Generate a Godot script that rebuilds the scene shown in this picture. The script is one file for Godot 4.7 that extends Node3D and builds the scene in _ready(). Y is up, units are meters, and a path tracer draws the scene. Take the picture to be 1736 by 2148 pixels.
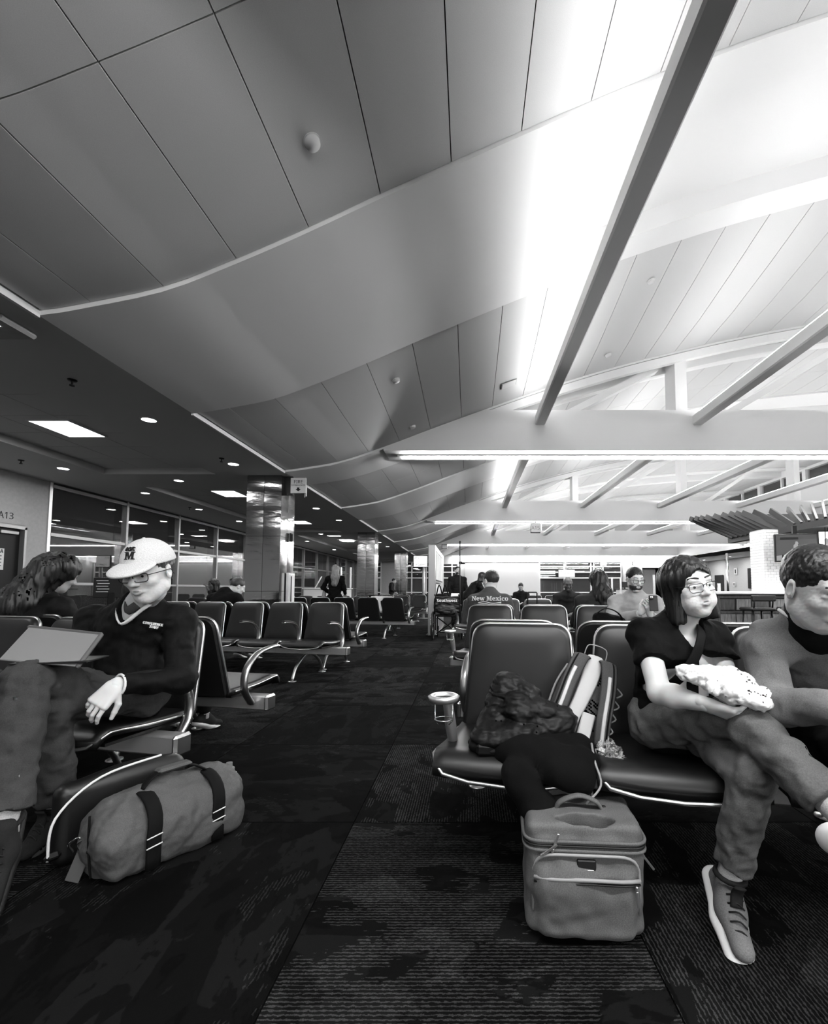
extends Node3D

# ---------------------------------------------------------------- room constants (metres; d = distance into the hall = -z)
const EYE := 1.05
const SOFFIT := 3.05          # low ceiling over the seats by the windows
const EDGE_L := -3.14         # where the vault starts on the window side
const EDGE_R := 14.2          # clerestory wall on the far side of the vault
const WIN_X := -7.75
const BAY := 7.85
const ENDWALL := 31.6
const BACK := -25.0
const ROW := -14.0            # the seating rows stand turned by this much

var M := {}
var used := {}

func v3(x: float, y: float, d: float) -> Vector3:
	return Vector3(x, y, -d)

# ---------------------------------------------------------------- naming
func numbered(called: String) -> String:
	var n: int = used.get(called, 0)
	used[called] = n + 1
	return called if n == 0 else "%s_%03d" % [called, n]

func thing(called: String, label: String, category: String, at := Vector3.ZERO, turn := 0.0, group := "") -> Node3D:
	var o := Node3D.new()
	o.name = numbered(called)
	add_child(o)
	o.position = at
	o.rotation.y = turn
	tag(o, label, category, group)
	return o

func tag(o: Node, label: String, category: String, group := "", kind := "") -> void:
	if label: o.set_meta("label", label)
	if category: o.set_meta("category", category)
	if group: o.set_meta("group", group)
	if kind: o.set_meta("kind", kind)

func setting(called: String, label := "") -> Node3D:
	var o := Node3D.new()
	o.name = numbered(called)
	add_child(o)
	o.set_meta("kind", "structure")
	if label: o.set_meta("label", label)
	return o

func part(called: String, mesh: Mesh, mat: Material, parent: Node, xf := Transform3D()) -> MeshInstance3D:
	var o := MeshInstance3D.new()
	o.name = called
	o.mesh = mesh
	if mat: o.material_override = mat
	parent.add_child(o, true)
	o.transform = xf
	return o

func group_part(called: String, parent: Node, xf := Transform3D()) -> Node3D:
	var o := Node3D.new()
	o.name = called
	parent.add_child(o, true)
	o.transform = xf
	return o

func lone(called: String, mesh: Mesh, mat: Material, label: String, category: String, at := Vector3.ZERO, turn := 0.0, group := "") -> MeshInstance3D:
	var o := MeshInstance3D.new()
	o.name = numbered(called)
	o.mesh = mesh
	if mat: o.material_override = mat
	add_child(o)
	o.position = at
	o.rotation.y = turn
	tag(o, label, category, group)
	return o

# ---------------------------------------------------------------- materials
func mat(called: String, grey: float, rough := 0.7, metal := 0.0, spec := 0.5) -> StandardMaterial3D:
	var m := StandardMaterial3D.new()
	m.resource_name = called
	m.albedo_color = Color(grey, grey, grey)
	m.roughness = rough
	m.metallic = metal
	m.metallic_specular = spec
	M[called] = m
	return m

func glow(called: String, grey: float, energy: float) -> StandardMaterial3D:
	var m := mat(called, grey, 0.5)
	m.emission_enabled = true
	m.emission = Color(grey, grey, grey)
	m.emission_energy_multiplier = energy
	return m

func grained(m: StandardMaterial3D, freq: float, lo: float, hi: float, scale: float, relief := 0.0, seed_ := 1, octaves := 3, stretch := Vector3.ONE) -> StandardMaterial3D:
	var nz := FastNoiseLite.new()
	nz.seed = seed_
	nz.frequency = freq
	nz.fractal_octaves = octaves
	var t := NoiseTexture2D.new()
	t.width = 256
	t.height = 256
	t.seamless = true
	t.noise = nz
	var r := Gradient.new()
	r.set_color(0, Color(lo, lo, lo))
	r.set_color(1, Color(hi, hi, hi))
	t.color_ramp = r
	m.albedo_texture = t
	m.uv1_triplanar = true
	m.uv1_scale = Vector3(scale, scale, scale) * stretch
	if relief > 0.0:
		m.heightmap_enabled = true
		m.heightmap_scale = relief
		m.heightmap_texture = t
	return m

func cloth(called: String, grey: float, rough := 0.9, relief := 0.12, rim := 0.0) -> StandardMaterial3D:
	var m := mat(called, grey, rough, 0.0, 0.3)
	grained(m, 0.09, 0.72, 1.0, 9.0, relief, called.length() * 7 + 3)
	if rim > 0.0:
		m.rim_enabled = true
		m.rim = rim
		m.rim_tint = 0.6
	return m

# ---------------------------------------------------------------- mesh helpers; corners are given counter-clockwise seen from outside
func surf(smooth := false) -> SurfaceTool:
	var st := SurfaceTool.new()
	st.begin(Mesh.PRIMITIVE_TRIANGLES)
	st.set_smooth_group(0 if smooth else -1)
	return st

func done(st: SurfaceTool) -> ArrayMesh:
	st.generate_normals()
	return st.commit()

func tri(st: SurfaceTool, a: Vector3, b: Vector3, c: Vector3) -> void:
	st.add_vertex(a)
	st.add_vertex(c)
	st.add_vertex(b)

func quad(st: SurfaceTool, a: Vector3, b: Vector3, c: Vector3, d: Vector3) -> void:
	tri(st, a, b, c)
	tri(st, a, c, d)

func quad_uv(st: SurfaceTool, a: Vector3, b: Vector3, c: Vector3, d: Vector3, ua := Vector2(0, 1), ub := Vector2(1, 1), uc := Vector2(1, 0), ud := Vector2(0, 0)) -> void:
	for e in [[a, ua], [c, uc], [b, ub], [a, ua], [d, ud], [c, uc]]:
		st.set_uv(e[1])
		st.add_vertex(e[0])

func box(st: SurfaceTool, c: Vector3, size: Vector3, b := Basis()) -> void:
	var x := b.x * size.x * 0.5
	var y := b.y * size.y * 0.5
	var z := b.z * size.z * 0.5
	quad(st, c - x - y + z, c + x - y + z, c + x + y + z, c - x + y + z)
	quad(st, c + x - y - z, c - x - y - z, c - x + y - z, c + x + y - z)
	quad(st, c + x - y + z, c + x - y - z, c + x + y - z, c + x + y + z)
	quad(st, c - x - y - z, c - x - y + z, c - x + y + z, c - x + y - z)
	quad(st, c - x + y + z, c + x + y + z, c + x + y - z, c - x + y - z)
	quad(st, c - x - y - z, c + x - y - z, c + x - y + z, c - x - y + z)

func box_mesh(c: Vector3, size: Vector3, b := Basis()) -> ArrayMesh:
	var st := surf()
	box(st, c, size, b)
	return done(st)

# box between two corners given as (x, y, d)
func span(st: SurfaceTool, x0: float, x1: float, y0: float, y1: float, d0: float, d1: float) -> void:
	box(st, Vector3((x0 + x1) / 2, (y0 + y1) / 2, -(d0 + d1) / 2), Vector3(absf(x1 - x0), absf(y1 - y0), absf(d1 - d0)))

func span_mesh(x0: float, x1: float, y0: float, y1: float, d0: float, d1: float) -> ArrayMesh:
	var st := surf()
	span(st, x0, x1, y0, y1, d0, d1)
	return done(st)

# chamfered box
func cbox(st: SurfaceTool, c: Vector3, size: Vector3, bev: float, b := Basis()) -> void:
	var h := size * 0.5
	var k := Vector3(maxf(h.x - bev, 0.0001), maxf(h.y - bev, 0.0001), maxf(h.z - bev, 0.0001))
	var P := func(x: float, y: float, z: float) -> Vector3: return c + b.x * x + b.y * y + b.z * z
	for s in [1.0, -1.0]:
		var f := func(p0: Vector3, p1: Vector3, p2: Vector3, p3: Vector3):
			if s > 0: quad(st, p0, p1, p2, p3)
			else: quad(st, p3, p2, p1, p0)
		f.call(P.call(-k.x, -k.y, s * h.z), P.call(k.x, -k.y, s * h.z), P.call(k.x, k.y, s * h.z), P.call(-k.x, k.y, s * h.z))
		f.call(P.call(s * h.x, -k.y, k.z), P.call(s * h.x, -k.y, -k.z), P.call(s * h.x, k.y, -k.z), P.call(s * h.x, k.y, k.z))
		f.call(P.call(-k.x, s * h.y, k.z), P.call(k.x, s * h.y, k.z), P.call(k.x, s * h.y, -k.z), P.call(-k.x, s * h.y, -k.z))
		for t in [1.0, -1.0]:
			var g := func(p0: Vector3, p1: Vector3, p2: Vector3, p3: Vector3):
				if s * t > 0: quad(st, p0, p1, p2, p3)
				else: quad(st, p3, p2, p1, p0)
			g.call(P.call(s * h.x, -k.y, t * k.z), P.call(s * h.x, k.y, t * k.z), P.call(s * k.x, k.y, t * h.z), P.call(s * k.x, -k.y, t * h.z))
			g.call(P.call(-k.x, s * h.y, t * k.z), P.call(-k.x, s * k.y, t * h.z), P.call(k.x, s * k.y, t * h.z), P.call(k.x, s * h.y, t * k.z))
			g.call(P.call(s * h.x, t * k.y, -k.z), P.call(s * k.x, t * h.y, -k.z), P.call(s * k.x, t * h.y, k.z), P.call(s * h.x, t * k.y, k.z))
			for u in [1.0, -1.0]:
				var a: Vector3 = P.call(s * h.x, t * k.y, u * k.z)
				var e: Vector3 = P.call(s * k.x, t * h.y, u * k.z)
				var w: Vector3 = P.call(s * k.x, t * k.y, u * h.z)
				if s * t * u > 0: tri(st, a, e, w)
				else: tri(st, a, w, e)

func cbox_mesh(c: Vector3, size: Vector3, bev: float, b := Basis()) -> ArrayMesh:
	var st := surf()
	cbox(st, c, size, bev, b)
	return done(st)

# rings: arrays of equal length, wound counter-clockwise seen along the loft direction reversed (from the end of the loft)
func loft(st: SurfaceTool, rings: Array, closed := true, cap0 := true, cap1 := true) -> void:
	var n: int = rings[0].size()
	for i in rings.size() - 1:
		var a: PackedVector3Array = rings[i]
		var b: PackedVector3Array = rings[i + 1]
		for j in (n if closed else n - 1):
			var k := (j + 1) % n
			quad(st, a[j], a[k], b[k], b[j])
	if closed and cap0: fan(st, rings[0], true)
	if closed and cap1: fan(st, rings[rings.size() - 1], false)

func fan(st: SurfaceTool, ring: PackedVector3Array, flip: bool) -> void:
	var c := Vector3.ZERO
	for p in ring: c += p
	c /= ring.size()
	for j in ring.size():
		var k := (j + 1) % ring.size()
		if flip: tri(st, c, ring[k], ring[j])
		else: tri(st, c, ring[j], ring[k])

# tube of one or several radii along a path; wide/thin give a flat section (wide runs along "side")
func tube(st: SurfaceTool, pts: Array, r, seg := 8, closed := false, flat := 1.0, side := Vector3.ZERO) -> void:
	var n := pts.size()
	var rings := []
	var last := Vector3.ZERO
	for i in n:
		var a: Vector3 = pts[(i - 1 + n) % n] if closed else pts[maxi(i - 1, 0)]
		var b: Vector3 = pts[(i + 1) % n] if closed else pts[mini(i + 1, n - 1)]
		var t := (b - a).normalized()
		var u: Vector3
		if side != Vector3.ZERO:
			u = side
		elif last == Vector3.ZERO:
			u = Vector3.UP if absf(t.y) < 0.9 else Vector3.RIGHT
		else:
			u = last
		u = (u - t * u.dot(t)).normalized()
		last = u
		var w := t.cross(u)
		var rr: float = r[i] if r is Array or r is PackedFloat32Array else r
		var ring := PackedVector3Array()
		for j in seg:
			var q := TAU * j / seg
			ring.append(pts[i] + u * cos(q) * rr + w * sin(q) * rr * flat)
		rings.append(ring)
	if closed: rings.append(rings[0])
	loft(st, rings, true, not closed, not closed)

func tube_mesh(pts: Array, r, seg := 8, closed := false, flat := 1.0, side := Vector3.ZERO) -> ArrayMesh:
	var st := surf(true)
	tube(st, pts, r, seg, closed, flat, side)
	return done(st)

# profile: [[radius, y], ...] from bottom to top
func lathe(st: SurfaceTool, prof: Array, seg := 20, at := Vector3.ZERO, b := Basis()) -> void:
	var rings := []
	for e in prof:
		var ring := PackedVector3Array()
		for j in seg:
			var q := -TAU * j / seg
			ring.append(at + b * Vector3(cos(q) * e[0], e[1], sin(q) * e[0]))
		rings.append(ring)
	loft(st, rings)

func lathe_mesh(prof: Array, seg := 20, smooth := false, b := Basis()) -> ArrayMesh:
	var st := surf(smooth)
	lathe(st, prof, seg, Vector3.ZERO, b)
	return done(st)

# polygon (x, y counter-clockwise) pushed from z0 to z1 with bevelled rims, placed by xf
func extrude(st: SurfaceTool, poly: PackedVector2Array, z0: float, z1: float, bev := 0.0, xf := Transform3D()) -> void:
	var rings := []
	var inner := poly
	if bev > 0.0:
		inner = PackedVector2Array()
		var n := poly.size()
		for i in n:
			var a := (poly[i] - poly[(i - 1 + n) % n]).normalized()
			var b := (poly[(i + 1) % n] - poly[i]).normalized()
			var t := (a + b).normalized()
			inner.append(poly[i] + Vector2(-t.y, t.x) * bev)
	var levels := [[inner, z0], [poly, z0 + bev], [poly, z1 - bev], [inner, z1]] if bev > 0.0 else [[poly, z0], [poly, z1]]
	for l in levels:
		var ring := PackedVector3Array()
		for p in l[0]: ring.append(xf * Vector3(p.x, p.y, l[1]))
		rings.append(ring)
	for i in rings.size() - 1:
		var n2: int = rings[i].size()
		for j in n2:
			quad(st, rings[i][j], rings[i][(j + 1) % n2], rings[i + 1][(j + 1) % n2], rings[i + 1][j])
	var idx := Geometry2D.triangulate_polygon(inner)
	for i in range(0, idx.size(), 3):
		var p: Array = []
		for j in 3: p.append(inner[idx[i + j]])
		var ccw: bool = (p[1] - p[0]).cross(p[2] - p[0]) > 0
		if not ccw: p = [p[0], p[2], p[1]]
		tri(st, xf * Vector3(p[0].x, p[0].y, z1), xf * Vector3(p[1].x, p[1].y, z1), xf * Vector3(p[2].x, p[2].y, z1))
		tri(st, xf * Vector3(p[0].x, p[0].y, z0), xf * Vector3(p[2].x, p[2].y, z0), xf * Vector3(p[1].x, p[1].y, z0))

func extrude_mesh(poly: PackedVector2Array, z0: float, z1: float, bev := 0.0, xf := Transform3D()) -> ArrayMesh:
	var st := surf()
	extrude(st, poly, z0, z1, bev, xf)
	return done(st)

# rounded outline of a polygon: corners given with their radii
func rounded(corners: Array, radii: Array, seg := 5) -> PackedVector2Array:
	var out := PackedVector2Array()
	var n := corners.size()
	for i in n:
		var p: Vector2 = corners[i]
		var a: Vector2 = (corners[(i - 1 + n) % n] - p).normalized()
		var b: Vector2 = (corners[(i + 1) % n] - p).normalized()
		var r: float = radii[i]
		if r <= 0.0:
			out.append(p)
			continue
		for k in seg + 1:
			var t := float(k) / seg
			var q0 := p + a * r
			var q2 := p + b * r
			out.append(q0.lerp(p, t).lerp(p.lerp(q2, t), t))
	return out

func curve(pts: Array, per := 6) -> Array:
	var out := []
	var n := pts.size()
	for i in n - 1:
		var a: Vector3 = pts[maxi(i - 1, 0)]
		var b: Vector3 = pts[i]
		var c: Vector3 = pts[i + 1]
		var d: Vector3 = pts[mini(i + 2, n - 1)]
		for k in per:
			out.append(b.cubic_interpolate(c, a, d, float(k) / per))
	out.append(pts[n - 1])
	return out

func text_mesh(words: String, height: float, depth := 0.002, bold := false, serif := false) -> TextMesh:
	var t := TextMesh.new()
	var f := SystemFont.new()
	f.font_names = PackedStringArray(["Droid Serif" if serif else "Droid Sans"])
	if bold: f.font_weight = 700
	t.font = f
	t.text = words
	t.font_size = 64
	t.pixel_size = height / 46.0
	t.depth = depth
	t.curve_step = 2.0
	return t

# ================================================================ the scene
func _ready() -> void:
	# ---- camera: an ultra-wide phone lens, tilted up a little, the frame cut off-centre
	var cam := Camera3D.new()
	cam.name = "camera"
	add_child(cam)
	cam.projection = Camera3D.PROJECTION_FRUSTUM
	cam.near = 0.05
	cam.far = 200.0
	cam.keep_aspect = Camera3D.KEEP_HEIGHT
	cam.size = 0.05 * 2148.0 / 955.0
	cam.frustum_offset = Vector2(-116.0, 104.0) / 955.0 * 0.05
	cam.position = Vector3(0, EYE, 0)
	cam.rotation_degrees = Vector3(3.6, 0, 0)
	cam.current = true
	# ---- night outside
	var env := Environment.new()
	env.background_mode = Environment.BG_COLOR
	env.background_color = Color(0.012, 0.012, 0.012)
	env.tonemap_mode = Environment.TONE_MAPPER_LINEAR
	env.tonemap_exposure = EXPOSURE
	env.sdfgi_enabled = true
	env.ssao_enabled = true
	env.ssil_enabled = true
	var we := WorldEnvironment.new()
	we.name = "world_environment"
	we.environment = env
	add_child(we)
	materials()
	build_shell()
	build_lights()
	build_trusses()
	build_columns()
	build_windows()
	build_end_wall()
	build_seating()
	build_objects()
	build_people()

# ================================================================ shell
const EXPOSURE := 4.1
const PX := [-3.14, -2.7, -2.21, -1.73, -1.22, -0.71, -0.18, 0.385, 0.965, 1.8, 2.73, 3.57, 5.0, 6.2, 8.0, 10.0, 12.0, 14.2]
const PY := [3.05, 3.11, 3.2, 3.355, 3.54, 3.74, 3.94, 4.15, 4.36, 4.64, 4.914, 5.13, 5.45, 5.66, 5.88, 6.04, 6.14, 6.2]
var prof := Curve2D.new()

# height of the vault over x at depth d; the first bay, over the camera, rises a little higher
func vy(x: float, d: float) -> float:
	var y: float = PY[PY.size() - 1]
	if x <= PX[0]:
		y = PY[0]
	else:
		for i in PX.size() - 1:
			if x <= PX[i + 1]:
				var t: float = (x - PX[i]) / (PX[i + 1] - PX[i])
				y = cubic_interpolate_in_time(PY[i], PY[i + 1], PY[maxi(i - 1, 0)], PY[mini(i + 2, PY.size() - 1)], t, PX[i + 1] - PX[i], -(PX[i] - PX[maxi(i - 1, 0)]) if i > 0 else -0.4, PX[mini(i + 2, PX.size() - 1)] - PX[i] if i < PX.size() - 2 else PX[i + 1] - PX[i] + 2.0)
				break
	var g := 1.0 + 0.266 * (1.0 - smoothstep(3.0, 7.6, d))
	return SOFFIT + (y - SOFFIT) * g

func vault_slab(x0: float, x1: float, d0: float, d1: float, lift: float, thick: float, nx := 3, nd := 2) -> ArrayMesh:
	var st := surf()
	var P := func(i: int, j: int, up: float) -> Vector3:
		var x := lerpf(x0, x1, float(i) / nx)
		var d := lerpf(d0, d1, float(j) / nd)
		return Vector3(x, vy(x, d) + lift + up, -d)
	st.set_smooth_group(1)
	for i in nx:
		for j in nd:
			quad(st, P.call(i, j, 0.0), P.call(i, j + 1, 0.0), P.call(i + 1, j + 1, 0.0), P.call(i + 1, j, 0.0))
	st.set_smooth_group(2)
	for i in nx:
		for j in nd:
			quad(st, P.call(i, j, thick), P.call(i + 1, j, thick), P.call(i + 1, j + 1, thick), P.call(i, j + 1, thick))
	st.set_smooth_group(-1)
	for i in nx:
		quad(st, P.call(i, 0, 0.0), P.call(i + 1, 0, 0.0), P.call(i + 1, 0, thick), P.call(i, 0, thick))
		quad(st, P.call(i + 1, nd, 0.0), P.call(i, nd, 0.0), P.call(i, nd, thick), P.call(i + 1, nd, thick))
	for j in nd:
		quad(st, P.call(0, j + 1, 0.0), P.call(0, j, 0.0), P.call(0, j, thick), P.call(0, j + 1, thick))
		quad(st, P.call(nx, j, 0.0), P.call(nx, j + 1, 0.0), P.call(nx, j + 1, thick), P.call(nx, j, thick))
	return done(st)

func carpet_texture(which: int) -> ImageTexture:
	# one tile of loop pile: dark ground, leaf-shaped patches, light yarn lines that show inside the patches
	var N := 1024
	var shapes := []
	for k in 2:
		var c := FastNoiseLite.new()
		c.noise_type = FastNoiseLite.TYPE_CELLULAR
		c.cellular_return_type = FastNoiseLite.RETURN_CELL_VALUE
		c.cellular_jitter = 1.1
		c.frequency = 0.0065 if k == 0 else 0.0085
		c.seed = 11 + which * 13 + k * 5
		c.domain_warp_enabled = true
		c.domain_warp_amplitude = 40.0
		c.domain_warp_frequency = 0.006
		shapes.append(c)
	var fine := FastNoiseLite.new()
	fine.frequency = 0.35
	fine.seed = 9
	var bendn := FastNoiseLite.new()
	bendn.frequency = 0.1
	bendn.seed = 3 + which
	var A: PackedByteArray = shapes[0].get_image(N, N / 2, false, false, false).get_data()
	var B: PackedByteArray = shapes[1].get_image(N, N / 2, false, false, false).get_data()
	var C: PackedByteArray = fine.get_image(N, N, false, false, false).get_data()
	var E: PackedByteArray = bendn.get_image(N, N / 2, false, false, false).get_data()
	var data := PackedByteArray()
	data.resize(N * N)
	for y in N:
		var half := (y >> 1) * N
		for x in N:
			var f := C[y * N + x]
			var b := B[half + x]
			var v := 4.0 + f * 0.045
			if b > 150: v += 9.0
			elif b < 80: v -= 4.0
			if A[half + x] > (105 if which == 0 else 190):
				var s := fmod(x + E[half + x] * 0.03, 12.0)
				if s < 4.5: v += (16.0 + f * 0.16) * (1.0 if which == 0 else 0.6)
			data[y * N + x] = clampi(int(v), 0, 255)
	return ImageTexture.create_from_image(Image.create_from_data(N, N, false, Image.FORMAT_L8, data))

func materials() -> void:
	grained(mat("ceiling_board", 0.87, 0.85, 0.0, 0.25), 0.3, 0.90, 1.0, 3.0, 0.06, 4)
	mat("smooth_white", 0.92, 0.6, 0.0, 0.4)
	mat("soffit_board", 0.80, 0.85, 0.0, 0.25)
	mat("steel_white", 0.90, 0.42, 0.0, 0.5)
	grained(mat("wall_paint", 0.72, 0.8, 0.0, 0.3), 0.05, 0.94, 1.0, 1.0, 0.0, 8)
	mat("dark_metal", 0.10, 0.45, 0.6)
	mat("black", 0.035, 0.6)
	mat("aluminium", 0.80, 0.30, 1.0)
	mat("satin_aluminium", 0.86, 0.38, 0.85)
	mat("chrome", 0.9, 0.12, 1.0)
	mat("frame_metal", 0.60, 0.4, 0.7)
	var brushed := mat("brushed_steel", 0.60, 0.13, 1.0)
	var nz := FastNoiseLite.new()
	nz.frequency = 0.02
	nz.seed = 21
	var t := NoiseTexture2D.new()
	t.width = 256
	t.height = 256
	t.seamless = true
	t.noise = nz
	brushed.anisotropy_enabled = true
	brushed.anisotropy = 0.95
	brushed.heightmap_enabled = true
	brushed.heightmap_texture = t
	brushed.heightmap_scale = 0.12
	brushed.uv1_triplanar = true
	brushed.uv1_scale = Vector3(0.5, 1.3, 0.5)
	mat("vinyl", 0.042, 0.42, 0.0, 0.5)
	mat("shell_plastic", 0.06, 0.5, 0.0, 0.4)
	mat("rubber", 0.04, 0.6)
	mat("white_plastic", 0.85, 0.45)
	mat("print_black", 0.03, 0.7)
	mat("print_grey", 0.45, 0.7)
	var glass := mat("glass", 0.5, 0.0, 0.0, 0.5)
	glass.transparency = BaseMaterial3D.TRANSPARENCY_ALPHA
	glass.albedo_color.a = 0.06
	glow("lamp_white", 1.0, 3.0)
	glow("lamp_strip", 1.0, 4.0)
	glow("sign_glow", 0.9, 0.2)
	var bp := glow("backlit_panel", 1.0, 0.34)
	grained(bp, 0.02, 0.80, 1.0, 0.5, 0.0, 77, 4)
	bp.emission_operator = BaseMaterial3D.EMISSION_OP_MULTIPLY
	bp.emission_texture = bp.albedo_texture
	for k in 2:
		var m := mat("carpet_%d" % k, 1.0, 0.95, 0.0, 0.15)
		m.albedo_texture = carpet_texture(k)
		m.rim_enabled = false
	mat("under_carpet", 0.03, 0.95)

const TILE := 1.045
func build_shell() -> void:
	# ---- floor: carpet tiles, the lines of the pile turned on some of them
	var floor_ := setting("floor", "dark carpet tiles with leaf shapes in fine light lines")
	part("slab", span_mesh(-9.0, 21.0, -0.25, -0.012, BACK, ENDWALL + 0.5), M.under_carpet, floor_)
	var st := surf()
	var g := 0.0025
	var t := TILE / 2 - g
	var m_tile := []
	for turn in 4:
		st = surf()
		var a := turn * PI / 2
		var uv := []
		for c in [Vector2(0, 1), Vector2(1, 1), Vector2(1, 0), Vector2(0, 0)]:
			uv.append((c - Vector2(0.5, 0.5)).rotated(a) + Vector2(0.5, 0.5))
		quad_uv(st, Vector3(-t, 0, t), Vector3(t, 0, t), Vector3(t, 0, -t), Vector3(-t, 0, -t), uv[0], uv[1], uv[2], uv[3])
		for k in 4:
			var b := Basis(Vector3.UP, k * PI / 2)
			quad_uv(st, b * Vector3(-t, -0.012, t), b * Vector3(t, -0.012, t), b * Vector3(t, 0, t), b * Vector3(-t, 0, t), uv[0], uv[1], uv[1], uv[0])
		m_tile.append(done(st))
	var rng := RandomNumberGenerator.new()
	rng.seed = 44
	var near := []
	var rest := []
	for i in range(-8, 20):
		for j in range(-25, 28):
			var c := Vector3(i * TILE, 0, -(2.135 - TILE / 2 + j * TILE))
			var d := -c.z
			var seen := d > 0.3 and absf(c.x) < d * 1.1 + 1.0 and c.x > -WIN_X * -1.0
			(near if seen and d < 15.5 else rest).append([c, 0 if rng.randf() < 0.62 else 1, (i + j + 1) % 2 + 2 * rng.randi_range(0, 1), i, j])
	near.sort_custom(func(p, q): return p[0].length() < q[0].length())
	while near.size() > 290: rest.append(near.pop_back())
	for e in near:
		var kk: int = e[1]
		if e[3] == 0 and e[4] == 0: kk = 0
		if e[3] == -1 and e[4] == 1: kk = 1
		if e[3] == 0 and e[4] == 1: kk = 0
		part("carpet_tile", m_tile[e[2]], M["carpet_%d" % kk], floor_, Transform3D(Basis(), e[0]))
	for kk in 2:
		st = surf()
		var any := false
		for e in rest:
			if e[1] == kk:
				st.append_from(m_tile[e[2]], 0, Transform3D(Basis(), e[0]))
				any = true
		if any:
			var o := part("carpet_tiles", st.commit(), M["carpet_%d" % kk], floor_)
			o.set_meta("kind", "stuff")

	# ---- vault
	var vault := setting("ceiling", "tall curved ceiling of narrow light boards between smooth bands")
	var seams := [EDGE_L + 0.02]
	var sx := -2.76
	while sx < EDGE_R - 0.3:
		seams.append(sx)
		sx += 0.525 if sx < 4.0 else 0.56
	seams.append(EDGE_R)
	var far := surf()
	for k in range(-4, 5):
		var d0 := k * BAY
		for z in [[d0 + 0.75, d0 + 1.95], [d0 + 1.95, d0 + 3.2], [d0 + 5.05, d0 + 7.62]]:
			if z[0] > ENDWALL - 0.3: continue
			var z1: float = minf(z[1], ENDWALL)
			for i in seams.size() - 1:
				var m := vault_slab(seams[i] + 0.004, seams[i + 1] - 0.004, z[0] + 0.004, z1 - 0.004, 0.035, 0.03, 3, 3 if k == 0 else 2)
				if k >= 0 and k < 2 and (k == 0 or seams[i] < 6.0):
					part("ceiling_panel", m, M.ceiling_board, vault)
				else:
					far.append_from(m, 0, Transform3D())
		# smooth bands: one mid-bay, one along the truss
		var bands := [[d0 + 3.2, d0 + 5.05], [d0 + 7.62, d0 + BAY + 0.75]]
		for bi in 2:
			var z: Array = bands[bi]
			if z[0] > ENDWALL: continue
			var e: float = minf(z[1], ENDWALL)
			if bi == 0:
				part("smooth_band", vault_slab(EDGE_L, 1.1, z[0], e, 0.0, 0.1, 24, 4), M.smooth_white, vault)
				part("smooth_band", vault_slab(1.1, EDGE_R, z[0], z[0] + 0.4, 0.0, 0.32, 24, 2), M.smooth_white, vault)
				part("smooth_band", vault_slab(1.1, EDGE_R, e - 0.3, e, 0.0, 0.32, 24, 2), M.smooth_white, vault)
				part("tray", vault_slab(1.05, EDGE_R, z[0] + 0.35, e - 0.25, 0.24, 0.05, 24, 2), M.smooth_white, vault)
			else:
				part("smooth_band", vault_slab(EDGE_L, EDGE_R, z[0], e, 0.0, 0.1, 44, 3), M.smooth_white, vault)
	part("far_panels", far.commit(), M.ceiling_board, vault).set_meta("kind", "stuff")
	# closed roof above the boards
	var roof := surf()
	for k in range(-4, 5):
		roof.append_from(vault_slab(EDGE_L - 0.1, EDGE_R + 0.1, k * BAY, (k + 1) * BAY + 0.1, 0.34, 0.1, 24, 4), 0, Transform3D())
	part("roof_deck", roof.commit(), M.black, vault)
	# ---- low ceilings
	for side in 2:
		var so := setting("ceiling", "low flat ceiling with recessed trays over the window seats" if side == 0 else "low flat ceiling beyond the tall hall")
		if side == 0:
			var tx0 := -6.3
			var tx1 := -4.38
			st = surf()
			span(st, EDGE_L + 0.001, tx1, SOFFIT, SOFFIT + 0.12, BACK, ENDWALL)
			span(st, WIN_X, tx0, SOFFIT, SOFFIT + 0.12, BACK, ENDWALL)
			var cuts := [[BACK, -21.0], [-20.0, -19.9], [7.75, 8.75], [15.6, 16.6], [23.45, 24.45], [31.3, ENDWALL]]
			for c in cuts: span(st, tx0, tx1, SOFFIT, SOFFIT + 0.12, c[0], c[1])
			span(st, WIN_X, EDGE_L, SOFFIT + 0.12, SOFFIT + 0.2, BACK, ENDWALL)
			part("board", done(st), M.soffit_board, so)
			# grid of tray tiles
			var n := 0
			for k in range(0, 4):
				var c0: float = 0.02 if k == 0 else 8.77 + (k - 1) * BAY
				var c1 := 7.73 + k * BAY
				var nd := int(round((c1 - c0) / 0.61))
				for j in nd:
					for i in 3:
						var x0: float = lerpf(tx0, tx1, i / 3.0)
						var x1: float = lerpf(tx0, tx1, (i + 1) / 3.0)
						var e0: float = lerpf(c0, c1, float(j) / nd)
						var e1: float = lerpf(c0, c1, float(j + 1) / nd)
						if k < 2: part("ceiling_tile", span_mesh(x0 + 0.005, x1 - 0.005, SOFFIT + 0.1, SOFFIT + 0.118, e0 + 0.005, e1 - 0.005), M.soffit_board, so)
						n += 1
			# lit edge where the boards of the vault stop short of the low ceiling
			for k in range(0, 4):
				for z in [[k * BAY + 0.75, k * BAY + 3.2], [k * BAY + 5.05, k * BAY + 7.62]]:
					part("edge_trim", span_mesh(EDGE_L - 0.015, EDGE_L + 0.012, SOFFIT - 0.018, SOFFIT + 0.03, z[0], z[1]), M.smooth_white, so)
		else:
			part("board", span_mesh(EDGE_R, 16.9, SOFFIT, SOFFIT + 0.2, BACK, ENDWALL), M.smooth_white, so)
	# ---- walls
	var back := setting("wall_back")
	part("wall", span_mesh(-9.0, 21.0, -0.2, 7.4, BACK - 0.3, BACK), M.wall_paint, back)
	var right := setting("wall_right")
	part("wall", span_mesh(16.6, 16.9, -0.2, 3.3, BACK, ENDWALL), M.wall_paint, right)
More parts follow.
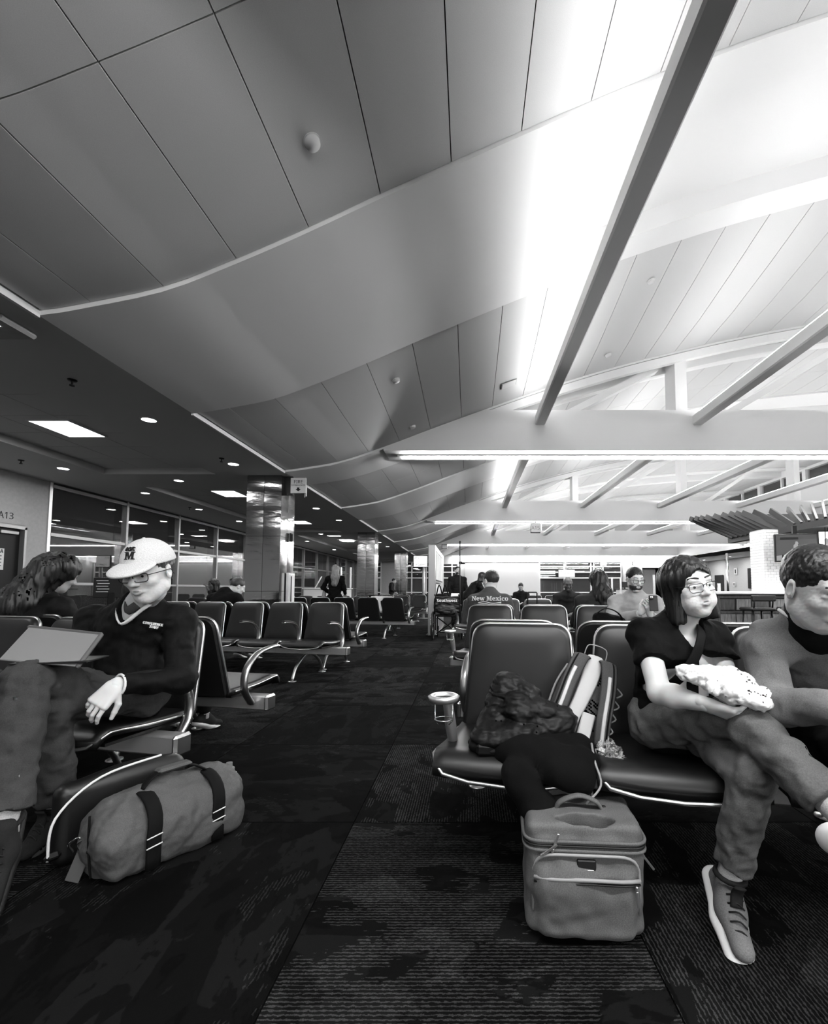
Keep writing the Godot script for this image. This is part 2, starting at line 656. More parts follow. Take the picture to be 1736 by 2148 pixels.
	# clerestory wall over the low ceiling
	var cl := setting("wall_clerestory", "white wall under a strip of dark windows high beside the hall")
	st = surf()
	span(st, EDGE_R, EDGE_R + 0.2, SOFFIT, 5.62, BACK, ENDWALL)
	part("wall", done(st), M.smooth_white, cl)
	part("head", span_mesh(EDGE_R, EDGE_R + 0.2, 6.12, 7.6, BACK, ENDWALL), M.smooth_white, cl)
	for k in range(-16, 20):
		var d := 1.0 + k * 1.5
		part("mullion" if k % 2 else "post", span_mesh(EDGE_R - (0.0 if k % 2 else 0.06), EDGE_R + 0.12, 5.62, 6.12, d - (0.03 if k % 2 else 0.1), d + (0.03 if k % 2 else 0.1)), M.smooth_white, cl)
		part("pane", span_mesh(EDGE_R + 0.05, EDGE_R + 0.06, 5.62, 6.12, d + 0.1, d + 1.4), M.glass, cl)
	part("back_board", span_mesh(EDGE_R + 1.2, EDGE_R + 1.3, 3.3, 7.0, BACK, ENDWALL), M.black, cl)
	# gate wall beside the windows
	var wl := setting("wall_left", "plain light wall beside the dark windows")
	st = surf()
	span(st, WIN_X - 0.2, WIN_X, -0.1, SOFFIT + 0.2, BACK, 6.88)
	span(st, WIN_X - 0.2, WIN_X, -0.1, SOFFIT + 0.2, 7.92, 8.34)
	span(st, WIN_X - 0.2, WIN_X, 2.14, SOFFIT + 0.2, 6.88, 7.92)
	part("wall", done(st), M.wall_paint, wl)
	part("corner_trim", span_mesh(WIN_X - 0.02, WIN_X + 0.02, 0, SOFFIT, 8.3, 8.36), M.satin_aluminium, wl)

# ================================================================ lamps
const BEAMS := [1.2, 3.87, 6.5, 9.2, 11.8]
const UP_E := 0.36
const STRIP_E := 12.0
const STRIP_SIDE_E := 4.0
const TROFFER_E := 0.6
const DOWN_E := 0.12

func area_light(called: String, at: Vector3, size: Vector2, energy: float, up: bool, parent: Node) -> void:
	var l := AreaLight3D.new()
	l.name = called
	l.area_size = size
	l.light_energy = energy
	l.shadow_enabled = true
	l.area_range = 40.0
	l.area_attenuation = 2.0
	parent.add_child(l, true)
	l.position = at
	l.rotation_degrees = Vector3(90 if up else -90, 0, 0)

func build_lights() -> void:
	# square ceiling lamps and round downlights over the window seats
	var st := surf()
	span(st, -0.24, 0.24, 0.0, 0.012, -0.29, 0.29)
	var face := done(st)
	st = surf()
	for s in [-1, 1]:
		span(st, s * 0.24, s * 0.262, -0.006, 0.014, -0.312, 0.312)
		span(st, -0.24, 0.24, -0.006, 0.014, s * 0.29, s * 0.312)
	var rim := done(st)
	for e in [[-5.19, 5.78, "in the low tray before the first steel column"], [-5.19, 9.75, "just beyond the first steel column"], [-5.19, 13.93, "just before the second steel column"], [-5.19, 17.2, "next beyond the second steel column"], [-5.19, 19.25, "second beyond the second steel column"], [-5.19, 24.9, "beyond the third steel column"], [-5.19, 1.9, ""], [-5.19, -2.1, ""], [-5.19, -6.0, ""], [-5.19, -9.9, ""], [-5.19, -13.8, ""], [-5.19, -17.7, ""]]:
		var o := thing("ceiling_lamp", "square recessed ceiling lamp " + (e[2] if e[2] else "of the low ceiling well before the gate door"), "lamp", v3(e[0], SOFFIT + 0.085, e[1]), 0.0, "square lamps of the low ceiling")
		part("diffuser", face, M.lamp_white, o)
		part("frame", rim, M.white_plastic, o)
		area_light("lamp_light", Vector3(0, -0.012, 0), Vector2(0.46, 0.56), TROFFER_E, false, o)
	var disc := lathe_mesh([[0.0, 0.0], [0.075, 0.0], [0.075, 0.006], [0.0, 0.006]], 20)
	var ring := lathe_mesh([[0.076, 0.0], [0.092, 0.0], [0.092, 0.008], [0.076, 0.008], [0.076, 0.0]], 20)
	for e in [[-3.76, 5.23], [-3.74, 7.11], [-6.67, 7.37], [-5.3, 8.2], [-6.67, 9.27], [-6.68, 11.15], [-3.74, 11.02], [-3.73, 12.92], [-5.28, 16.1], [-6.67, 13.1], [-6.67, 15.0], [-6.62, 18.5], [-3.75, 18.9], [-3.75, 20.8], [-6.67, 22.4], [-3.76, 3.3], [-6.67, 5.4], [-3.75, 26.7], [-3.76, -1.5], [-3.76, -5.4], [-6.67, -3.4]]:
		var o := thing("downlight", "small round downlight set flush in the low ceiling", "lamp", v3(e[0], SOFFIT - 0.008, e[1]), 0.0, "round downlights of the low ceiling")
		part("lens", disc, M.lamp_white, o)
		part("ring", ring, M.white_plastic, o)
		area_light("lamp_light", Vector3(0, -0.004, 0), Vector2(0.13, 0.13), DOWN_E, false, o)
	for d in [11.0, 15.0, 19.0, 23.0, 27.0, 30.0]:
		var o := thing("downlight", "round downlight in the low ceiling before the far side wall", "lamp", v3(15.5, SOFFIT - 0.008, d), 0.0, "round downlights before the far side wall")
		part("lens", disc, M.lamp_white, o)
		part("ring", ring, M.white_plastic, o)
		area_light("lamp_light", Vector3(0, -0.004, 0), Vector2(0.13, 0.13), 1.0, false, o)

# ================================================================ trusses and long beams
func build_trusses() -> void:
	for k in range(-3, 5):
		var dc := k * BAY
		if k == 4: dc = ENDWALL - 0.32
		var o := setting("roof_truss", "white roof truss with a deep girder over a lit strip")
		var poly := PackedVector2Array([Vector2(-1.45, 3.41), Vector2(EDGE_R, 3.41), Vector2(EDGE_R, 4.11), Vector2(0.27, 4.11)])
		for x in [-0.18, -0.71, -1.22, -1.45]: poly.append(Vector2(x, vy(x, maxf(dc, 7.85)) - 0.005))
		var st := surf()
		# girder with a channel for the lamp
		extrude(st, poly, -0.28, -0.06)
		extrude(st, poly, 0.06, 0.28)
		var inner := PackedVector2Array([Vector2(-1.2, 3.42), Vector2(EDGE_R, 3.42), Vector2(EDGE_R, 4.1), Vector2(0.27, 4.1)])
		extrude(st, inner, -0.06, 0.06)
		span(st, -1.45, -1.2, 3.41, 3.5, -0.06, 0.06)
		part("girder", done(st), M.steel_white, o, Transform3D(Basis(), v3(0, 0, dc)))
		var lamp := thing("light_strip", ["long light strip under a girder well before the fire sign", "long bright light strip under the girder level with the fire sign", "long bright light strip under the girder that holds the A15 sign", "long light strip under the second girder beyond the fire sign", "long light strip at the head of the end wall"][clampi(k, 0, 4)], "lamp", v3(0, 3.365, dc), 0.0, "light strips under the girders")
		part("tube", cbox_mesh(Vector3((EDGE_R - 1.39) / 2, 0, 0), Vector3(EDGE_R + 0.99, 0.03, 0.05), 0.008), M.lamp_strip, lamp)
		part("housing", span_mesh(-1.25, EDGE_R - 0.15, 0.0155, 0.045, -0.05, 0.05), M.white_plastic, lamp)
		for s in [-1, 1]:
			var l := AreaLight3D.new()
			l.name = "lamp_light"
			l.area_size = Vector2(EDGE_R + 0.9, 0.026)
			l.light_energy = STRIP_SIDE_E
			l.shadow_enabled = true
			l.area_range = 40.0
			lamp.add_child(l, true)
			l.position = Vector3((EDGE_R - 1.4) / 2, 0, 0.03 * s)
			l.rotation_degrees = Vector3(0, 180 if s > 0 else 0, 0)
		area_light("lamp_light", Vector3((EDGE_R - 1.4) / 2, -0.02, 0), Vector2(EDGE_R + 0.95, 0.045), STRIP_E, false, lamp)
		if k == 4: continue
		# top chords, posts, braces
		for s in [-1, 1]:
			st = surf()
			var last := Vector3.ZERO
			for i in 41:
				var x := lerpf(0.27, EDGE_R, i / 40.0)
				var p := Vector3(x, vy(x, maxf(dc, 7.85)) - 0.09, s * 0.21)
				if i > 0:
					var t := (p - last).normalized()
					box(st, (p + last) / 2, Vector3((p - last).length() + 0.004, 0.13, 0.1), Basis(t, Vector3(-t.y, t.x, 0), Vector3(0, 0, 1)))
				last = p
			part("chord", done(st), M.steel_white, o, Transform3D(Basis(), v3(0, 0, dc)))
		for x in [3.65, 7.4, 11.3]:
			part("post", span_mesh(x - 0.1, x + 0.1, 4.1, vy(x, maxf(dc, 7.85)) - 0.03, -0.2, 0.2), M.steel_white, o, Transform3D(Basis(), v3(0, 0, dc)))
		for e in [[1.65, 3.25], [4.45, 7.1], [8.2, 11.0]]:
			var a := Vector3(e[0], 4.1, 0)
			var b := Vector3(e[1], vy(e[1], maxf(dc, 7.85)) - 0.12, 0)
			var t := (b - a).normalized()
			part("brace", box_mesh((a + b) / 2, Vector3((b - a).length() + 0.1, 0.11, 0.16), Basis(t, Vector3(-t.y, t.x, 0), Vector3(0, 0, 1))), M.steel_white, o, Transform3D(Basis(), v3(0, 0, dc)))
		# small drop at the low end of the truss
		part("gusset", span_mesh(0.62, 0.68, 4.1, vy(0.65, maxf(dc, 7.85)), -0.15, 0.15), M.steel_white, o, Transform3D(Basis(), v3(0, 0, dc)))
	for k in range(-3, 4):
		var d0 := k * BAY + 0.28
		var d1 := (k + 1) * BAY - 0.28
		if k == 3: d1 = ENDWALL - 0.6
		for x in BEAMS:
			var o := thing("roof_beam", "long white steel beam running between two girders with lamps on top", "beam", v3(x, 3.93, (d0 + d1) / 2), 0.0, "long beams between the girders")
			part("tube", cbox_mesh(Vector3.ZERO, Vector3(0.17, 0.17, d1 - d0), 0.016), M.steel_white, o)
			part("lamp_tray", span_mesh(-0.06, 0.06, 0.086, 0.1, -(d1 - d0) / 2 + 0.2, (d1 - d0) / 2 - 0.2), M.lamp_strip, o)
			area_light("lamp_light", Vector3(0, 0.112, 0), Vector2(0.11, d1 - d0 - 0.4), UP_E, true, o)

# ================================================================ columns
# a cladding sheet facing +z, bowed out a hair, its edges turned back
func sheet_mesh(w: float, hh: float) -> ArrayMesh:
	var st := surf()
	var n := 6
	var xs := []
	for i in n + 1:
		var u := lerpf(-1, 1, float(i) / n)
		xs.append([u * w / 2, 0.01 - 0.003 * u * u, float(i) / n])
	xs.push_front([-w / 2, -0.01, 0.0])
	xs.append([w / 2, -0.01, 1.0])
	for i in xs.size() - 1:
		var a: Array = xs[i]
		var b: Array = xs[i + 1]
		quad_uv(st, Vector3(a[0], -hh / 2, a[1]), Vector3(b[0], -hh / 2, b[1]), Vector3(b[0], hh / 2, b[1]), Vector3(a[0], hh / 2, a[1]), Vector2(a[2], 1), Vector2(b[2], 1), Vector2(b[2], 0), Vector2(a[2], 0))
	for y in [-1.0, 1.0]:
		var p := [Vector3(-w / 2, y * hh / 2, -0.01), Vector3(w / 2, y * hh / 2, -0.01), Vector3(w / 2, y * hh / 2, 0.007), Vector3(-w / 2, y * hh / 2, 0.007)]
		if y > 0: quad_uv(st, p[3], p[2], p[1], p[0])
		else: quad_uv(st, p[0], p[1], p[2], p[3])
	return done(st)

func build_columns() -> void:
	for k in range(0, 4):
		if k == 0: continue
		var d := k * BAY
		var o := setting("column", "square column clad in mirror-bright stainless steel sheets")
		o.position = v3(-3.565, 0, d + 0.28)
		part("core", span_mesh(-0.29, 0.29, 0, SOFFIT, -0.29, 0.29), M.dark_metal, o)
		for y in [[0.12, 1.03], [1.035, 1.98], [1.985, 2.92], [2.925, 3.045]]:
			var hh: float = y[1] - y[0]
			var yc: float = (y[0] + y[1]) / 2
			for s in [-1, 1]:
				part("steel_sheet", sheet_mesh(0.296, hh), M.brushed_steel, o, Transform3D(Basis(), Vector3(s * 0.151, yc, 0.295)))
				part("steel_sheet", sheet_mesh(0.296, hh), M.brushed_steel, o, Transform3D(Basis(Vector3.UP, PI / 2), Vector3(0.295, yc, s * 0.151)))
		part("base", span_mesh(-0.31, 0.31, 0, 0.12, -0.31, 0.31), M.rubber, o)
	# things on the first column
	var s := thing("fire_sign", "white hanging sign reading FIRE extinguisher with an arrow", "sign", v3(-3.255, 2.72, 7.86))
	part("bracket", span_mesh(-0.005, 0.15, 0.0, 0.33, 0.05, 0.1), M.black, s)
	part("plate", cbox_mesh(Vector3(0.27, 0.155, 0.0), Vector3(0.27, 0.27, 0.02), 0.004), M.white_plastic, s)
	part("side_plate", cbox_mesh(Vector3(0.36, 0.07, -0.1), Vector3(0.02, 0.2, 0.16), 0.004, Basis(Vector3.UP, 0.5)), M.white_plastic, s)
	part("lettering", text_mesh("FIRE", 0.06), M.print_black, s, Transform3D(Basis(), Vector3(0.27, 0.22, 0.011)))
	part("lettering", text_mesh("EXTINGUISHER", 0.026), M.print_black, s, Transform3D(Basis(), Vector3(0.27, 0.16, 0.011)))
	part("arrow", extrude_mesh(PackedVector2Array([Vector2(-0.02, 0.06), Vector2(-0.02, 0.03), Vector2(-0.045, 0.03), Vector2(0, -0.01), Vector2(0.045, 0.03), Vector2(0.02, 0.03), Vector2(0.02, 0.06)]), 0.0, 0.003), M.print_black, s, Transform3D(Basis(), Vector3(0.27, 0.06, 0.01)))
	var ph := thing("wall_phone", "small dark handset mounted on the steel column", "handset", v3(-3.245, 2.0, 8.2))
	part("cradle", cbox_mesh(Vector3(0.015, 0, 0), Vector3(0.03, 0.16, 0.07), 0.006), M.black, ph)
	part("grip", cbox_mesh(Vector3(0.04, 0, 0), Vector3(0.025, 0.13, 0.035), 0.008), M.dark_metal, ph)
	var ex := thing("extinguisher_cabinet", "tall narrow fire extinguisher cabinet on the steel column", "cabinet", v3(-3.25, 0.75, 8.2))
	part("case", cbox_mesh(Vector3(0.03, 0.3, 0), Vector3(0.06, 0.62, 0.26), 0.008), M.satin_aluminium, ex)
	part("door", cbox_mesh(Vector3(0.064, 0.3, 0), Vector3(0.01, 0.56, 0.2), 0.003), M.white_plastic, ex)
	part("handle", cbox_mesh(Vector3(0.075, 0.3, 0.07), Vector3(0.014, 0.5, 0.02), 0.003), M.dark_metal, ex)

# ================================================================ window wall
func build_windows() -> void:
	var n := 0
	var d := 8.36
	while d < ENDWALL - 0.2:
		n += 1
		var e := minf(d + 1.845, ENDWALL)
		var o := setting("window_%d" % n)
		o.position = v3(WIN_X, 0, 0)
		var F: Material = M.frame_metal
		for y in [[2.95, 3.01], [2.05, 2.11], [1.15, 1.2], [0.08, 0.16]]:
			part("rail", span_mesh(-0.06, 0.03, y[0], y[1], d, e), F, o)
		part("mullion", span_mesh(-0.08, 0.04, 0.0, SOFFIT, e - 0.03, e + 0.03), F, o)
		part("fin", span_mesh(-0.26, -0.08, 0.0, SOFFIT, e - 0.02, e + 0.02), M.dark_metal, o)
		for y in [[0.16, 1.15], [1.2, 2.05], [2.11, 2.95]]:
			part("pane", span_mesh(-0.018, -0.010, y[0], y[1], d + 0.03, e - 0.03), M.glass, o)
		part("head_panel", span_mesh(-0.03, 0.0, 3.01, SOFFIT + 0.12, d, e), M.black, o)
		d = e
	var ap := setting("ground", "dark apron outside the windows")
	part("apron", span_mesh(-60.0, WIN_X - 0.3, -4.2, -4.0, -20, 60), M.black, ap)
	# gate door
	var dr := setting("door_1", "dark metal gate door in a light frame")
	dr.position = v3(WIN_X, 0, 7.4)
	part("leaf", span_mesh(-0.12, -0.07, 0.0, 2.1, -0.48, 0.48), M.dark_metal, dr)
	for s in [-1, 1]: part("jamb", span_mesh(-0.16, 0.015, 0.0, 2.14, s * 0.48, s * 0.52), M.frame_metal, dr)
	part("head", span_mesh(-0.16, 0.015, 2.1, 2.15, -0.52, 0.52), M.frame_metal, dr)
	part("closer", cbox_mesh(Vector3(-0.04, 2.03, -0.26), Vector3(0.06, 0.06, 0.3), 0.008), M.frame_metal, dr)
	var turn := Basis(Vector3.UP, PI / 2)
	var gs := thing("gate_sign", "grey wall plate with the gate number A13", "sign", v3(WIN_X, 2.3, 7.55))
	part("plate", cbox_mesh(Vector3(0.004, 0.0, 0.0), Vector3(0.008, 0.26, 0.7), 0.002), M.wall_paint, gs)
	part("lettering", text_mesh("A13", 0.11), M.print_black, gs, Transform3D(turn, Vector3(0.009, 0.0, 0.0)))
	var ns := thing("door_notice", "white notice with bold capitals and small print on the gate door", "notice", v3(WIN_X - 0.07, 1.57, 7.43))
	part("sheet", cbox_mesh(Vector3(0.002, 0, 0), Vector3(0.004, 0.36, 0.4), 0.001), M.white_plastic, ns)
	part("lettering", text_mesh("AREA", 0.06, 0.002, true), M.print_black, ns, Transform3D(turn, Vector3(0.005, 0.13, -0.08)))
	for i in 4: part("line", span_mesh(0.004, 0.0055, -0.12 + i * 0.055, -0.10 + i * 0.055, -0.16, 0.16), M.print_grey, ns)

# ================================================================ far end of the hall
func build_end_wall() -> void:
	var D := ENDWALL
	var o := setting("wall_end", "white end wall above lit display panels and windows")
	var st := surf()
	span(st, -9.0, 21.0, SOFFIT, 7.2, D, D + 0.2)
	span(st, -9.0, -7.0, 0, SOFFIT, D, D + 0.2)
	span(st, 10.6, 12.0, 0, SOFFIT, D, D + 0.2)
	span(st, 13.4, 21.0, 0, SOFFIT, D, D + 0.2)
	span(st, 12.0, 13.4, 2.6, SOFFIT, D, D + 0.2)
	span(st, -6.1, -5.0, 0, SOFFIT, D, D + 0.2)
	span(st, -1.9, -0.3, 2.85, SOFFIT, D, D + 0.2)
	span(st, -0.75, -0.3, 0, SOFFIT, D, D + 0.2)
	part("wall", done(st), M.wall_paint, o)
	part("joint", span_mesh(6.95, 6.97, 3.05, 5.6, D - 0.005, D + 0.01), M.print_grey, o)
	part("soffit_strip", span_mesh(-0.5, 10.7, 2.98, 3.05, D - 0.05, D), M.smooth_white, o)
	var bb := setting("wall_beyond")
	part("wall", span_mesh(-9.0, 21.0, -1.0, 4.0, D + 6.0, D + 6.1), M.black, bb)
	# backlit display wall
	var lb := thing("backlit_display", "wide glowing white display wall of four panels at the hall end", "display", v3(2.27, 0, D - 0.1))
	part("case", span_mesh(-2.57, 2.57, 0.02, 2.92, -0.14, 0.06), M.white_plastic, lb)
	var vein := M.backlit_panel as StandardMaterial3D
	for i in 4:
		part("lit_panel", span_mesh(-2.3 + i * 1.15 + 0.01, -2.3 + (i + 1) * 1.15 - 0.01, 0.35, 2.55, 0.06, 0.075), vein, lb)
	var al := AreaLight3D.new()
	al.name = "lamp_light"
	al.area_size = Vector2(4.6, 2.2)
	al.light_energy = 2.0
	al.shadow_enabled = true
	lb.add_child(al)
	al.position = Vector3(0, 1.45, 0.1)
	al.rotation_degrees = Vector3(0, 180, 0)
	var gr := thing("air_grille", "long framed return air grille high in the end wall", "grille", v3(2.16, 3.39, D - 0.005))
	part("frame", cbox_mesh(Vector3(0, 0, 0.01), Vector3(1.95, 0.46, 0.03), 0.006), M.white_plastic, gr)
	part("backing", span_mesh(-0.9, 0.9, -0.17, 0.17, -0.03, -0.026), M.print_grey, gr)
	for i in 4: part("divider", span_mesh(-0.9 + i * 0.45 + 0.44, -0.9 + i * 0.45 + 0.46, -0.17, 0.17, -0.04, -0.03), M.white_plastic, gr)
	for i in 5: part("slat", span_mesh(-0.9, 0.9, -0.15 + i * 0.07, -0.13 + i * 0.07, -0.036, -0.028), M.white_plastic, gr)
	# windows right and left of the display
	var wn := 20
	for e in [[4.85, 10.6, [1.75, 3.6, 3.8]], [-1.9, -0.75, [0.7]], [-5.0, -1.9, [1.0, 2.0]], [-7.0, -6.1, [0.45]]]:
		wn += 1
		var w := setting("window_%d" % wn)
		for y in [0.1, 0.9, 1.9, 2.3, 2.7, 3.0]:
			part("rail", span_mesh(e[0], e[1], y - 0.03, y + 0.03, D + 0.02, D + 0.1), M.smooth_white, w)
		var xs: Array = [0.03]
		for q in e[2]: xs.append(q)
		xs.append(e[1] - e[0] - 0.03)
		for q in xs: part("mullion", span_mesh(e[0] + q - 0.04, e[0] + q + 0.04, 0, SOFFIT, D + 0.01, D + 0.12), M.smooth_white, w)
		part("pane", span_mesh(e[0], e[1], 0.1, 3.0, D + 0.06, D + 0.068), M.glass, w)
	# door opening and light wall beyond it
	part("jamb", span_mesh(10.55, 10.65, 0, 2.95, D - 0.03, D), M.print_grey, o)
	part("corner", span_mesh(12.0, 13.4, 0, 2.6, D + 1.2, D + 1.3), M.wall_paint, o)

# ================================================================ seating on beams
const PITCH := 0.58
var seat_kit := {}

func seat_meshes() -> void:
	# outline of the backrest: u across, v up along the lean; narrower at the top
	var back := rounded([Vector2(-0.265, 0.0), Vector2(0.265, 0.0), Vector2(0.228, 0.5), Vector2(-0.228, 0.5)], [0.03, 0.03, 0.075, 0.075], 6)
	var lean := Transform3D(Basis(Vector3.RIGHT, -0.20), Vector3(0, 0.395, -0.20))
	var st := surf(true)
	# padded front: rings shrink towards a raised middle
	var rings := []
	for e in [[1.0, -0.014], [1.0, 0.006], [0.975, 0.018], [0.92, 0.026], [0.6, 0.03], [0.25, 0.031]]:
		var ring := PackedVector3Array()
		for p in back: ring.append(lean * Vector3(p.x * e[0], 0.25 + (p.y - 0.25) * e[0], e[1]))
		rings.append(ring)
	loft(st, rings)
	seat_kit.back_pad = done(st)
	st = surf()
	var shell := PackedVector2Array()
	for p in back: shell.append(Vector2(p.x * 0.99, 0.25 + (p.y - 0.25) * 0.99))
	extrude(st, shell, -0.032, -0.0142, 0.005, lean)
	seat_kit.back_shell = done(st)
	var edge := []
	for i in back.size():
		var p := back[i]
		edge.append(lean * Vector3(p.x * 1.004, 0.25 + (p.y - 0.25) * 1.004, -0.008))
	# the trim runs up one side, over the top and down the other
	var trim := []
	for i in range(7, edge.size()): trim.append(edge[i])
	trim.push_front(edge[6])
	trim.append(edge[0])
	st = surf(true)
	tube(st, trim, 0.0085, 6)
	seat_kit.back_trim = done(st)
	# seat: dished pad, front edge rolled down
	var sp := func(u: float, w: float) -> Vector3:
		var z := lerpf(-0.215, 0.30, w)
		var y := 0.418 + 0.035 * w - 0.012 * sin(w * PI) - maxf(0.0, w - 0.86) * maxf(0.0, w - 0.86) * 2.6
		var half := 0.272 - 0.03 * maxf(0.0, w - 0.8) * 5.0 * maxf(0.0, w - 0.8)
		return Vector3(u * half, y + 0.012 * pow(absf(u), 3.0), z)
	st = surf(true)
	var nu := 12
	var nw := 14
	var srings := []
	for j in nw + 1:
		var w := float(j) / nw
		var ring := PackedVector3Array()
		for i in nu + 1: ring.append(sp.call(lerpf(1, -1, float(i) / nu), w) + Vector3(0, 0.012 * (1.0 - pow(lerpf(-1, 1, float(i) / nu), 4.0)), 0))
		for i in nu + 1: ring.append(sp.call(lerpf(-1, 1, float(i) / nu), w) + Vector3(0, -0.035, 0))
		srings.append(ring)
	loft(st, srings)
	seat_kit.seat_pad = done(st)
	var rim := []
	for j in range(1, 11): rim.append(sp.call(-1.0, j / 10.0 * 0.9) + Vector3(-0.004, -0.014, 0))
	for q in [[-0.97, 0.97], [-0.85, 1.01], [-0.5, 1.025], [0.0, 1.03], [0.5, 1.025], [0.85, 1.01], [0.97, 0.97]]: rim.append(sp.call(q[0], q[1]) + Vector3(0, -0.014, 0))
	for j in range(10, 0, -1): rim.append(sp.call(1.0, j / 10.0 * 0.9) + Vector3(0.004, -0.014, 0))
	st = surf(true)
	tube(st, rim, 0.0075, 6)
	seat_kit.seat_trim = done(st)
	seat_kit.pan = span_mesh(-0.24, 0.24, 0.372, 0.386, -0.24, 0.16)
	# sickle arm
	var path := curve([Vector3(0, 0.32, -0.06), Vector3(0, 0.42, -0.13), Vector3(0, 0.54, -0.12), Vector3(0, 0.625, -0.03), Vector3(0, 0.655, 0.09), Vector3(0, 0.66, 0.20)], 5)
	var rad := []
	for i in path.size(): rad.append(0.029 - 0.006 * i / path.size())
	seat_kit.arm = tube_mesh(path, rad, 8, false, 0.55, Vector3.RIGHT)
	var padp := []
	for i in range(14, path.size()): padp.append(path[i] + Vector3(0, 0.014, 0))
	seat_kit.arm_pad = tube_mesh(padp, 0.026, 8, false, 0.45, Vector3.RIGHT)
	# cup holder on a post
	st = surf(true)
	tube(st, curve([Vector3(0, 0.35, 0.04), Vector3(0, 0.45, 0.10), Vector3(0, 0.55, 0.15), Vector3(0, 0.63, 0.185)], 4), [0.012, 0.013, 0.015, 0.018, 0.02, 0.021, 0.022, 0.022, 0.021, 0.02, 0.02, 0.021, 0.022], 10)
	tube(st, [Vector3(0, 0.632, 0.15), Vector3(0, 0.64, 0.2)], [0.024, 0.03], 10, false, 0.5, Vector3.RIGHT)
	seat_kit.cup_post = done(st)
	st = surf(true)
	lathe(st, [[0.036, 0.0], [0.046, -0.012], [0.056, -0.002], [0.06, 0.01], [0.05, 0.016], [0.04, 0.014], [0.036, 0.0]], 24, Vector3(0, 0.64, 0.24))
	seat_kit.cup_ring = done(st)
	st = surf(true)
	for s in [-1, 1]: tube(st, [Vector3(0.034 * s, 0.64, 0.24), Vector3(0.034 * s, 0.56, 0.24), Vector3(0.02 * s, 0.545, 0.24)], 0.0025, 5)
	var hoop := []
	for i in 16: hoop.append(Vector3(cos(TAU * i / 16) * 0.034, 0.565, 0.24 + sin(TAU * i / 16) * 0.034))
	tube(st, hoop, 0.0025, 5, true)
	seat_kit.cup_wire = done(st)
	# arched leg
	st = surf(true)
	tube(st, curve([Vector3(0, 0.012, 0.33), Vector3(0, 0.15, 0.26), Vector3(0, 0.25, 0.12), Vector3(0, 0.275, 0.0), Vector3(0, 0.25, -0.12), Vector3(0, 0.15, -0.26), Vector3(0, 0.012, -0.33)], 4), 0.021, 8, false, 0.7, Vector3.RIGHT)
	seat_kit.leg = done(st)
	seat_kit.foot = lathe_mesh([[0.0, 0.0], [0.048, 0.0], [0.046, 0.008], [0.018, 0.016], [0.0, 0.017]], 18, true)
	seat_kit.cap = cbox_mesh(Vector3.ZERO, Vector3(0.03, 0.1, 0.1), 0.012)
	seat_kit.table = cbox_mesh(Vector3(0, 0.415, 0.06), Vector3(0.075, 0.02, 0.42), 0.006)
	seat_kit.power = cbox_mesh(Vector3(0, 0.215, 0.05), Vector3(0.26, 0.1, 0.2), 0.012)

# beam position of the aisle seat (x, d); away = it looks away from the camera; side = which way the row runs (+1 = towards +x)
func bench(label: String, x: float, d: float, away: bool, n: int, side: int, opt := {}) -> Node3D:
	var o := thing("airport_bench", label, "seating", v3(x, 0, d), deg_to_rad((180.0 if away else 0.0) + opt.get("turn", -12.0)), "rows of linked seats")
	var run: float = side * (-1.0 if away else 1.0)
	var end0: float = opt.get("end", 0.36)
	var x0 := -end0 * run
	var x1 := run * (PITCH * (n - 1) + 0.36)
	part("beam", cbox_mesh(Vector3((x0 + x1) / 2, 0.318, 0), Vector3(absf(x1 - x0), 0.092, 0.085), 0.008), M.satin_aluminium, o)
	for q in [x0, x1]: part("end_cap", seat_kit.cap, M.aluminium, o, Transform3D(Basis(), Vector3(q, 0.318, 0)))
	var legs: Array = opt.get("legs", [0.12, n - 1.15])
	for q in legs:
		var leg := part("leg", seat_kit.leg, M.aluminium, o, Transform3D(Basis(), Vector3(run * q * PITCH, 0, 0)))
		for s in [-1, 1]: part("foot", seat_kit.foot, M.aluminium, leg, Transform3D(Basis(), Vector3(0, 0.001, 0.33 * s)))
	for i in n:
		var c := group_part("chair", o, Transform3D(Basis(), Vector3(run * i * PITCH, 0, 0)))
		part("seat_pad", seat_kit.seat_pad, M.vinyl, c)
		part("seat_trim", seat_kit.seat_trim, M.aluminium, c)
		part("seat_pan", seat_kit.pan, M.shell_plastic, c)
		part("backrest", seat_kit.back_pad, M.vinyl, c)
		part("back_shell", seat_kit.back_shell, M.shell_plastic, c)
		part("back_trim", seat_kit.back_trim, M.aluminium, c)
	for i in n + 1:
		var q := run * (i - 0.5) * PITCH
		if i == 0: q = -run * minf(0.31, end0 - 0.03)
		if i == n: q = run * ((n - 1) * PITCH + 0.31)
		if i in opt.get("tables", []):
			part("table", seat_kit.table, M.satin_aluminium, o, Transform3D(Basis(), Vector3(q, 0, 0)))
			var pw := part("power_box", seat_kit.power, M.black, o, Transform3D(Basis(), Vector3(q, 0, 0)))
			for k in 3: part("socket", cbox_mesh(Vector3(-0.07 + k * 0.06, 0.225, 0.152), Vector3(0.012, 0.018, 0.006), 0.002), M.chrome, pw)
			continue
		if i in opt.get("cups", []):
			var cp := part("cup_post", seat_kit.cup_post, M.satin_aluminium, o, Transform3D(Basis(), Vector3(q, 0, 0)))
			part("cup_ring", seat_kit.cup_ring, M.satin_aluminium, cp)
			part("cup_wire", seat_kit.cup_wire, M.chrome, cp)
			continue
		if i in opt.get("bare", []): continue
		var arm := part("armrest", seat_kit.arm, M.aluminium, o, Transform3D(Basis(), Vector3(q, 0, 0)))
		if not opt.get("no_pads", false) and (i > 0 or not away): part("arm_pad", seat_kit.arm_pad, M.rubber, arm)
	return o

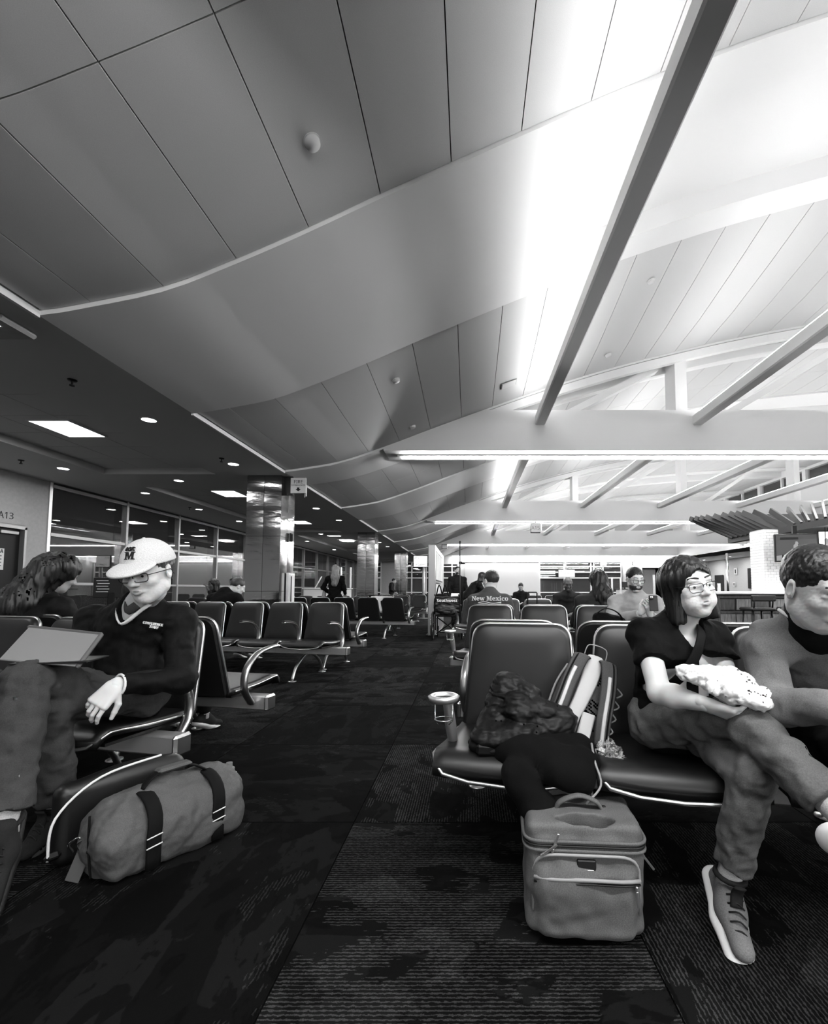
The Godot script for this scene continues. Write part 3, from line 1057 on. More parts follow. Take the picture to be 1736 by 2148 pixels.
func build_seating() -> void:
	seat_meshes()
	bench("row of seats holding the backpack and the person in a black T-shirt", 0.188, 1.937, false, 4, 1, {"cups": [0, 2], "tables": [1], "end": 0.27, "legs": [0.5, 2.5]})
	bench("row of seats backing onto the row with the loaded backpack", 0.30, 2.80, true, 4, 1, {"legs": [-0.33, 2.5]})
	bench("row of dark empty seats before the person in the printed T-shirt", 0.165, 4.70, false, 4, 1, {"cups": [0]})
	bench("row where the person in the printed T-shirt sits turned away", 0.33, 5.55, true, 4, 1)
	bench("row where the person with hands in lap sits by a suitcase", 0.06, 8.3, false, 6, 1)
	bench("row backing onto the seats with the suitcase before them", 0.2, 9.15, true, 6, 1)
	bench("row of seats where a small distant person looks down", 0.3, 14.6, false, 6, 1)
	bench("short row of two seats by the counters under the windows", 5.2, 16.0, false, 3, 1)
	bench("row where the person in the white cap sits", -1.76, 2.30, false, 4, -1, {"end": 0.40, "legs": [0.55, 2.5]})
	bench("row backing onto the seats of the person in the white cap", -1.70, 3.12, true, 4, -1, {"end": 0.40, "legs": [0.75, 2.6], "no_pads": true})
	bench("row of empty dark seats across the aisle from the wheelchair", -1.90, 5.62, false, 5, -1, {"end": 0.45})
	bench("row backing onto the empty dark seats near the first steel column", -1.80, 6.42, true, 5, -1)
	bench("row of seats turned away with their plain shells and a striped bag beyond", -1.62, 10.3, true, 7, -1, {"end": 0.42, "legs": [0.3, 3.0, 5.8]})
	bench("row of seats facing the turned-away row with the striped bag on it", -1.95, 12.3, false, 7, -1)
	bench("row of seats beside the second steel column", -1.75, 15.2, false, 3, -1)
	bench("row of seats beyond the tall display board", -1.9, 18.5, false, 5, -1)
	bench("row of seats under the windows by the first steel column", -4.6, 9.0, false, 3, -1)

# ================================================================ soft shapes: distances on a grid, joined smoothly, meshed as surface nets
class Field:
	var o: Vector3
	var nx: int
	var ny: int
	var nz: int
	var h: float
	var g: PackedFloat32Array
	var color: Callable

	func _init(lo: Vector3, hi: Vector3, cell: float) -> void:
		o = lo
		h = cell
		nx = int((hi.x - lo.x) / cell) + 2
		ny = int((hi.y - lo.y) / cell) + 2
		nz = int((hi.z - lo.z) / cell) + 2
		g = PackedFloat32Array()
		g.resize(nx * ny * nz)
		g.fill(9.0)

	func span(lo: Vector3, hi: Vector3) -> Array:
		var a := ((lo - o) / h).floor()
		var b := ((hi - o) / h).ceil()
		return [maxi(int(a.x), 0), maxi(int(a.y), 0), maxi(int(a.z), 0), mini(int(b.x), nx - 1), mini(int(b.y), ny - 1), mini(int(b.z), nz - 1)]

	# tapered capsule; flat > 1 thins it along the direction n
	func cap(a: Vector3, b: Vector3, ra: float, rb: float, k := 0.02, n := Vector3.ZERO, flat := 1.0) -> void:
		var m := maxf(ra, rb) + k + 2.0 * h
		var s := span(a.min(b) - Vector3(m, m, m), a.max(b) + Vector3(m, m, m))
		var ba := b - a
		var inv := 1.0 / maxf(ba.length_squared(), 1e-9)
		var dr := rb - ra
		var sq := flat - 1.0
		var ik := 0.25 / maxf(k, 1e-6)
		for iz in range(s[2], s[5] + 1):
			for iy in range(s[1], s[4] + 1):
				var i: int = (iz * ny + iy) * nx + s[0]
				var q := o + Vector3(s[0], iy, iz) * h - a
				for ix in range(s[0], s[3] + 1):
					var p := q
					if sq != 0.0: p += n * (q.dot(n) * sq)
					var t := clampf(p.dot(ba) * inv, 0.0, 1.0)
					var d := (p - ba * t).length() - ra - dr * t
					var e := g[i]
					if d < e - k: g[i] = d
					elif d < e + k:
						var w := k - absf(d - e)
						g[i] = minf(d, e) - w * w * ik
					i += 1
					q.x += h

	func ell(c: Vector3, r: Vector3, bs := Basis(), k := 0.02, cut := false) -> void:
		var m := maxf(r.x, maxf(r.y, r.z)) + k + 2.0 * h
		var s := span(c - Vector3(m, m, m), c + Vector3(m, m, m))
		var inv := bs.transposed()
		var ik := 0.25 / maxf(k, 1e-6)
		var r1 := Vector3(1 / r.x, 1 / r.y, 1 / r.z)
		var r2 := r1 * r1
		for iz in range(s[2], s[5] + 1):
			for iy in range(s[1], s[4] + 1):
				var i: int = (iz * ny + iy) * nx + s[0]
				var q := inv * (o + Vector3(s[0], iy, iz) * h - c)
				var dx := inv * Vector3(h, 0, 0)
				for ix in range(s[0], s[3] + 1):
					var k0 := (q * r1).length()
					var k1 := (q * r2).length()
					var d := k0 * (k0 - 1.0) / maxf(k1, 1e-6) if k1 > 1e-6 else -r.x
					var e := g[i]
					if cut:
						d = -d
						if d > e + k: g[i] = d
						elif d > e - k:
							var w := k - absf(d - e)
							g[i] = maxf(d, e) + w * w * ik
					else:
						if d < e - k: g[i] = d
						elif d < e + k:
							var w := k - absf(d - e)
							g[i] = minf(d, e) - w * w * ik
					i += 1
					q += dx

	func slab(c: Vector3, half: Vector3, rnd: float, bs := Basis(), k := 0.01, cut := false) -> void:
		var m := half.length() + k + 2.0 * h
		var ext := bs.x.abs() * half.x + bs.y.abs() * half.y + bs.z.abs() * half.z + Vector3.ONE * (k + 2.0 * h)
		var s := span(c - ext, c + ext)
		var inv := bs.transposed()
		var ik := 0.25 / maxf(k, 1e-6)
		var core := half - Vector3.ONE * rnd
		for iz in range(s[2], s[5] + 1):
			for iy in range(s[1], s[4] + 1):
				var i: int = (iz * ny + iy) * nx + s[0]
				var q := inv * (o + Vector3(s[0], iy, iz) * h - c)
				var dx := inv * Vector3(h, 0, 0)
				for ix in range(s[0], s[3] + 1):
					var u := q.abs() - core
					var d := u.max(Vector3.ZERO).length() + minf(maxf(u.x, maxf(u.y, u.z)), 0.0) - rnd
					var e := g[i]
					if cut:
						d = -d
						if d > e + k: g[i] = d
						elif d > e - k:
							var w := k - absf(d - e)
							g[i] = maxf(d, e) + w * w * ik
					else:
						if d < e - k: g[i] = d
						elif d < e + k:
							var w := k - absf(d - e)
							g[i] = minf(d, e) - w * w * ik
					i += 1
					q += dx

	# keep what lies below the plane n.p = at, only near a centre (0 = everywhere)
	func trim(n: Vector3, at: float, c := Vector3.ZERO, r := 0.0) -> void:
		var s := [0, 0, 0, nx - 1, ny - 1, nz - 1]
		if r > 0.0: s = span(c - Vector3(r, r, r), c + Vector3(r, r, r))
		for iz in range(s[2], s[5] + 1):
			for iy in range(s[1], s[4] + 1):
				var i: int = (iz * ny + iy) * nx + s[0]
				var v := n.dot(o + Vector3(s[0], iy, iz) * h) - at
				for ix in range(s[0], s[3] + 1):
					if g[i] < v: g[i] = v
					v += n.x * h
					i += 1

	# folds: noise added near the skin; stretch sets how long they run along each axis
	func folds(amp: float, freq: float, seed_: int, stretch := Vector3.ONE, sharp := false, lo := Vector3(-99, -99, -99), hi := Vector3(99, 99, 99)) -> void:
		var nz_ := FastNoiseLite.new()
		nz_.seed = seed_
		nz_.frequency = freq
		nz_.fractal_octaves = 2
		if sharp: nz_.fractal_type = FastNoiseLite.FRACTAL_RIDGED
		var band := amp + 3.0 * h
		var s := span(lo.max(o), hi.min(o + Vector3(nx, ny, nz) * h))
		for iz in range(s[2], s[5] + 1):
			for iy in range(s[1], s[4] + 1):
				var i: int = (iz * ny + iy) * nx + s[0]
				for ix in range(s[0], s[3] + 1):
					if absf(g[i]) < band:
						var p := (o + Vector3(ix, iy, iz) * h) * stretch
						g[i] += amp * nz_.get_noise_3d(p.x, p.y, p.z)
					i += 1

	# adds the surface to the arrays [positions, normals, indices, colours]
	func mesh(out: Array, tint := Color.WHITE) -> void:
		var P: PackedVector3Array = out[0]
		var N: PackedVector3Array = out[1]
		var I: PackedInt32Array = out[2]
		var C: PackedColorArray = out[3]
		var id := PackedInt32Array()
		id.resize(nx * ny * nz)
		id.fill(-1)
		var near := 2.2 * h
		var sy := nx
		var sz := nx * ny
		for iz in nz - 1:
			for iy in ny - 1:
				var i := (iz * ny + iy) * nx
				for ix in nx - 1:
					var a := g[i]
					if a < near and a > -near:
						var b := g[i + 1]
						var c := g[i + sy]
						var d := g[i + sy + 1]
						var e := g[i + sz]
						var f := g[i + sz + 1]
						var j := g[i + sz + sy]
						var l := g[i + sz + sy + 1]
						var m := (1 if a < 0 else 0) + (1 if b < 0 else 0) + (1 if c < 0 else 0) + (1 if d < 0 else 0) + (1 if e < 0 else 0) + (1 if f < 0 else 0) + (1 if j < 0 else 0) + (1 if l < 0 else 0)
						if m > 0 and m < 8:
							var p := Vector3.ZERO
							var n := 0
							if (a < 0) != (b < 0): p += Vector3(a / (a - b), 0, 0); n += 1
							if (c < 0) != (d < 0): p += Vector3(c / (c - d), 1, 0); n += 1
							if (e < 0) != (f < 0): p += Vector3(e / (e - f), 0, 1); n += 1
							if (j < 0) != (l < 0): p += Vector3(j / (j - l), 1, 1); n += 1
							if (a < 0) != (c < 0): p += Vector3(0, a / (a - c), 0); n += 1
							if (b < 0) != (d < 0): p += Vector3(1, b / (b - d), 0); n += 1
							if (e < 0) != (j < 0): p += Vector3(0, e / (e - j), 1); n += 1
							if (f < 0) != (l < 0): p += Vector3(1, f / (f - l), 1); n += 1
							if (a < 0) != (e < 0): p += Vector3(0, 0, a / (a - e)); n += 1
							if (b < 0) != (f < 0): p += Vector3(1, 0, b / (b - f)); n += 1
							if (c < 0) != (j < 0): p += Vector3(0, 1, c / (c - j)); n += 1
							if (d < 0) != (l < 0): p += Vector3(1, 1, d / (d - l)); n += 1
							p = o + (Vector3(ix, iy, iz) + p / n) * h
							id[i] = P.size()
							P.append(p)
							a = minf(a, near); b = minf(b, near); c = minf(c, near); d = minf(d, near); e = minf(e, near); f = minf(f, near); j = minf(j, near); l = minf(l, near)
							N.append(Vector3(b + d + f + l - a - c - e - j, c + d + j + l - a - b - e - f, e + f + j + l - a - b - c - d).normalized())
							C.append(color.call(p) if color.is_valid() else tint)
					i += 1
		for iz in range(1, nz - 1):
			for iy in range(1, ny - 1):
				var i := (iz * ny + iy) * nx + 1
				for ix in range(1, nx - 1):
					var v := id[i]
					if v >= 0:
						var a := g[i] < 0.0
						if a != (g[i + 1] < 0.0): put(I, v, id[i - sy], id[i - sy - sz], id[i - sz], a)
						if a != (g[i + sy] < 0.0): put(I, v, id[i - sz], id[i - 1 - sz], id[i - 1], a)
						if a != (g[i + sz] < 0.0): put(I, v, id[i - 1], id[i - 1 - sy], id[i - sy], a)
					i += 1
		out[0] = P
		out[1] = N
		out[2] = I
		out[3] = C

	func put(I: PackedInt32Array, a: int, b: int, c: int, d: int, inside: bool) -> void:
		if b < 0 or c < 0 or d < 0: return
		if inside:
			for v in [a, c, b, a, d, c]: I.append(v)
		else:
			for v in [a, b, c, a, c, d]: I.append(v)

func arrays() -> Array:
	return [PackedVector3Array(), PackedVector3Array(), PackedInt32Array(), PackedColorArray()]

func soft(out: Array, colored := false) -> ArrayMesh:
	var a := []
	a.resize(Mesh.ARRAY_MAX)
	a[Mesh.ARRAY_VERTEX] = out[0]
	a[Mesh.ARRAY_NORMAL] = out[1]
	a[Mesh.ARRAY_INDEX] = out[2]
	if colored: a[Mesh.ARRAY_COLOR] = out[3]
	var m := ArrayMesh.new()
	m.add_surface_from_arrays(Mesh.PRIMITIVE_TRIANGLES, a)
	return m

func one(f: Field) -> ArrayMesh:
	var a := arrays()
	f.mesh(a)
	return soft(a)

# ================================================================ luggage and other things
func object_materials() -> void:
	cloth("bag_grey", 0.42, 0.62, 0.03)
	cloth("duffel_grey", 0.36, 0.6, 0.03)
	cloth("strap_black", 0.03, 0.8, 0.05)
	mat("stitch_white", 0.85, 0.8)
	mat("zip_metal", 0.75, 0.3, 0.9)
	mat("piping", 0.55, 0.5)
	cloth("pack_grey", 0.34, 0.8, 0.05)
	mat("pack_mesh", 0.74, 0.85)
	cloth("puffer", 0.085, 0.45, 0.02)
	cloth("wool_black", 0.022, 0.95, 0.08)
	mat("paper", 0.88, 0.8)
	mat("card_sleeve", 0.42, 0.8)
	mat("lid_black", 0.03, 0.25)
	var pl := mat("clear_plastic", 0.8, 0.08, 0.0, 0.7)
	pl.transparency = BaseMaterial3D.TRANSPARENCY_ALPHA
	pl.albedo_color.a = 0.35
	mat("tablet_case", 0.30, 0.5)
	mat("tablet_back", 0.45, 0.55)
	mat("leather_dark", 0.05, 0.45)
	mat("tile_glaze", 0.86, 0.16, 0.0, 0.6)
	mat("grout", 0.6, 0.9)
	grained(mat("oak", 0.58, 0.6), 0.03, 0.55, 1.0, 1.2, 0.0, 17, 4, Vector3(3, 0.4, 3))
	grained(mat("oak_dark", 0.32, 0.6), 0.03, 0.6, 1.0, 1.2, 0.0, 19, 4, Vector3(3, 0.4, 3))
	mat("slat_dark", 0.13, 0.55)
	mat("stripe_white", 0.85, 0.8)

func build_objects() -> void:
	object_materials()
	roller_bag()
	backpack()
	jackets()
	small_things()
	duffel()
	wheelchair()
	boards_and_signs()
	bar()
	ceiling_bits()

func roller_bag() -> void:
	var o := thing("carry_on_bag", "grey zipped wheeled bag with an open top pocket on the carpet", "luggage", v3(0.357, 0, 1.53), deg_to_rad(-4))
	var f := Field.new(Vector3(-0.26, -0.02, -0.2), Vector3(0.26, 0.42, 0.2), 0.005)
	f.slab(Vector3(0, 0.175, -0.01), Vector3(0.178, 0.165, 0.115), 0.035)
	f.slab(Vector3(0, 0.2, 0.07), Vector3(0.165, 0.12, 0.045), 0.035, Basis(), 0.02)
	f.slab(Vector3(0, 0.12, 0.095), Vector3(0.15, 0.105, 0.035), 0.032, Basis(), 0.012)
	f.ell(Vector3(-0.05, 0.16, 0.11), Vector3(0.1, 0.08, 0.035), Basis(), 0.03)
	f.slab(Vector3(0, 0.318, 0.0), Vector3(0.172, 0.022, 0.108), 0.02, Basis(), 0.006)
	f.ell(Vector3(0.005, 0.34, 0.066), Vector3(0.092, 0.15, 0.034), Basis(), 0.006, true)
	f.folds(0.006, 9.0, 3)
	part("body", one(f), M.bag_grey, o)
	var zip := func(called: String, pts: Array, r: float, m: Material): part(called, tube_mesh(pts, r, 6), m, o)
	# zip line round the lid and piping
	var ring := rounded([Vector2(-0.182, -0.118), Vector2(0.182, -0.118), Vector2(0.182, 0.118), Vector2(-0.182, 0.118)], [0.04, 0.04, 0.05, 0.05], 5)
	for y in [[0.296, 0.0055, M.bag_grey], [0.283, 0.004, M.black], [0.270, 0.0055, M.bag_grey]]:
		var pts := []
		for p in ring: pts.append(Vector3(p.x * 1.005, y[0], p.y * 1.0 + 0.0))
		part("zip_line", tube_mesh(pts, y[1], 6, true), y[2], o)
	var arc := []
	for p in rounded([Vector2(-0.158, 0.09), Vector2(-0.158, 0.262), Vector2(0.158, 0.262), Vector2(0.158, 0.09)], [0.0, 0.07, 0.07, 0.0], 6): arc.append(Vector3(p.x, p.y, 0.126 - 0.022 * pow(absf(p.x) / 0.158, 6.0)))
	part("piping", tube_mesh(arc, 0.005, 6), M.piping, o)
	var pk := []
	for i in 13: pk.append(Vector3(lerpf(-0.155, 0.155, i / 12.0), 0.195 + 0.006 * sin(i / 12.0 * PI), 0.140 - 0.018 * pow(i / 6.0 - 1.0, 4.0)))
	part("pocket_zip", tube_mesh(pk, 0.006, 6), M.piping, o)
	var pk2 := []
	for p in pk: pk2.append(p + Vector3(0, -0.011, 0.001))
	part("pocket_zip", tube_mesh(pk2, 0.0035, 6), M.black, o)
	part("logo_patch", cbox_mesh(Vector3(0.0, 0.232, 0.121), Vector3(0.056, 0.034, 0.012), 0.003), M.black, o)
	part("logo_rim", cbox_mesh(Vector3(0.0, 0.222, 0.1275), Vector3(0.04, 0.003, 0.003), 0.001), M.zip_metal, o)
	part("handle", tube_mesh(curve([Vector3(-0.075, 0.332, -0.015), Vector3(-0.055, 0.362, -0.005), Vector3(0, 0.382, 0.0), Vector3(0.055, 0.362, -0.005), Vector3(0.075, 0.332, -0.015)], 6), 0.014, 10, false, 0.5, Vector3(0, 0, 1)), M.bag_grey, o)
	for s in [-1, 1]: part("rivet", lathe_mesh([[0.0, 0.0], [0.008, 0.0], [0.006, 0.004], [0.0, 0.005]], 12, true), M.black, o, Transform3D(Basis(), Vector3(0.083 * s, 0.338, -0.02)))
	part("rear_flap", cbox_mesh(Vector3(-0.02, 0.365, -0.118), Vector3(0.16, 0.09, 0.028), 0.012, Basis(Vector3.RIGHT, -0.2)), M.bag_grey, o)
	var flap_edge := []
	for p in rounded([Vector2(-0.1, 0.325), Vector2(-0.1, 0.412), Vector2(0.062, 0.412), Vector2(0.062, 0.325)], [0, 0.025, 0.025, 0], 5): flap_edge.append(Vector3(p.x, p.y, -0.11 - (p.y - 0.36) * 0.2))
	part("flap_piping", tube_mesh(flap_edge, 0.004, 6), M.piping, o)
	for e in [[-0.13, 0.262, 0.122, 0.6], [-0.1, 0.272, 0.118, 1.2], [0.142, 0.178, 0.128, -1.5], [0.19, 0.22, 0.03, -0.9]]:
		var z := group_part("zip_pull", o, Transform3D(Basis(Vector3(0, 0, 1), e[3]), Vector3(e[0], e[1], e[2])))
		part("slider", cbox_mesh(Vector3(0, 0, 0.004), Vector3(0.014, 0.008, 0.008), 0.002), M.zip_metal, z)
		part("tab", cbox_mesh(Vector3(0.03, 0, 0.006), Vector3(0.045, 0.007, 0.003), 0.001), M.zip_metal, z)
	for s in [-1, 1]: part("wheel", lathe_mesh([[0.0, -0.012], [0.024, -0.012], [0.024, 0.012], [0.0, 0.012]], 16, false, Basis(Vector3(0, 0, 1), PI / 2)), M.rubber, o, Transform3D(Basis(), Vector3(0.13 * s, 0.024, -0.095)))

func backpack() -> void:
	var o := thing("backpack", "grey backpack with wide padded straps leaning on the seat", "backpack", v3(0.40, 0.445, 1.83), deg_to_rad(-14))
	var lean := Basis(Vector3(0, 0, 1), -0.30) * Basis(Vector3.RIGHT, -0.34)
	var f := Field.new(Vector3(-0.24, -0.03, -0.36), Vector3(0.32, 0.46, 0.22), 0.006)
	f.cap(lean * Vector3(0, 0.10, -0.03), lean * Vector3(0, 0.24, -0.05), 0.13, 0.115, 0.03, lean.z, 1.7)
	f.cap(lean * Vector3(0, 0.24, -0.05), lean * Vector3(0, 0.32, -0.05), 0.115, 0.06, 0.03, lean.z, 1.5)
	f.ell(lean * Vector3(0.0, 0.12, -0.1), Vector3(0.12, 0.13, 0.06), lean, 0.03)
	f.folds(0.006, 8.0, 9)
	part("body", one(f), M.pack_grey, o)
	var L := func(x: float, y: float, z: float) -> Vector3: return lean * Vector3(x, y, z)
	# pale back panel that narrows in a long curve
	part("back_panel", tube_mesh(curve([L.call(0.0, 0.365, -0.01), L.call(0.0, 0.28, 0.026), L.call(-0.012, 0.18, 0.05), L.call(-0.03, 0.08, 0.054), L.call(-0.035, 0.01, 0.042)], 5), [0.03, 0.033, 0.035, 0.036, 0.036, 0.036, 0.035, 0.034, 0.033, 0.032, 0.031, 0.03, 0.029, 0.028, 0.028, 0.029, 0.03, 0.031, 0.031, 0.03, 0.028], 10, false, 0.3, lean.x), M.pack_mesh, o)
	part("lower_mesh", cbox_mesh(L.call(0.03, 0.07, 0.056), Vector3(0.05, 0.12, 0.01), 0.004, lean), M.pack_mesh, o)
	for s in [-1, 1]:
		var p := curve([L.call(0.045 * s, 0.35, -0.01), L.call(0.058 * s, 0.335, 0.04), L.call(0.075 * s, 0.24, 0.07), L.call(0.085 * s, 0.12, 0.085), L.call(0.10 * s, 0.03, 0.06)], 5)
		var r := []
		for i in p.size(): r.append(0.034 - 0.008 * i / p.size())
		var strap := part("shoulder_strap", tube_mesh(p, r, 10, false, 0.28, lean.x), M.pack_grey, o)
		var e := []
		for q in p: e.append(q + lean * Vector3(0.016 * s, 0.002, 0.0085))
		part("strap_edge", tube_mesh(e, 0.0035, 6), M.strap_black, strap)
		var e2 := []
		for q in p.slice(8): e2.append(q + lean * Vector3(0.0, 0.004, 0.0095))
		part("strap_band", tube_mesh(e2, 0.008, 6, false, 0.25, lean.x), M.pack_mesh, strap)
		part("webbing", tube_mesh(curve([L.call(0.10 * s, 0.03, 0.06), L.call(0.115 * s, 0.005, 0.05), L.call(0.12 * s, 0.02, -0.02)], 4), 0.011, 6, false, 0.2, lean.x), M.pack_mesh, strap)
		part("buckle", cbox_mesh(L.call(0.105 * s, 0.02, 0.066), Vector3(0.03, 0.022, 0.012), 0.004, lean), M.zip_metal, strap)
	part("haul_loop", tube_mesh(curve([L.call(-0.045, 0.365, -0.03), L.call(-0.035, 0.415, -0.045), L.call(0.035, 0.415, -0.045), L.call(0.045, 0.365, -0.03)], 5), 0.008, 6, false, 0.3, Vector3(0, 0, 1)), M.piping, o)
	part("side_zip", tube_mesh(curve([L.call(-0.13, 0.06, 0.0), L.call(-0.125, 0.2, 0.0), L.call(-0.1, 0.3, -0.01)], 5), 0.005, 6), M.piping, o)
	for i in 4: part("cord", tube_mesh(curve([L.call(0.116, 0.27 - i * 0.05, -0.02), L.call(0.138, 0.25 - i * 0.05, -0.01), L.call(0.12, 0.23 - i * 0.05, 0.0)], 4), 0.0035, 6), M.piping, o)

func jackets() -> void:
	var o := thing("puffer_jacket", "dark quilted puffer jacket crumpled on the seat beside the backpack", "jacket", v3(0.20, 0.44, 1.80))
	var f := Field.new(Vector3(-0.26, -0.03, -0.18), Vector3(0.26, 0.34, 0.2), 0.005)
	f.cap(Vector3(-0.12, 0.02, 0.02), Vector3(-0.05, 0.22, -0.07), 0.085, 0.06, 0.03)
	f.cap(Vector3(-0.05, 0.22, -0.07), Vector3(0.03, 0.2, -0.02), 0.06, 0.05, 0.03)
	f.cap(Vector3(-0.02, 0.16, 0.03), Vector3(0.16, 0.12, 0.02), 0.06, 0.05, 0.02)
	f.cap(Vector3(0.0, 0.08, 0.06), Vector3(0.15, 0.06, 0.03), 0.065, 0.055, 0.02)
	f.cap(Vector3(-0.14, 0.05, 0.06), Vector3(0.0, 0.06, 0.08), 0.06, 0.06, 0.02)
	f.folds(0.010, 6.0, 5, Vector3(0.8, 2.4, 0.8), true)
	f.folds(0.004, 22.0, 8)
	part("body", one(f), M.puffer, o)
	part("cuff", cbox_mesh(Vector3(-0.12, 0.03, 0.105), Vector3(0.11, 0.04, 0.02), 0.009, Basis(Vector3(0, 0, 1), -0.05)), M.puffer, o)
	var c := thing("black_coat", "black coat hanging over the front edge of the seat", "coat", v3(0.25, 0.445, 1.70))
	f = Field.new(Vector3(-0.24, -0.30, -0.14), Vector3(0.26, 0.14, 0.2), 0.006)
	f.cap(Vector3(-0.1, 0.02, -0.02), Vector3(0.15, 0.02, -0.03), 0.065, 0.06, 0.03)
	f.cap(Vector3(-0.06, 0.03, 0.03), Vector3(0.16, 0.0, 0.07), 0.06, 0.05, 0.03)
	f.cap(Vector3(-0.09, -0.02, 0.105), Vector3(-0.02, -0.13, 0.12), 0.055, 0.06, 0.03)
	f.cap(Vector3(-0.02, -0.13, 0.12), Vector3(0.015, -0.15, 0.12), 0.06, 0.058, 0.02)
	f.cap(Vector3(0.05, -0.01, 0.12), Vector3(0.12, -0.04, 0.12), 0.05, 0.045, 0.04)
	f.folds(0.012, 7.0, 15)
	part("body", one(f), M.wool_black, c)
	part("zip_edge", tube_mesh(curve([Vector3(0.185, 0.06, 0.04), Vector3(0.178, 0.02, 0.11), Vector3(0.185, -0.04, 0.15), Vector3(0.13, -0.09, 0.168)], 5), 0.004, 6), M.piping, c)
	part("zip_pull", tube_mesh(curve([Vector3(-0.045, -0.14, 0.19), Vector3(-0.05, -0.19, 0.185), Vector3(-0.045, -0.22, 0.18)], 3), 0.004, 6), M.zip_metal, c)
	var b := thing("black_daypack", "black daypack standing on a seat beyond the person in the black T-shirt", "backpack", v3(1.31, 0.44, 4.35))
	f = Field.new(Vector3(-0.26, -0.02, -0.2), Vector3(0.26, 0.5, 0.2), 0.012)
	f.ell(Vector3(0, 0.16, 0), Vector3(0.19, 0.2, 0.13), Basis(), 0.03)
	f.cap(Vector3(-0.08, 0.35, 0), Vector3(0.1, 0.3, 0), 0.06, 0.07, 0.06)
	f.folds(0.015, 6.0, 5)
	part("body", one(f), M.wool_black, b)
	part("strap", tube_mesh(curve([Vector3(-0.1, 0.4, 0.03), Vector3(-0.02, 0.44, 0.05), Vector3(0.1, 0.38, 0.06), Vector3(0.16, 0.2, 0.12)], 5), 0.02, 8, false, 0.3, Vector3(0, 0, 1)), M.strap_black, b)

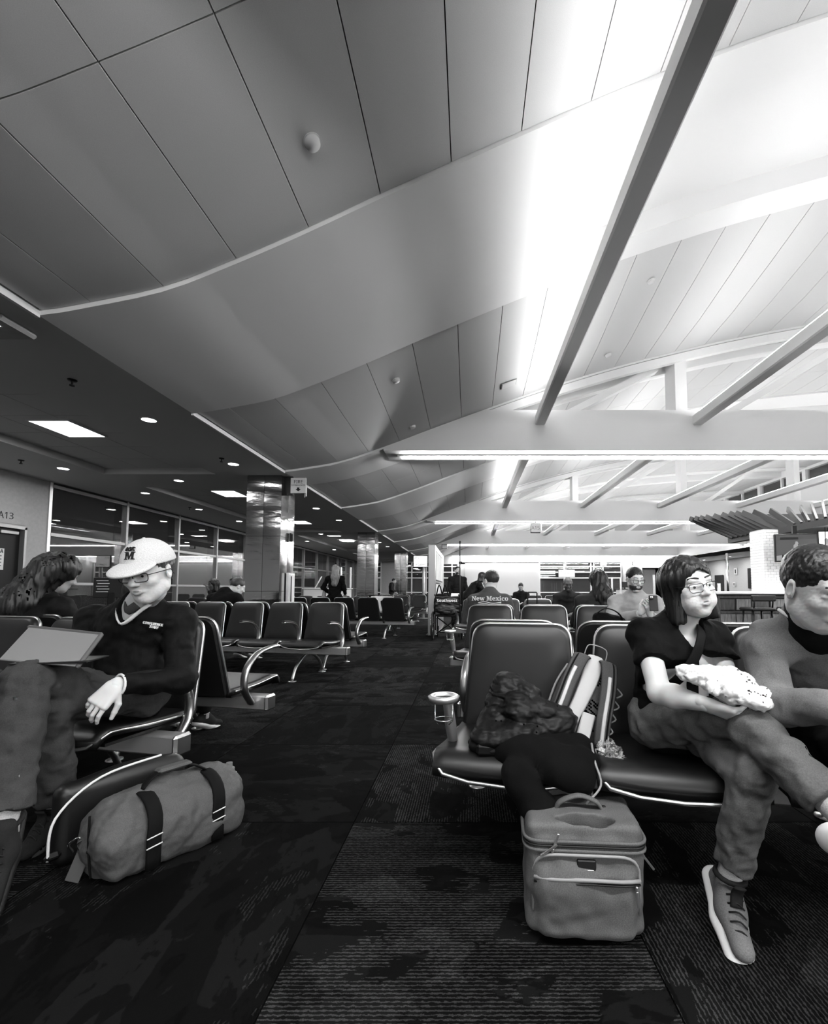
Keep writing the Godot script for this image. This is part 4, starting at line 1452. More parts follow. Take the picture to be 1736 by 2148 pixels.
func small_things() -> void:
	# clear bag on the little table between the seats
	var o := thing("plastic_bag", "crumpled clear plastic bag on the small table between seats", "bag", v3(0.515, 0.428, 1.715))
	var f := Field.new(Vector3(-0.09, -0.01, -0.09), Vector3(0.09, 0.1, 0.09), 0.0035)
	f.ell(Vector3(0, 0.035, 0), Vector3(0.05, 0.035, 0.05), Basis(), 0.01)
	f.ell(Vector3(0.02, 0.02, 0.035), Vector3(0.03, 0.02, 0.03), Basis(), 0.01)
	f.folds(0.02, 22.0, 4, Vector3.ONE, true)
	f.trim(Vector3.DOWN, 0.0)
	part("sheet", one(f), M.clear_plastic, o)
	# coffee in the cup holder
	var c := thing("coffee_cup", "white paper coffee cup with black lid and cardboard sleeve", "cup", v3(0.995, 0.575, 1.528))
	part("cup", lathe_mesh([[0.0, 0.0], [0.03, 0.0], [0.0435, 0.145], [0.0, 0.146]], 28, true), M.paper, c)
	part("sleeve", lathe_mesh([[0.0345, 0.035], [0.0362, 0.035], [0.0405, 0.085], [0.0385, 0.085], [0.0345, 0.035]], 28, true), M.card_sleeve, c)
	part("lid", lathe_mesh([[0.0, 0.143], [0.046, 0.143], [0.047, 0.149], [0.044, 0.152], [0.043, 0.163], [0.039, 0.165], [0.037, 0.158], [0.0, 0.157]], 28), M.lid_black, c)
	# tablet on a lap
	var t := thing("tablet", "tablet in a folded grey case propped on a lap", "tablet", v3(-1.63, 0.775, 1.80), 0.0)
	var bs := Basis(Vector3.UP, 0.25) * Basis(Vector3(0, 0, 1), -0.14) * Basis(Vector3.RIGHT, -0.85)
	part("screen_slab", cbox_mesh(Vector3(0, 0.055, 0), Vector3(0.25, 0.17, 0.009), 0.003, bs), M.tablet_back, t)
	part("case_edge", cbox_mesh(bs * Vector3(0, 0.085, 0.0) + Vector3(0, 0.055, 0), Vector3(0.262, 0.016, 0.018), 0.006, bs), M.tablet_case, t)
	part("case_edge", cbox_mesh(bs * Vector3(0.126, 0.0, 0.0) + Vector3(0, 0.055, 0), Vector3(0.016, 0.18, 0.018), 0.006, bs), M.tablet_case, t)
	part("cover_flap", cbox_mesh(Vector3(0.02, 0.0, -0.02), Vector3(0.25, 0.006, 0.17), 0.002, Basis(Vector3.UP, 0.25)), M.leather_dark, t)
	# suitcase with its handle up among the far seats
	var s := thing("suitcase", "dark suitcase with its telescopic handle pulled up among seats", "luggage", v3(1.12, 0, 7.75))
	f = Field.new(Vector3(-0.26, -0.02, -0.18), Vector3(0.3, 0.95, 0.18), 0.014)
	f.slab(Vector3(0.02, 0.33, 0), Vector3(0.2, 0.3, 0.12), 0.04)
	f.cap(Vector3(0.06, 0.72, 0), Vector3(0.2, 0.68, 0), 0.1, 0.07, 0.05)
	f.folds(0.012, 6.0, 3)
	part("body", one(f), M.pack_grey, s)
	part("pull_handle", tube_mesh([Vector3(-0.12, 0.6, -0.08), Vector3(-0.12, 1.0, -0.08), Vector3(-0.11, 1.015, -0.08), Vector3(0.03, 1.015, -0.08), Vector3(0.04, 1.0, -0.08), Vector3(0.04, 0.6, -0.08)], 0.012, 8), M.black, s)
	for q in [-1, 1]: part("wheel", lathe_mesh([[0.0, -0.015], [0.03, -0.015], [0.03, 0.015], [0.0, 0.015]], 14, false, Basis(Vector3(0, 0, 1), PI / 2)), M.rubber, s, Transform3D(Basis(), Vector3(0.14 * q, 0.03, 0)))
	# striped bag on the turned-away row's far side
	var sb := thing("striped_bag", "white bag with slanting dark stripes lying across seat backs", "bag", v3(-2.3, 0.44, 11.9), deg_to_rad(-12))
	f = Field.new(Vector3(-0.4, -0.02, -0.2), Vector3(0.4, 0.5, 0.2), 0.014)
	f.slab(Vector3(0, 0.23, -0.05), Vector3(0.34, 0.22, 0.1), 0.08, Basis(Vector3.RIGHT, -0.15))
	part("body", one(f), M.stripe_white, sb)
	for i in 5: part("stripe", tube_mesh(curve([Vector3(-0.3 + i * 0.14, 0.44, -0.08), Vector3(-0.24 + i * 0.14, 0.3, 0.058), Vector3(-0.18 + i * 0.14, 0.08, 0.08)], 5), 0.022, 6, false, 0.2, Vector3(1, 0, 0)), M.strap_black, sb)

func duffel() -> void:
	var o := thing("duffel_bag", "grey canvas duffel bag with black straps on the carpet", "bag", v3(-1.235, 0, 1.93), deg_to_rad(58))
	# local x runs along the bag, away from the camera to the right
	var f := Field.new(Vector3(-0.34, -0.02, -0.2), Vector3(0.34, 0.34, 0.22), 0.005)
	f.cap(Vector3(-0.17, 0.135, 0), Vector3(0.17, 0.135, 0), 0.135, 0.135, 0.03)
	f.slab(Vector3(0, 0.09, 0), Vector3(0.25, 0.085, 0.13), 0.05, Basis(), 0.06)
	f.cap(Vector3(-0.18, 0.25, 0.0), Vector3(0.18, 0.25, 0.0), 0.02, 0.02, 0.07)
	f.slab(Vector3(-0.31, 0.15, 0), Vector3(0.04, 0.2, 0.2), 0.02, Basis(), 0.03, true)
	f.slab(Vector3(0.31, 0.15, 0), Vector3(0.04, 0.2, 0.2), 0.02, Basis(), 0.03, true)
	f.folds(0.018, 5.5, 21)
	f.folds(0.006, 16.0, 22)
	f.trim(Vector3.DOWN, 0.0)
	part("body", one(f), M.duffel_grey, o)
	for x in [-0.115, 0.125]:
		var p := []
		for y in [0.02, 0.06, 0.1]: p.append(Vector3(x, y, 0.146))
		for i in 15:
			var q := lerpf(0.0, PI, i / 14.0)
			p.append(Vector3(x + 0.01 * sin(q * 2.0), 0.14 + 0.137 * sin(q), 0.147 * cos(q)))
		for y in [0.1, 0.06, 0.02]: p.append(Vector3(x, y, -0.146))
		var st := part("strap", tube_mesh(p, 0.026, 8, false, 0.18, Vector3.RIGHT), M.strap_black, o)
		for s in [-1, 1]:
			for dy in [0.1, 0.135]: part("stitching", tube_mesh([Vector3(x - 0.026, dy, 0.152 * s), Vector3(x + 0.026, dy + 0.006, 0.153 * s)], 0.0025, 5), M.stitch_white, st)
	var hp := curve([Vector3(-0.115, 0.28, 0.03), Vector3(-0.07, 0.315, 0.02), Vector3(0.0, 0.322, 0.0), Vector3(0.07, 0.315, 0.02), Vector3(0.125, 0.28, 0.03)], 5)
	part("carry_handle", tube_mesh(hp, 0.02, 8, false, 0.25, Vector3(0, 0, 1)), M.strap_black, o)
	part("handle_wrap", cbox_mesh(Vector3(0.01, 0.322, 0.008), Vector3(0.13, 0.018, 0.05), 0.008), M.duffel_grey, o)
	part("end_seam", tube_mesh(curve([Vector3(-0.272, 0.24, 0.02), Vector3(-0.275, 0.14, 0.03), Vector3(-0.268, 0.03, 0.04)], 5), 0.004, 6), M.strap_black, o)
	part("snap", lathe_mesh([[0.0, 0.0], [0.007, 0.0], [0.004, 0.004], [0.0, 0.004]], 12, true, Basis(Vector3(0, 0, 1), PI / 2)), M.dark_metal, o, Transform3D(Basis(), Vector3(-0.276, 0.12, 0.03)))
	var b := thing("shoulder_bag", "dark shoulder bag with light piping behind the duffel bag", "bag", v3(-1.46, 0, 1.98), deg_to_rad(58))
	f = Field.new(Vector3(-0.3, -0.02, -0.1), Vector3(0.3, 0.36, 0.1), 0.008)
	f.slab(Vector3(0, 0.15, 0), Vector3(0.23, 0.15, 0.045), 0.04)
	f.ell(Vector3(0.02, 0.22, 0), Vector3(0.2, 0.1, 0.05), Basis(), 0.04)
	part("body", one(f), M.leather_dark, b)
	part("piping", tube_mesh(curve([Vector3(-0.25, 0.05, 0.045), Vector3(-0.235, 0.2, 0.05), Vector3(-0.1, 0.305, 0.05), Vector3(0.12, 0.325, 0.045)], 6), 0.005, 6), M.stitch_white, b)
	part("base_patch", cbox_mesh(Vector3(-0.235, 0.06, 0.04), Vector3(0.05, 0.03, 0.03), 0.012), M.dark_metal, b)
	var tg := thing("luggage_tag", "dark luggage tag with metal clips hanging by the shoulder bag", "tag", v3(-1.42, 0.0, 1.72))
	part("card", cbox_mesh(Vector3(0, 0.05, 0), Vector3(0.05, 0.1, 0.006), 0.002, Basis(Vector3(0, 0, 1), -0.2) * Basis(Vector3.RIGHT, -0.3)), M.tablet_case, tg)
	for i in 2: part("clip", tube_mesh(curve([Vector3(-0.02 + i * 0.03, 0.1, 0.0), Vector3(-0.03 + i * 0.03, 0.13, 0.01), Vector3(0.0 + i * 0.03, 0.15, 0.0), Vector3(0.01 + i * 0.03, 0.12, 0.0)], 4), 0.004, 6), M.chrome, tg)
	var bt := thing("water_bottle", "dark water bottle with a pale cap behind the duffel bag", "bottle", v3(-1.13, 0, 2.2))
	part("body", lathe_mesh([[0.0, 0.0], [0.034, 0.0], [0.036, 0.01], [0.036, 0.15], [0.03, 0.17], [0.022, 0.175], [0.0, 0.175]], 20, true), M.leather_dark, bt)
	part("collar", lathe_mesh([[0.0, 0.172], [0.033, 0.172], [0.033, 0.19], [0.0, 0.19]], 20), M.paper, bt)
	part("cap", lathe_mesh([[0.0, 0.19], [0.024, 0.19], [0.024, 0.215], [0.014, 0.222], [0.014, 0.24], [0.0, 0.241]], 18), M.card_sleeve, bt)

func wheelchair() -> void:
	var o := thing("wheelchair", "black folding wheelchair lettered Southwest on its sling back", "wheelchair", v3(-0.47, 0, 9.9), deg_to_rad(180))
	# local +z is where the chair faces (away from the camera)
	var st := surf()
	for s in [-1, 1]:
		var w := group_part("rear_wheel", o, Transform3D(Basis(), Vector3(0.31 * s, 0.3, -0.1)))
		var hoop := []
		var rim := []
		for i in 28:
			var q := TAU * i / 28
			hoop.append(Vector3(0, cos(q) * 0.285, sin(q) * 0.285))
			rim.append(Vector3(0.03 * s, cos(q) * 0.255, sin(q) * 0.255))
		part("tyre", tube_mesh(hoop, 0.016, 8, true), M.rubber, w)
		part("push_rim", tube_mesh(rim, 0.008, 6, true), M.chrome, w)
		st = surf(true)
		for i in 12:
			var q := TAU * i / 12
			tube(st, [Vector3(0, 0, 0), Vector3(0, cos(q) * 0.28, sin(q) * 0.28)], 0.003, 4)
		part("spokes", done(st), M.chrome, w)
		part("hub", lathe_mesh([[0.0, -0.03], [0.03, -0.03], [0.03, 0.03], [0.0, 0.03]], 14, false, Basis(Vector3(0, 0, 1), PI / 2)), M.dark_metal, w)
		var c := group_part("caster", o, Transform3D(Basis(), Vector3(0.24 * s, 0.09, 0.42)))
		part("wheel", lathe_mesh([[0.0, -0.014], [0.085, -0.014], [0.085, 0.014], [0.0, 0.014]], 18, false, Basis(Vector3(0, 0, 1), PI / 2)), M.rubber, c)
		part("fork", cbox_mesh(Vector3(0, 0.1, 0), Vector3(0.05, 0.12, 0.03), 0.006), M.dark_metal, c)
		part("back_post", tube_mesh(curve([Vector3(0.25 * s, 0.2, -0.14), Vector3(0.25 * s, 0.6, -0.16), Vector3(0.25 * s, 0.92, -0.19), Vector3(0.25 * s, 0.95, -0.3)], 4), 0.013, 8), M.dark_metal, o)
		part("grip", tube_mesh([Vector3(0.25 * s, 0.95, -0.27), Vector3(0.25 * s, 0.95, -0.37)], 0.018, 8), M.rubber, o)
		part("armrest", cbox_mesh(Vector3(0.27 * s, 0.72, 0.06), Vector3(0.05, 0.04, 0.34), 0.01), M.black, o)
		part("side_frame", tube_mesh([Vector3(0.25 * s, 0.5, -0.15), Vector3(0.25 * s, 0.5, 0.4), Vector3(0.25 * s, 0.2, 0.42)], 0.013, 8), M.dark_metal, o)
		part("cross_brace", tube_mesh([Vector3(-0.24 * s, 0.12, 0.05 * s), Vector3(0.24 * s, 0.47, 0.05 * s)], 0.013, 8), M.dark_metal, o)
		part("footrest", cbox_mesh(Vector3(0.13 * s, 0.1, 0.56), Vector3(0.16, 0.02, 0.14), 0.006), M.dark_metal, o)
	part("seat", cbox_mesh(Vector3(0, 0.5, 0.1), Vector3(0.48, 0.04, 0.46), 0.015), M.leather_dark, o)
	var f := Field.new(Vector3(-0.3, 0.48, -0.3), Vector3(0.3, 0.98, -0.05), 0.008)
	f.slab(Vector3(0, 0.72, -0.175), Vector3(0.262, 0.2, 0.018), 0.016, Basis(Vector3.RIGHT, -0.08))
	f.ell(Vector3(0, 0.62, -0.19), Vector3(0.2, 0.1, 0.03), Basis(), 0.03)
	f.folds(0.012, 5.0, 4, Vector3(1, 3, 1))
	part("sling_back", one(f), M.leather_dark, o)
	part("lettering", text_mesh("Southwest", 0.062, 0.002, true), M.stitch_white, o, Transform3D(Basis(Vector3.UP, PI) * Basis(Vector3.RIGHT, 0.08), Vector3(0, 0.83, -0.212)))
	part("pole", tube_mesh([Vector3(-0.27, 0.3, -0.22), Vector3(-0.27, 2.05, -0.22)], 0.013, 8), M.black, o)
	part("pole_tip", lathe_mesh([[0.0, 0.0], [0.022, 0.0], [0.022, 0.05], [0.0, 0.055]], 10), M.black, o, Transform3D(Basis(), Vector3(-0.27, 2.05, -0.22)))
	var b := thing("tote_bag", "black tote bag with upright handles resting in the wheelchair", "bag", v3(-0.58, 0.522, 10.0))
	f = Field.new(Vector3(-0.25, -0.02, -0.18), Vector3(0.25, 0.55, 0.18), 0.012)
	f.slab(Vector3(0, 0.19, 0), Vector3(0.19, 0.19, 0.11), 0.05)
	f.cap(Vector3(-0.08, 0.4, 0), Vector3(0.06, 0.37, 0), 0.06, 0.07, 0.08)
	f.folds(0.02, 6.0, 2)
	part("body", one(f), M.wool_black, b)
	for x in [-0.08, 0.05]: part("handle", tube_mesh(curve([Vector3(x - 0.06, 0.4, 0.03), Vector3(x, 0.64, 0.02), Vector3(x + 0.08, 0.4, 0.03)], 5), 0.014, 6), M.strap_black, b)
	var w := thing("white_carton", "white carton standing beside the black tote bag", "box", v3(-0.3, 0.522, 9.98))
	part("box", cbox_mesh(Vector3(0, 0.21, 0), Vector3(0.2, 0.42, 0.2), 0.006), M.paper, w)
	part("flap", cbox_mesh(Vector3(0.0, 0.43, 0.05), Vector3(0.19, 0.008, 0.12), 0.002, Basis(Vector3.RIGHT, 0.5)), M.paper, w)

func boards_and_signs() -> void:
	var k := thing("display_board", "tall grey free-standing board with framed white posters on its side", "board", v3(-0.865, 0, 10.45))
	part("panel", cbox_mesh(Vector3(0, 1.06, -1.75), Vector3(0.16, 2.08, 3.5), 0.01), M.frame_metal, k)
	part("foot", span_mesh(-0.13, 0.13, 0.0, 0.03, 0.05, 3.4), M.dark_metal, k)
	for e in [[0.25, 1.05, 1.3, 1.95], [1.1, 1.9, 1.3, 1.95], [1.95, 2.75, 1.3, 1.95], [0.25, 1.9, 0.4, 1.2]]:
		part("poster", span_mesh(0.081, 0.088, e[2], e[3], e[0], e[1]), M.paper, k)
		part("poster_frame", span_mesh(0.08, 0.084, e[2] - 0.03, e[3] + 0.03, e[0] - 0.03, e[1] + 0.03), M.black, k)
	var gate := func(called: String, label: String, x: float, y: float, d: float, w: float, h: float, words: Array, lit: bool):
		var o := thing(called, label, "sign", v3(x, y, d))
		part("case", cbox_mesh(Vector3(0, 0, -0.04), Vector3(w + 0.04, h + 0.04, 0.08), 0.008), M.black, o)
		part("sign_face", cbox_mesh(Vector3(0, 0, 0.004), Vector3(w, h, 0.01), 0.002), M.sign_glow if lit else M.white_plastic, o)
		for i in words.size():
			part("lettering", text_mesh(words[i][0], words[i][1]), M.print_black if lit else M.print_grey, o, Transform3D(Basis(), Vector3(words[i][2], words[i][3], 0.0105)))
		return o
	var a: Node3D = gate.call("gate_number_sign", "square hanging sign lettered A15 under the second girder", 2.27, 3.18, 15.5, 0.3, 0.3, [["A15", 0.12, 0.0, 0.0]], false)
	part("hanger", span_mesh(-0.01, 0.01, 0.15, 0.3, 0.03, 0.05), M.dark_metal, a)
	a = gate.call("gate_number_sign", "small square sign hanging over the display board", -1.28, 3.29, 23.3, 0.24, 0.2, [], false)
	part("hanger", span_mesh(-0.01, 0.01, 0.1, 0.2, 0.03, 0.05), M.dark_metal, a)
	a = gate.call("gate_monitor", "white gate screen lettered A15 beside the display board", -1.83, 2.13, 17.0, 0.5, 0.4, [["A15", 0.07, -0.14, 0.13], ["+ Gate C", 0.075, 0.02, -0.12]], true)
	part("stand", tube_mesh([Vector3(0.12, -0.2, -0.05), Vector3(0.12, -2.12, -0.05)], 0.05, 10), M.frame_metal, a)
	part("base", lathe_mesh([[0.0, 0.0], [0.2, 0.0], [0.2, 0.02], [0.0, 0.03]], 18), M.frame_metal, a, Transform3D(Basis(), Vector3(0.12, -2.13, -0.05)))
	a = gate.call("gate_monitor", "wide gate screen lettered A16 hanging before the end windows", 6.65, 2.2, 31.1, 1.1, 0.5, [["A16", 0.08, -0.4, 0.17], ["Information", 0.06, 0.0, 0.02]], true)
	part("hanger", span_mesh(-0.02, 0.02, 0.27, 0.95, 0.04, 0.5), M.frame_metal, a)
	a = gate.call("post_sign", "small white lit sign on a tall white post", 8.9, 2.85, 30.2, 0.42, 0.38, [], true)
	part("post", span_mesh(-0.03, 0.03, -2.83, -0.2, 0.03, 0.09), M.steel_white, a)
	a = gate.call("post_sign", "tiny white sign hanging by the end wall doorway", 11.3, 2.88, 31.1, 0.26, 0.2, [], true)
	part("hanger", span_mesh(-0.02, 0.02, 0.1, 0.3, 0.04, 0.5), M.frame_metal, a)
	# boarding posts
	for e in [[7.51, 24.0], [7.97, 24.0], [7.06, 20.0], [8.10, 20.0], [7.11, 24.0]]:
		var o := thing("boarding_post", "tall slim white boarding post standing before the end windows", "post", v3(e[0], 0, e[1]), 0.0, "boarding posts")
		part("post", lathe_mesh([[0.0, 0.02], [0.05, 0.02], [0.05, 1.72], [0.0, 1.73]], 12), M.satin_aluminium, o)
		part("base", lathe_mesh([[0.0, 0.0], [0.17, 0.0], [0.17, 0.015], [0.0, 0.025]], 16), M.dark_metal, o)
	for e in [[-5.92, 21.0], [-5.48, 21.0]]:
		var o := thing("boarding_post", "tall slim pale boarding post standing near the side windows", "post", v3(e[0], 0, e[1]), 0.0, "boarding posts by the side windows")
		part("post", lathe_mesh([[0.0, 0.02], [0.05, 0.02], [0.05, 2.1], [0.0, 2.11]], 12), M.satin_aluminium, o)
		part("base", lathe_mesh([[0.0, 0.0], [0.17, 0.0], [0.17, 0.015], [0.0, 0.025]], 16), M.dark_metal, o)
	var desk := thing("gate_desk", "pale gate desk with a dark screen by the end doorway", "desk", v3(9.9, 0, 28.5))
	part("body", cbox_mesh(Vector3(0, 0.55, 0), Vector3(1.3, 1.1, 0.6), 0.02), M.wall_paint, desk)
	part("top", cbox_mesh(Vector3(0, 1.12, 0), Vector3(1.4, 0.04, 0.7), 0.01), M.dark_metal, desk)
	part("screen", cbox_mesh(Vector3(-0.2, 1.4, 0), Vector3(0.5, 0.36, 0.04), 0.01), M.black, desk)
	part("screen_stand", cbox_mesh(Vector3(-0.2, 1.18, 0), Vector3(0.1, 0.1, 0.08), 0.01), M.black, desk)
	var d2 := thing("gate_desk", "white gate desk beside the side windows", "desk", v3(-6.2, 0, 20.0))
	part("body", cbox_mesh(Vector3(0, 0.55, 0), Vector3(1.9, 1.1, 0.7), 0.02), M.paper, d2)
	part("top", cbox_mesh(Vector3(0, 1.12, 0), Vector3(2.0, 0.04, 0.8), 0.01), M.smooth_white, d2)
	for i in 3: part("leg_brace", tube_mesh([Vector3(-0.5 + i * 0.45, 1.14, 0.2), Vector3(-0.25 + i * 0.45, 1.65, 0.1)], 0.025, 6), M.steel_white, d2)
	var ad := thing("small_screen", "small dark departure screen with white lines on the wall ledge", "screen", v3(-7.2, 1.0, 9.2), 0.35)
	part("case", cbox_mesh(Vector3(0, 0.1, 0), Vector3(0.62, 0.4, 0.05), 0.01), M.black, ad)
	for i in 5: part("line", cbox_mesh(Vector3(-0.16 + 0.02 * (i % 2), 0.24 - i * 0.055, 0.026), Vector3(0.2, 0.014, 0.003), 0.001), M.stitch_white, ad)
	part("stand", cbox_mesh(Vector3(0, -0.5, 0), Vector3(0.12, 1.0, 0.08), 0.01), M.dark_metal, ad)
	# on the far side wall
	var W := 16.56
	var flip := Basis(Vector3.UP, -PI / 2)
	for e in [["toilet_sign", "small square washroom sign high on the far side wall", 2.22, 28.3, 0.32, 0.4], ["toilet_sign", "small lower notice under the washroom sign", 1.42, 28.5, 0.25, 0.26]]:
		var o := thing(e[0], e[1], "sign", v3(W, e[2], e[3]))
		part("plate", cbox_mesh(Vector3(-0.01, 0, 0), Vector3(0.02, e[5], e[4]), 0.004), M.white_plastic, o)
		part("figure", cbox_mesh(Vector3(-0.022, 0.0, 0), Vector3(0.006, e[5] * 0.6, e[4] * 0.35), 0.002), M.print_black, o)
	var bd := thing("dark_board", "tall dark blank board on the far side wall", "board", v3(W, 1.75, 26.6))
	part("panel", cbox_mesh(Vector3(-0.03, 0, 0), Vector3(0.05, 1.15, 0.85), 0.01), M.dark_metal, bd)
	part("rim", cbox_mesh(Vector3(-0.02, 0, 0), Vector3(0.04, 1.2, 0.9), 0.01), M.black, bd)
	var dd := setting("door_2", "dark doorway in the far side wall")
	dd.position = v3(W, 0, 30.2)
	part("leaf", span_mesh(-0.03, 0.0, 0.0, 2.05, -0.5, 0.5), M.black, dd)
	part("notice", span_mesh(-0.04, -0.03, 0.9, 1.5, -0.2, 0.2), M.paper, dd)
	var pc := thing("steel_post", "slim bright steel post standing before the far side wall", "post", v3(13.9, 0, 24.5))
	part("shaft", lathe_mesh([[0.0, 0.0], [0.07, 0.0], [0.07, 3.04], [0.0, 3.04]], 16, true), M.chrome, pc)

func bar() -> void:
	# counter
	var o := thing("bar_counter", "long bar counter of pale wood panels with a white top", "counter", v3(4.35, 0, 8.0))
	part("carcass", span_mesh(0.0, 4.2, 0.0, 0.98, 0.02, 0.55), M.oak_dark, o)
	part("worktop", cbox_mesh(Vector3(2.1, 1.005, -0.22), Vector3(4.4, 0.05, 0.75), 0.012), M.smooth_white, o)
	part("rail", cbox_mesh(Vector3(2.1, 0.94, 0.01), Vector3(4.2, 0.07, 0.03), 0.008), M.oak_dark, o)
	part("rail", cbox_mesh(Vector3(2.1, 0.66, 0.01), Vector3(4.2, 0.05, 0.03), 0.008), M.oak_dark, o)
	for i in 14:
		part("plank", cbox_mesh(Vector3(0.15 + i * 0.3, 0.34, 0.005), Vector3(0.29, 0.6, 0.025), 0.005), M.oak, o)
		part("panel", cbox_mesh(Vector3(0.15 + i * 0.3, 0.8, 0.0), Vector3(0.27, 0.2, 0.03), 0.008), M.oak if i % 2 else M.oak_dark, o)
		if i % 2 == 0: part("stile", cbox_mesh(Vector3(i * 0.3, 0.5, 0.02), Vector3(0.05, 0.95, 0.035), 0.006), M.oak_dark, o)
	part("foot_rail", tube_mesh([Vector3(0, 0.2, 0.14), Vector3(4.2, 0.2, 0.14)], 0.022, 8), M.dark_metal, o)
	for i in 4:
		var s := thing("bar_stool", "low backed bar stool with a dark padded seat at the counter", "stool", v3(4.75 + i * 0.62, 0, 7.55), 0.0, "stools at the bar counter")
		part("seat", cbox_mesh(Vector3(0, 0.74, 0), Vector3(0.4, 0.06, 0.36), 0.02), M.leather_dark, s)
		part("backrest", cbox_mesh(Vector3(0, 0.92, 0.17), Vector3(0.4, 0.1, 0.04), 0.015), M.leather_dark, s)
		for q in [[-1, -1], [1, -1], [-1, 1], [1, 1]]:
			part("leg", tube_mesh([Vector3(0.15 * q[0], 0.72, 0.13 * q[1]), Vector3(0.19 * q[0], 0.0, 0.17 * q[1])], 0.017, 6), M.dark_metal, s)
		for q in [-1, 1]: part("back_post", tube_mesh([Vector3(0.15 * q, 0.74, 0.15), Vector3(0.15 * q, 0.92, 0.18)], 0.013, 6), M.dark_metal, s)
		part("foot_ring", tube_mesh([Vector3(-0.18, 0.28, -0.16), Vector3(0.18, 0.28, -0.16), Vector3(0.18, 0.28, 0.16), Vector3(-0.18, 0.28, 0.16)], 0.011, 6, true), M.dark_metal, s)
	# tiled pillar
	var t := setting("pillar", "square pillar faced with glossy white tiles at the bar")
	t.position = v3(5.5, 1.03, 8.36)
	part("core", span_mesh(-0.2, 0.2, -1.03, 1.12, -0.2, 0.2), M.grout, t)
	var tile := cbox_mesh(Vector3.ZERO, Vector3(0.096, 0.047, 0.012), 0.004)
	var half := cbox_mesh(Vector3.ZERO, Vector3(0.046, 0.047, 0.012), 0.004)
	for j in 22:
		for face in 2:
			var b := Basis() if face == 0 else Basis(Vector3.UP, -PI / 2)
			var n := 4 if j % 2 == 0 else 5
			for i in n:
				var x := -0.15 + i * 0.1 if j % 2 == 0 else -0.2 + i * 0.1
				var m := tile
				if j % 2 == 1 and (i == 0 or i == 4):
					m = half
					x = -0.175 if i == 0 else 0.175
				part("tile", m, M.tile_glaze, t, Transform3D(b, b * Vector3(x, 0.025 + j * 0.05, 0.203)))
	# fanned canopy of dark slats
	var c := thing("bar_canopy", "fanned canopy of dark slats over the bar", "canopy", Vector3.ZERO)
	var outer := [[4.68, 2.57, 9.6], [4.88, 2.575, 9.4], [5.14, 2.585, 9.0], [5.32, 2.545, 8.7], [5.89, 2.53, 8.2], [6.14, 2.56, 7.8], [6.47, 2.64, 7.3]]
	var N := 18
	for i in N:
		var u := float(i) / (N - 1)
		var q := u * (outer.size() - 1)
		var k := mini(int(q), outer.size() - 2)
		var w := q - k
		var e := [lerpf(outer[k][0], outer[k + 1][0], w), lerpf(outer[k][1], outer[k + 1][1], w), lerpf(outer[k][2], outer[k + 1][2], w)]
		var a := v3(e[0], e[1], e[2])
		var db := lerpf(9.6, 6.6, u)
		var z := v3(5.62, 2.16, db)
		var x := (z - a).normalized()
		var y := Vector3.UP - x * x.y
		y = y.normalized()
		part("slat", box_mesh((a + z) / 2, Vector3((z - a).length(), 0.1, 0.035), Basis(x, y, x.cross(y))), M.slat_dark, c)
	part("edge_beam", span_mesh(5.56, 5.7, 2.06, 2.17, 6.4, 9.75), M.slat_dark, c)
	part("fascia", span_mesh(5.7, 8.5, 2.15, 2.5, 8.6, 8.75), M.black, c)
	part("header", span_mesh(5.7, 8.5, 2.06, 2.18, 6.4, 8.6), M.slat_dark, c)
	part("post", span_mesh(5.78, 5.9, 1.03, 2.1, 8.25, 8.4), M.dark_metal, c)
	# screens hung under the canopy
	var tv := thing("television", "television showing a basketball game under the bar canopy", "television", v3(5.3, 1.74, 7.35), deg_to_rad(-14))
	part("case", cbox_mesh(Vector3(0, 0, -0.03), Vector3(0.62, 0.46, 0.05), 0.01), M.black, tv)
	part("screen", box_mesh(Vector3(0, 0, -0.003), Vector3(0.58, 0.42, 0.004)), glow("screen_dim", 0.16, 0.5), tv)
	part("court", extrude_mesh(PackedVector2Array([Vector2(-0.29, -0.21), Vector2(0.29, -0.21), Vector2(0.29, 0.0), Vector2(-0.05, -0.1), Vector2(-0.29, -0.13)]), 0.0, 0.002), glow("screen_mid", 0.45, 0.25), tv)
	part("score_bar", box_mesh(Vector3(-0.1, 0.15, 0.001), Vector3(0.26, 0.04, 0.002)), M.black, tv)
	part("player", extrude_mesh(PackedVector2Array([Vector2(-0.05, -0.08), Vector2(-0.02, -0.02), Vector2(0.0, -0.07), Vector2(0.03, -0.08), Vector2(0.02, 0.05), Vector2(0.03, 0.07), Vector2(0.015, 0.1), Vector2(-0.01, 0.1), Vector2(-0.02, 0.06), Vector2(-0.04, 0.04)]), 0.0, 0.003), M.screen_mid, tv)
	for i in 4: part("player", extrude_mesh(PackedVector2Array([Vector2(-0.015, -0.04), Vector2(0.015, -0.04), Vector2(0.012, 0.03), Vector2(0.0, 0.045), Vector2(-0.012, 0.03)]), 0.0, 0.003), M.print_black, tv, Transform3D(Basis(), Vector3(-0.2 + i * 0.13, -0.15 + (i % 2) * 0.05, 0.001)))
	part("bracket", span_mesh(-0.03, 0.03, 0.2, 0.36, 0.03, 0.08), M.black, tv)
	var tw := thing("television", "bright television showing players in white under the bar canopy", "television", v3(5.86, 1.83, 7.3), deg_to_rad(-8))
	part("case", cbox_mesh(Vector3(0, 0, -0.03), Vector3(0.44, 0.36, 0.05), 0.01), M.black, tw)
	part("screen", box_mesh(Vector3(0, 0, -0.003), Vector3(0.41, 0.33, 0.004)), glow("screen_bright", 0.85, 0.35), tw)
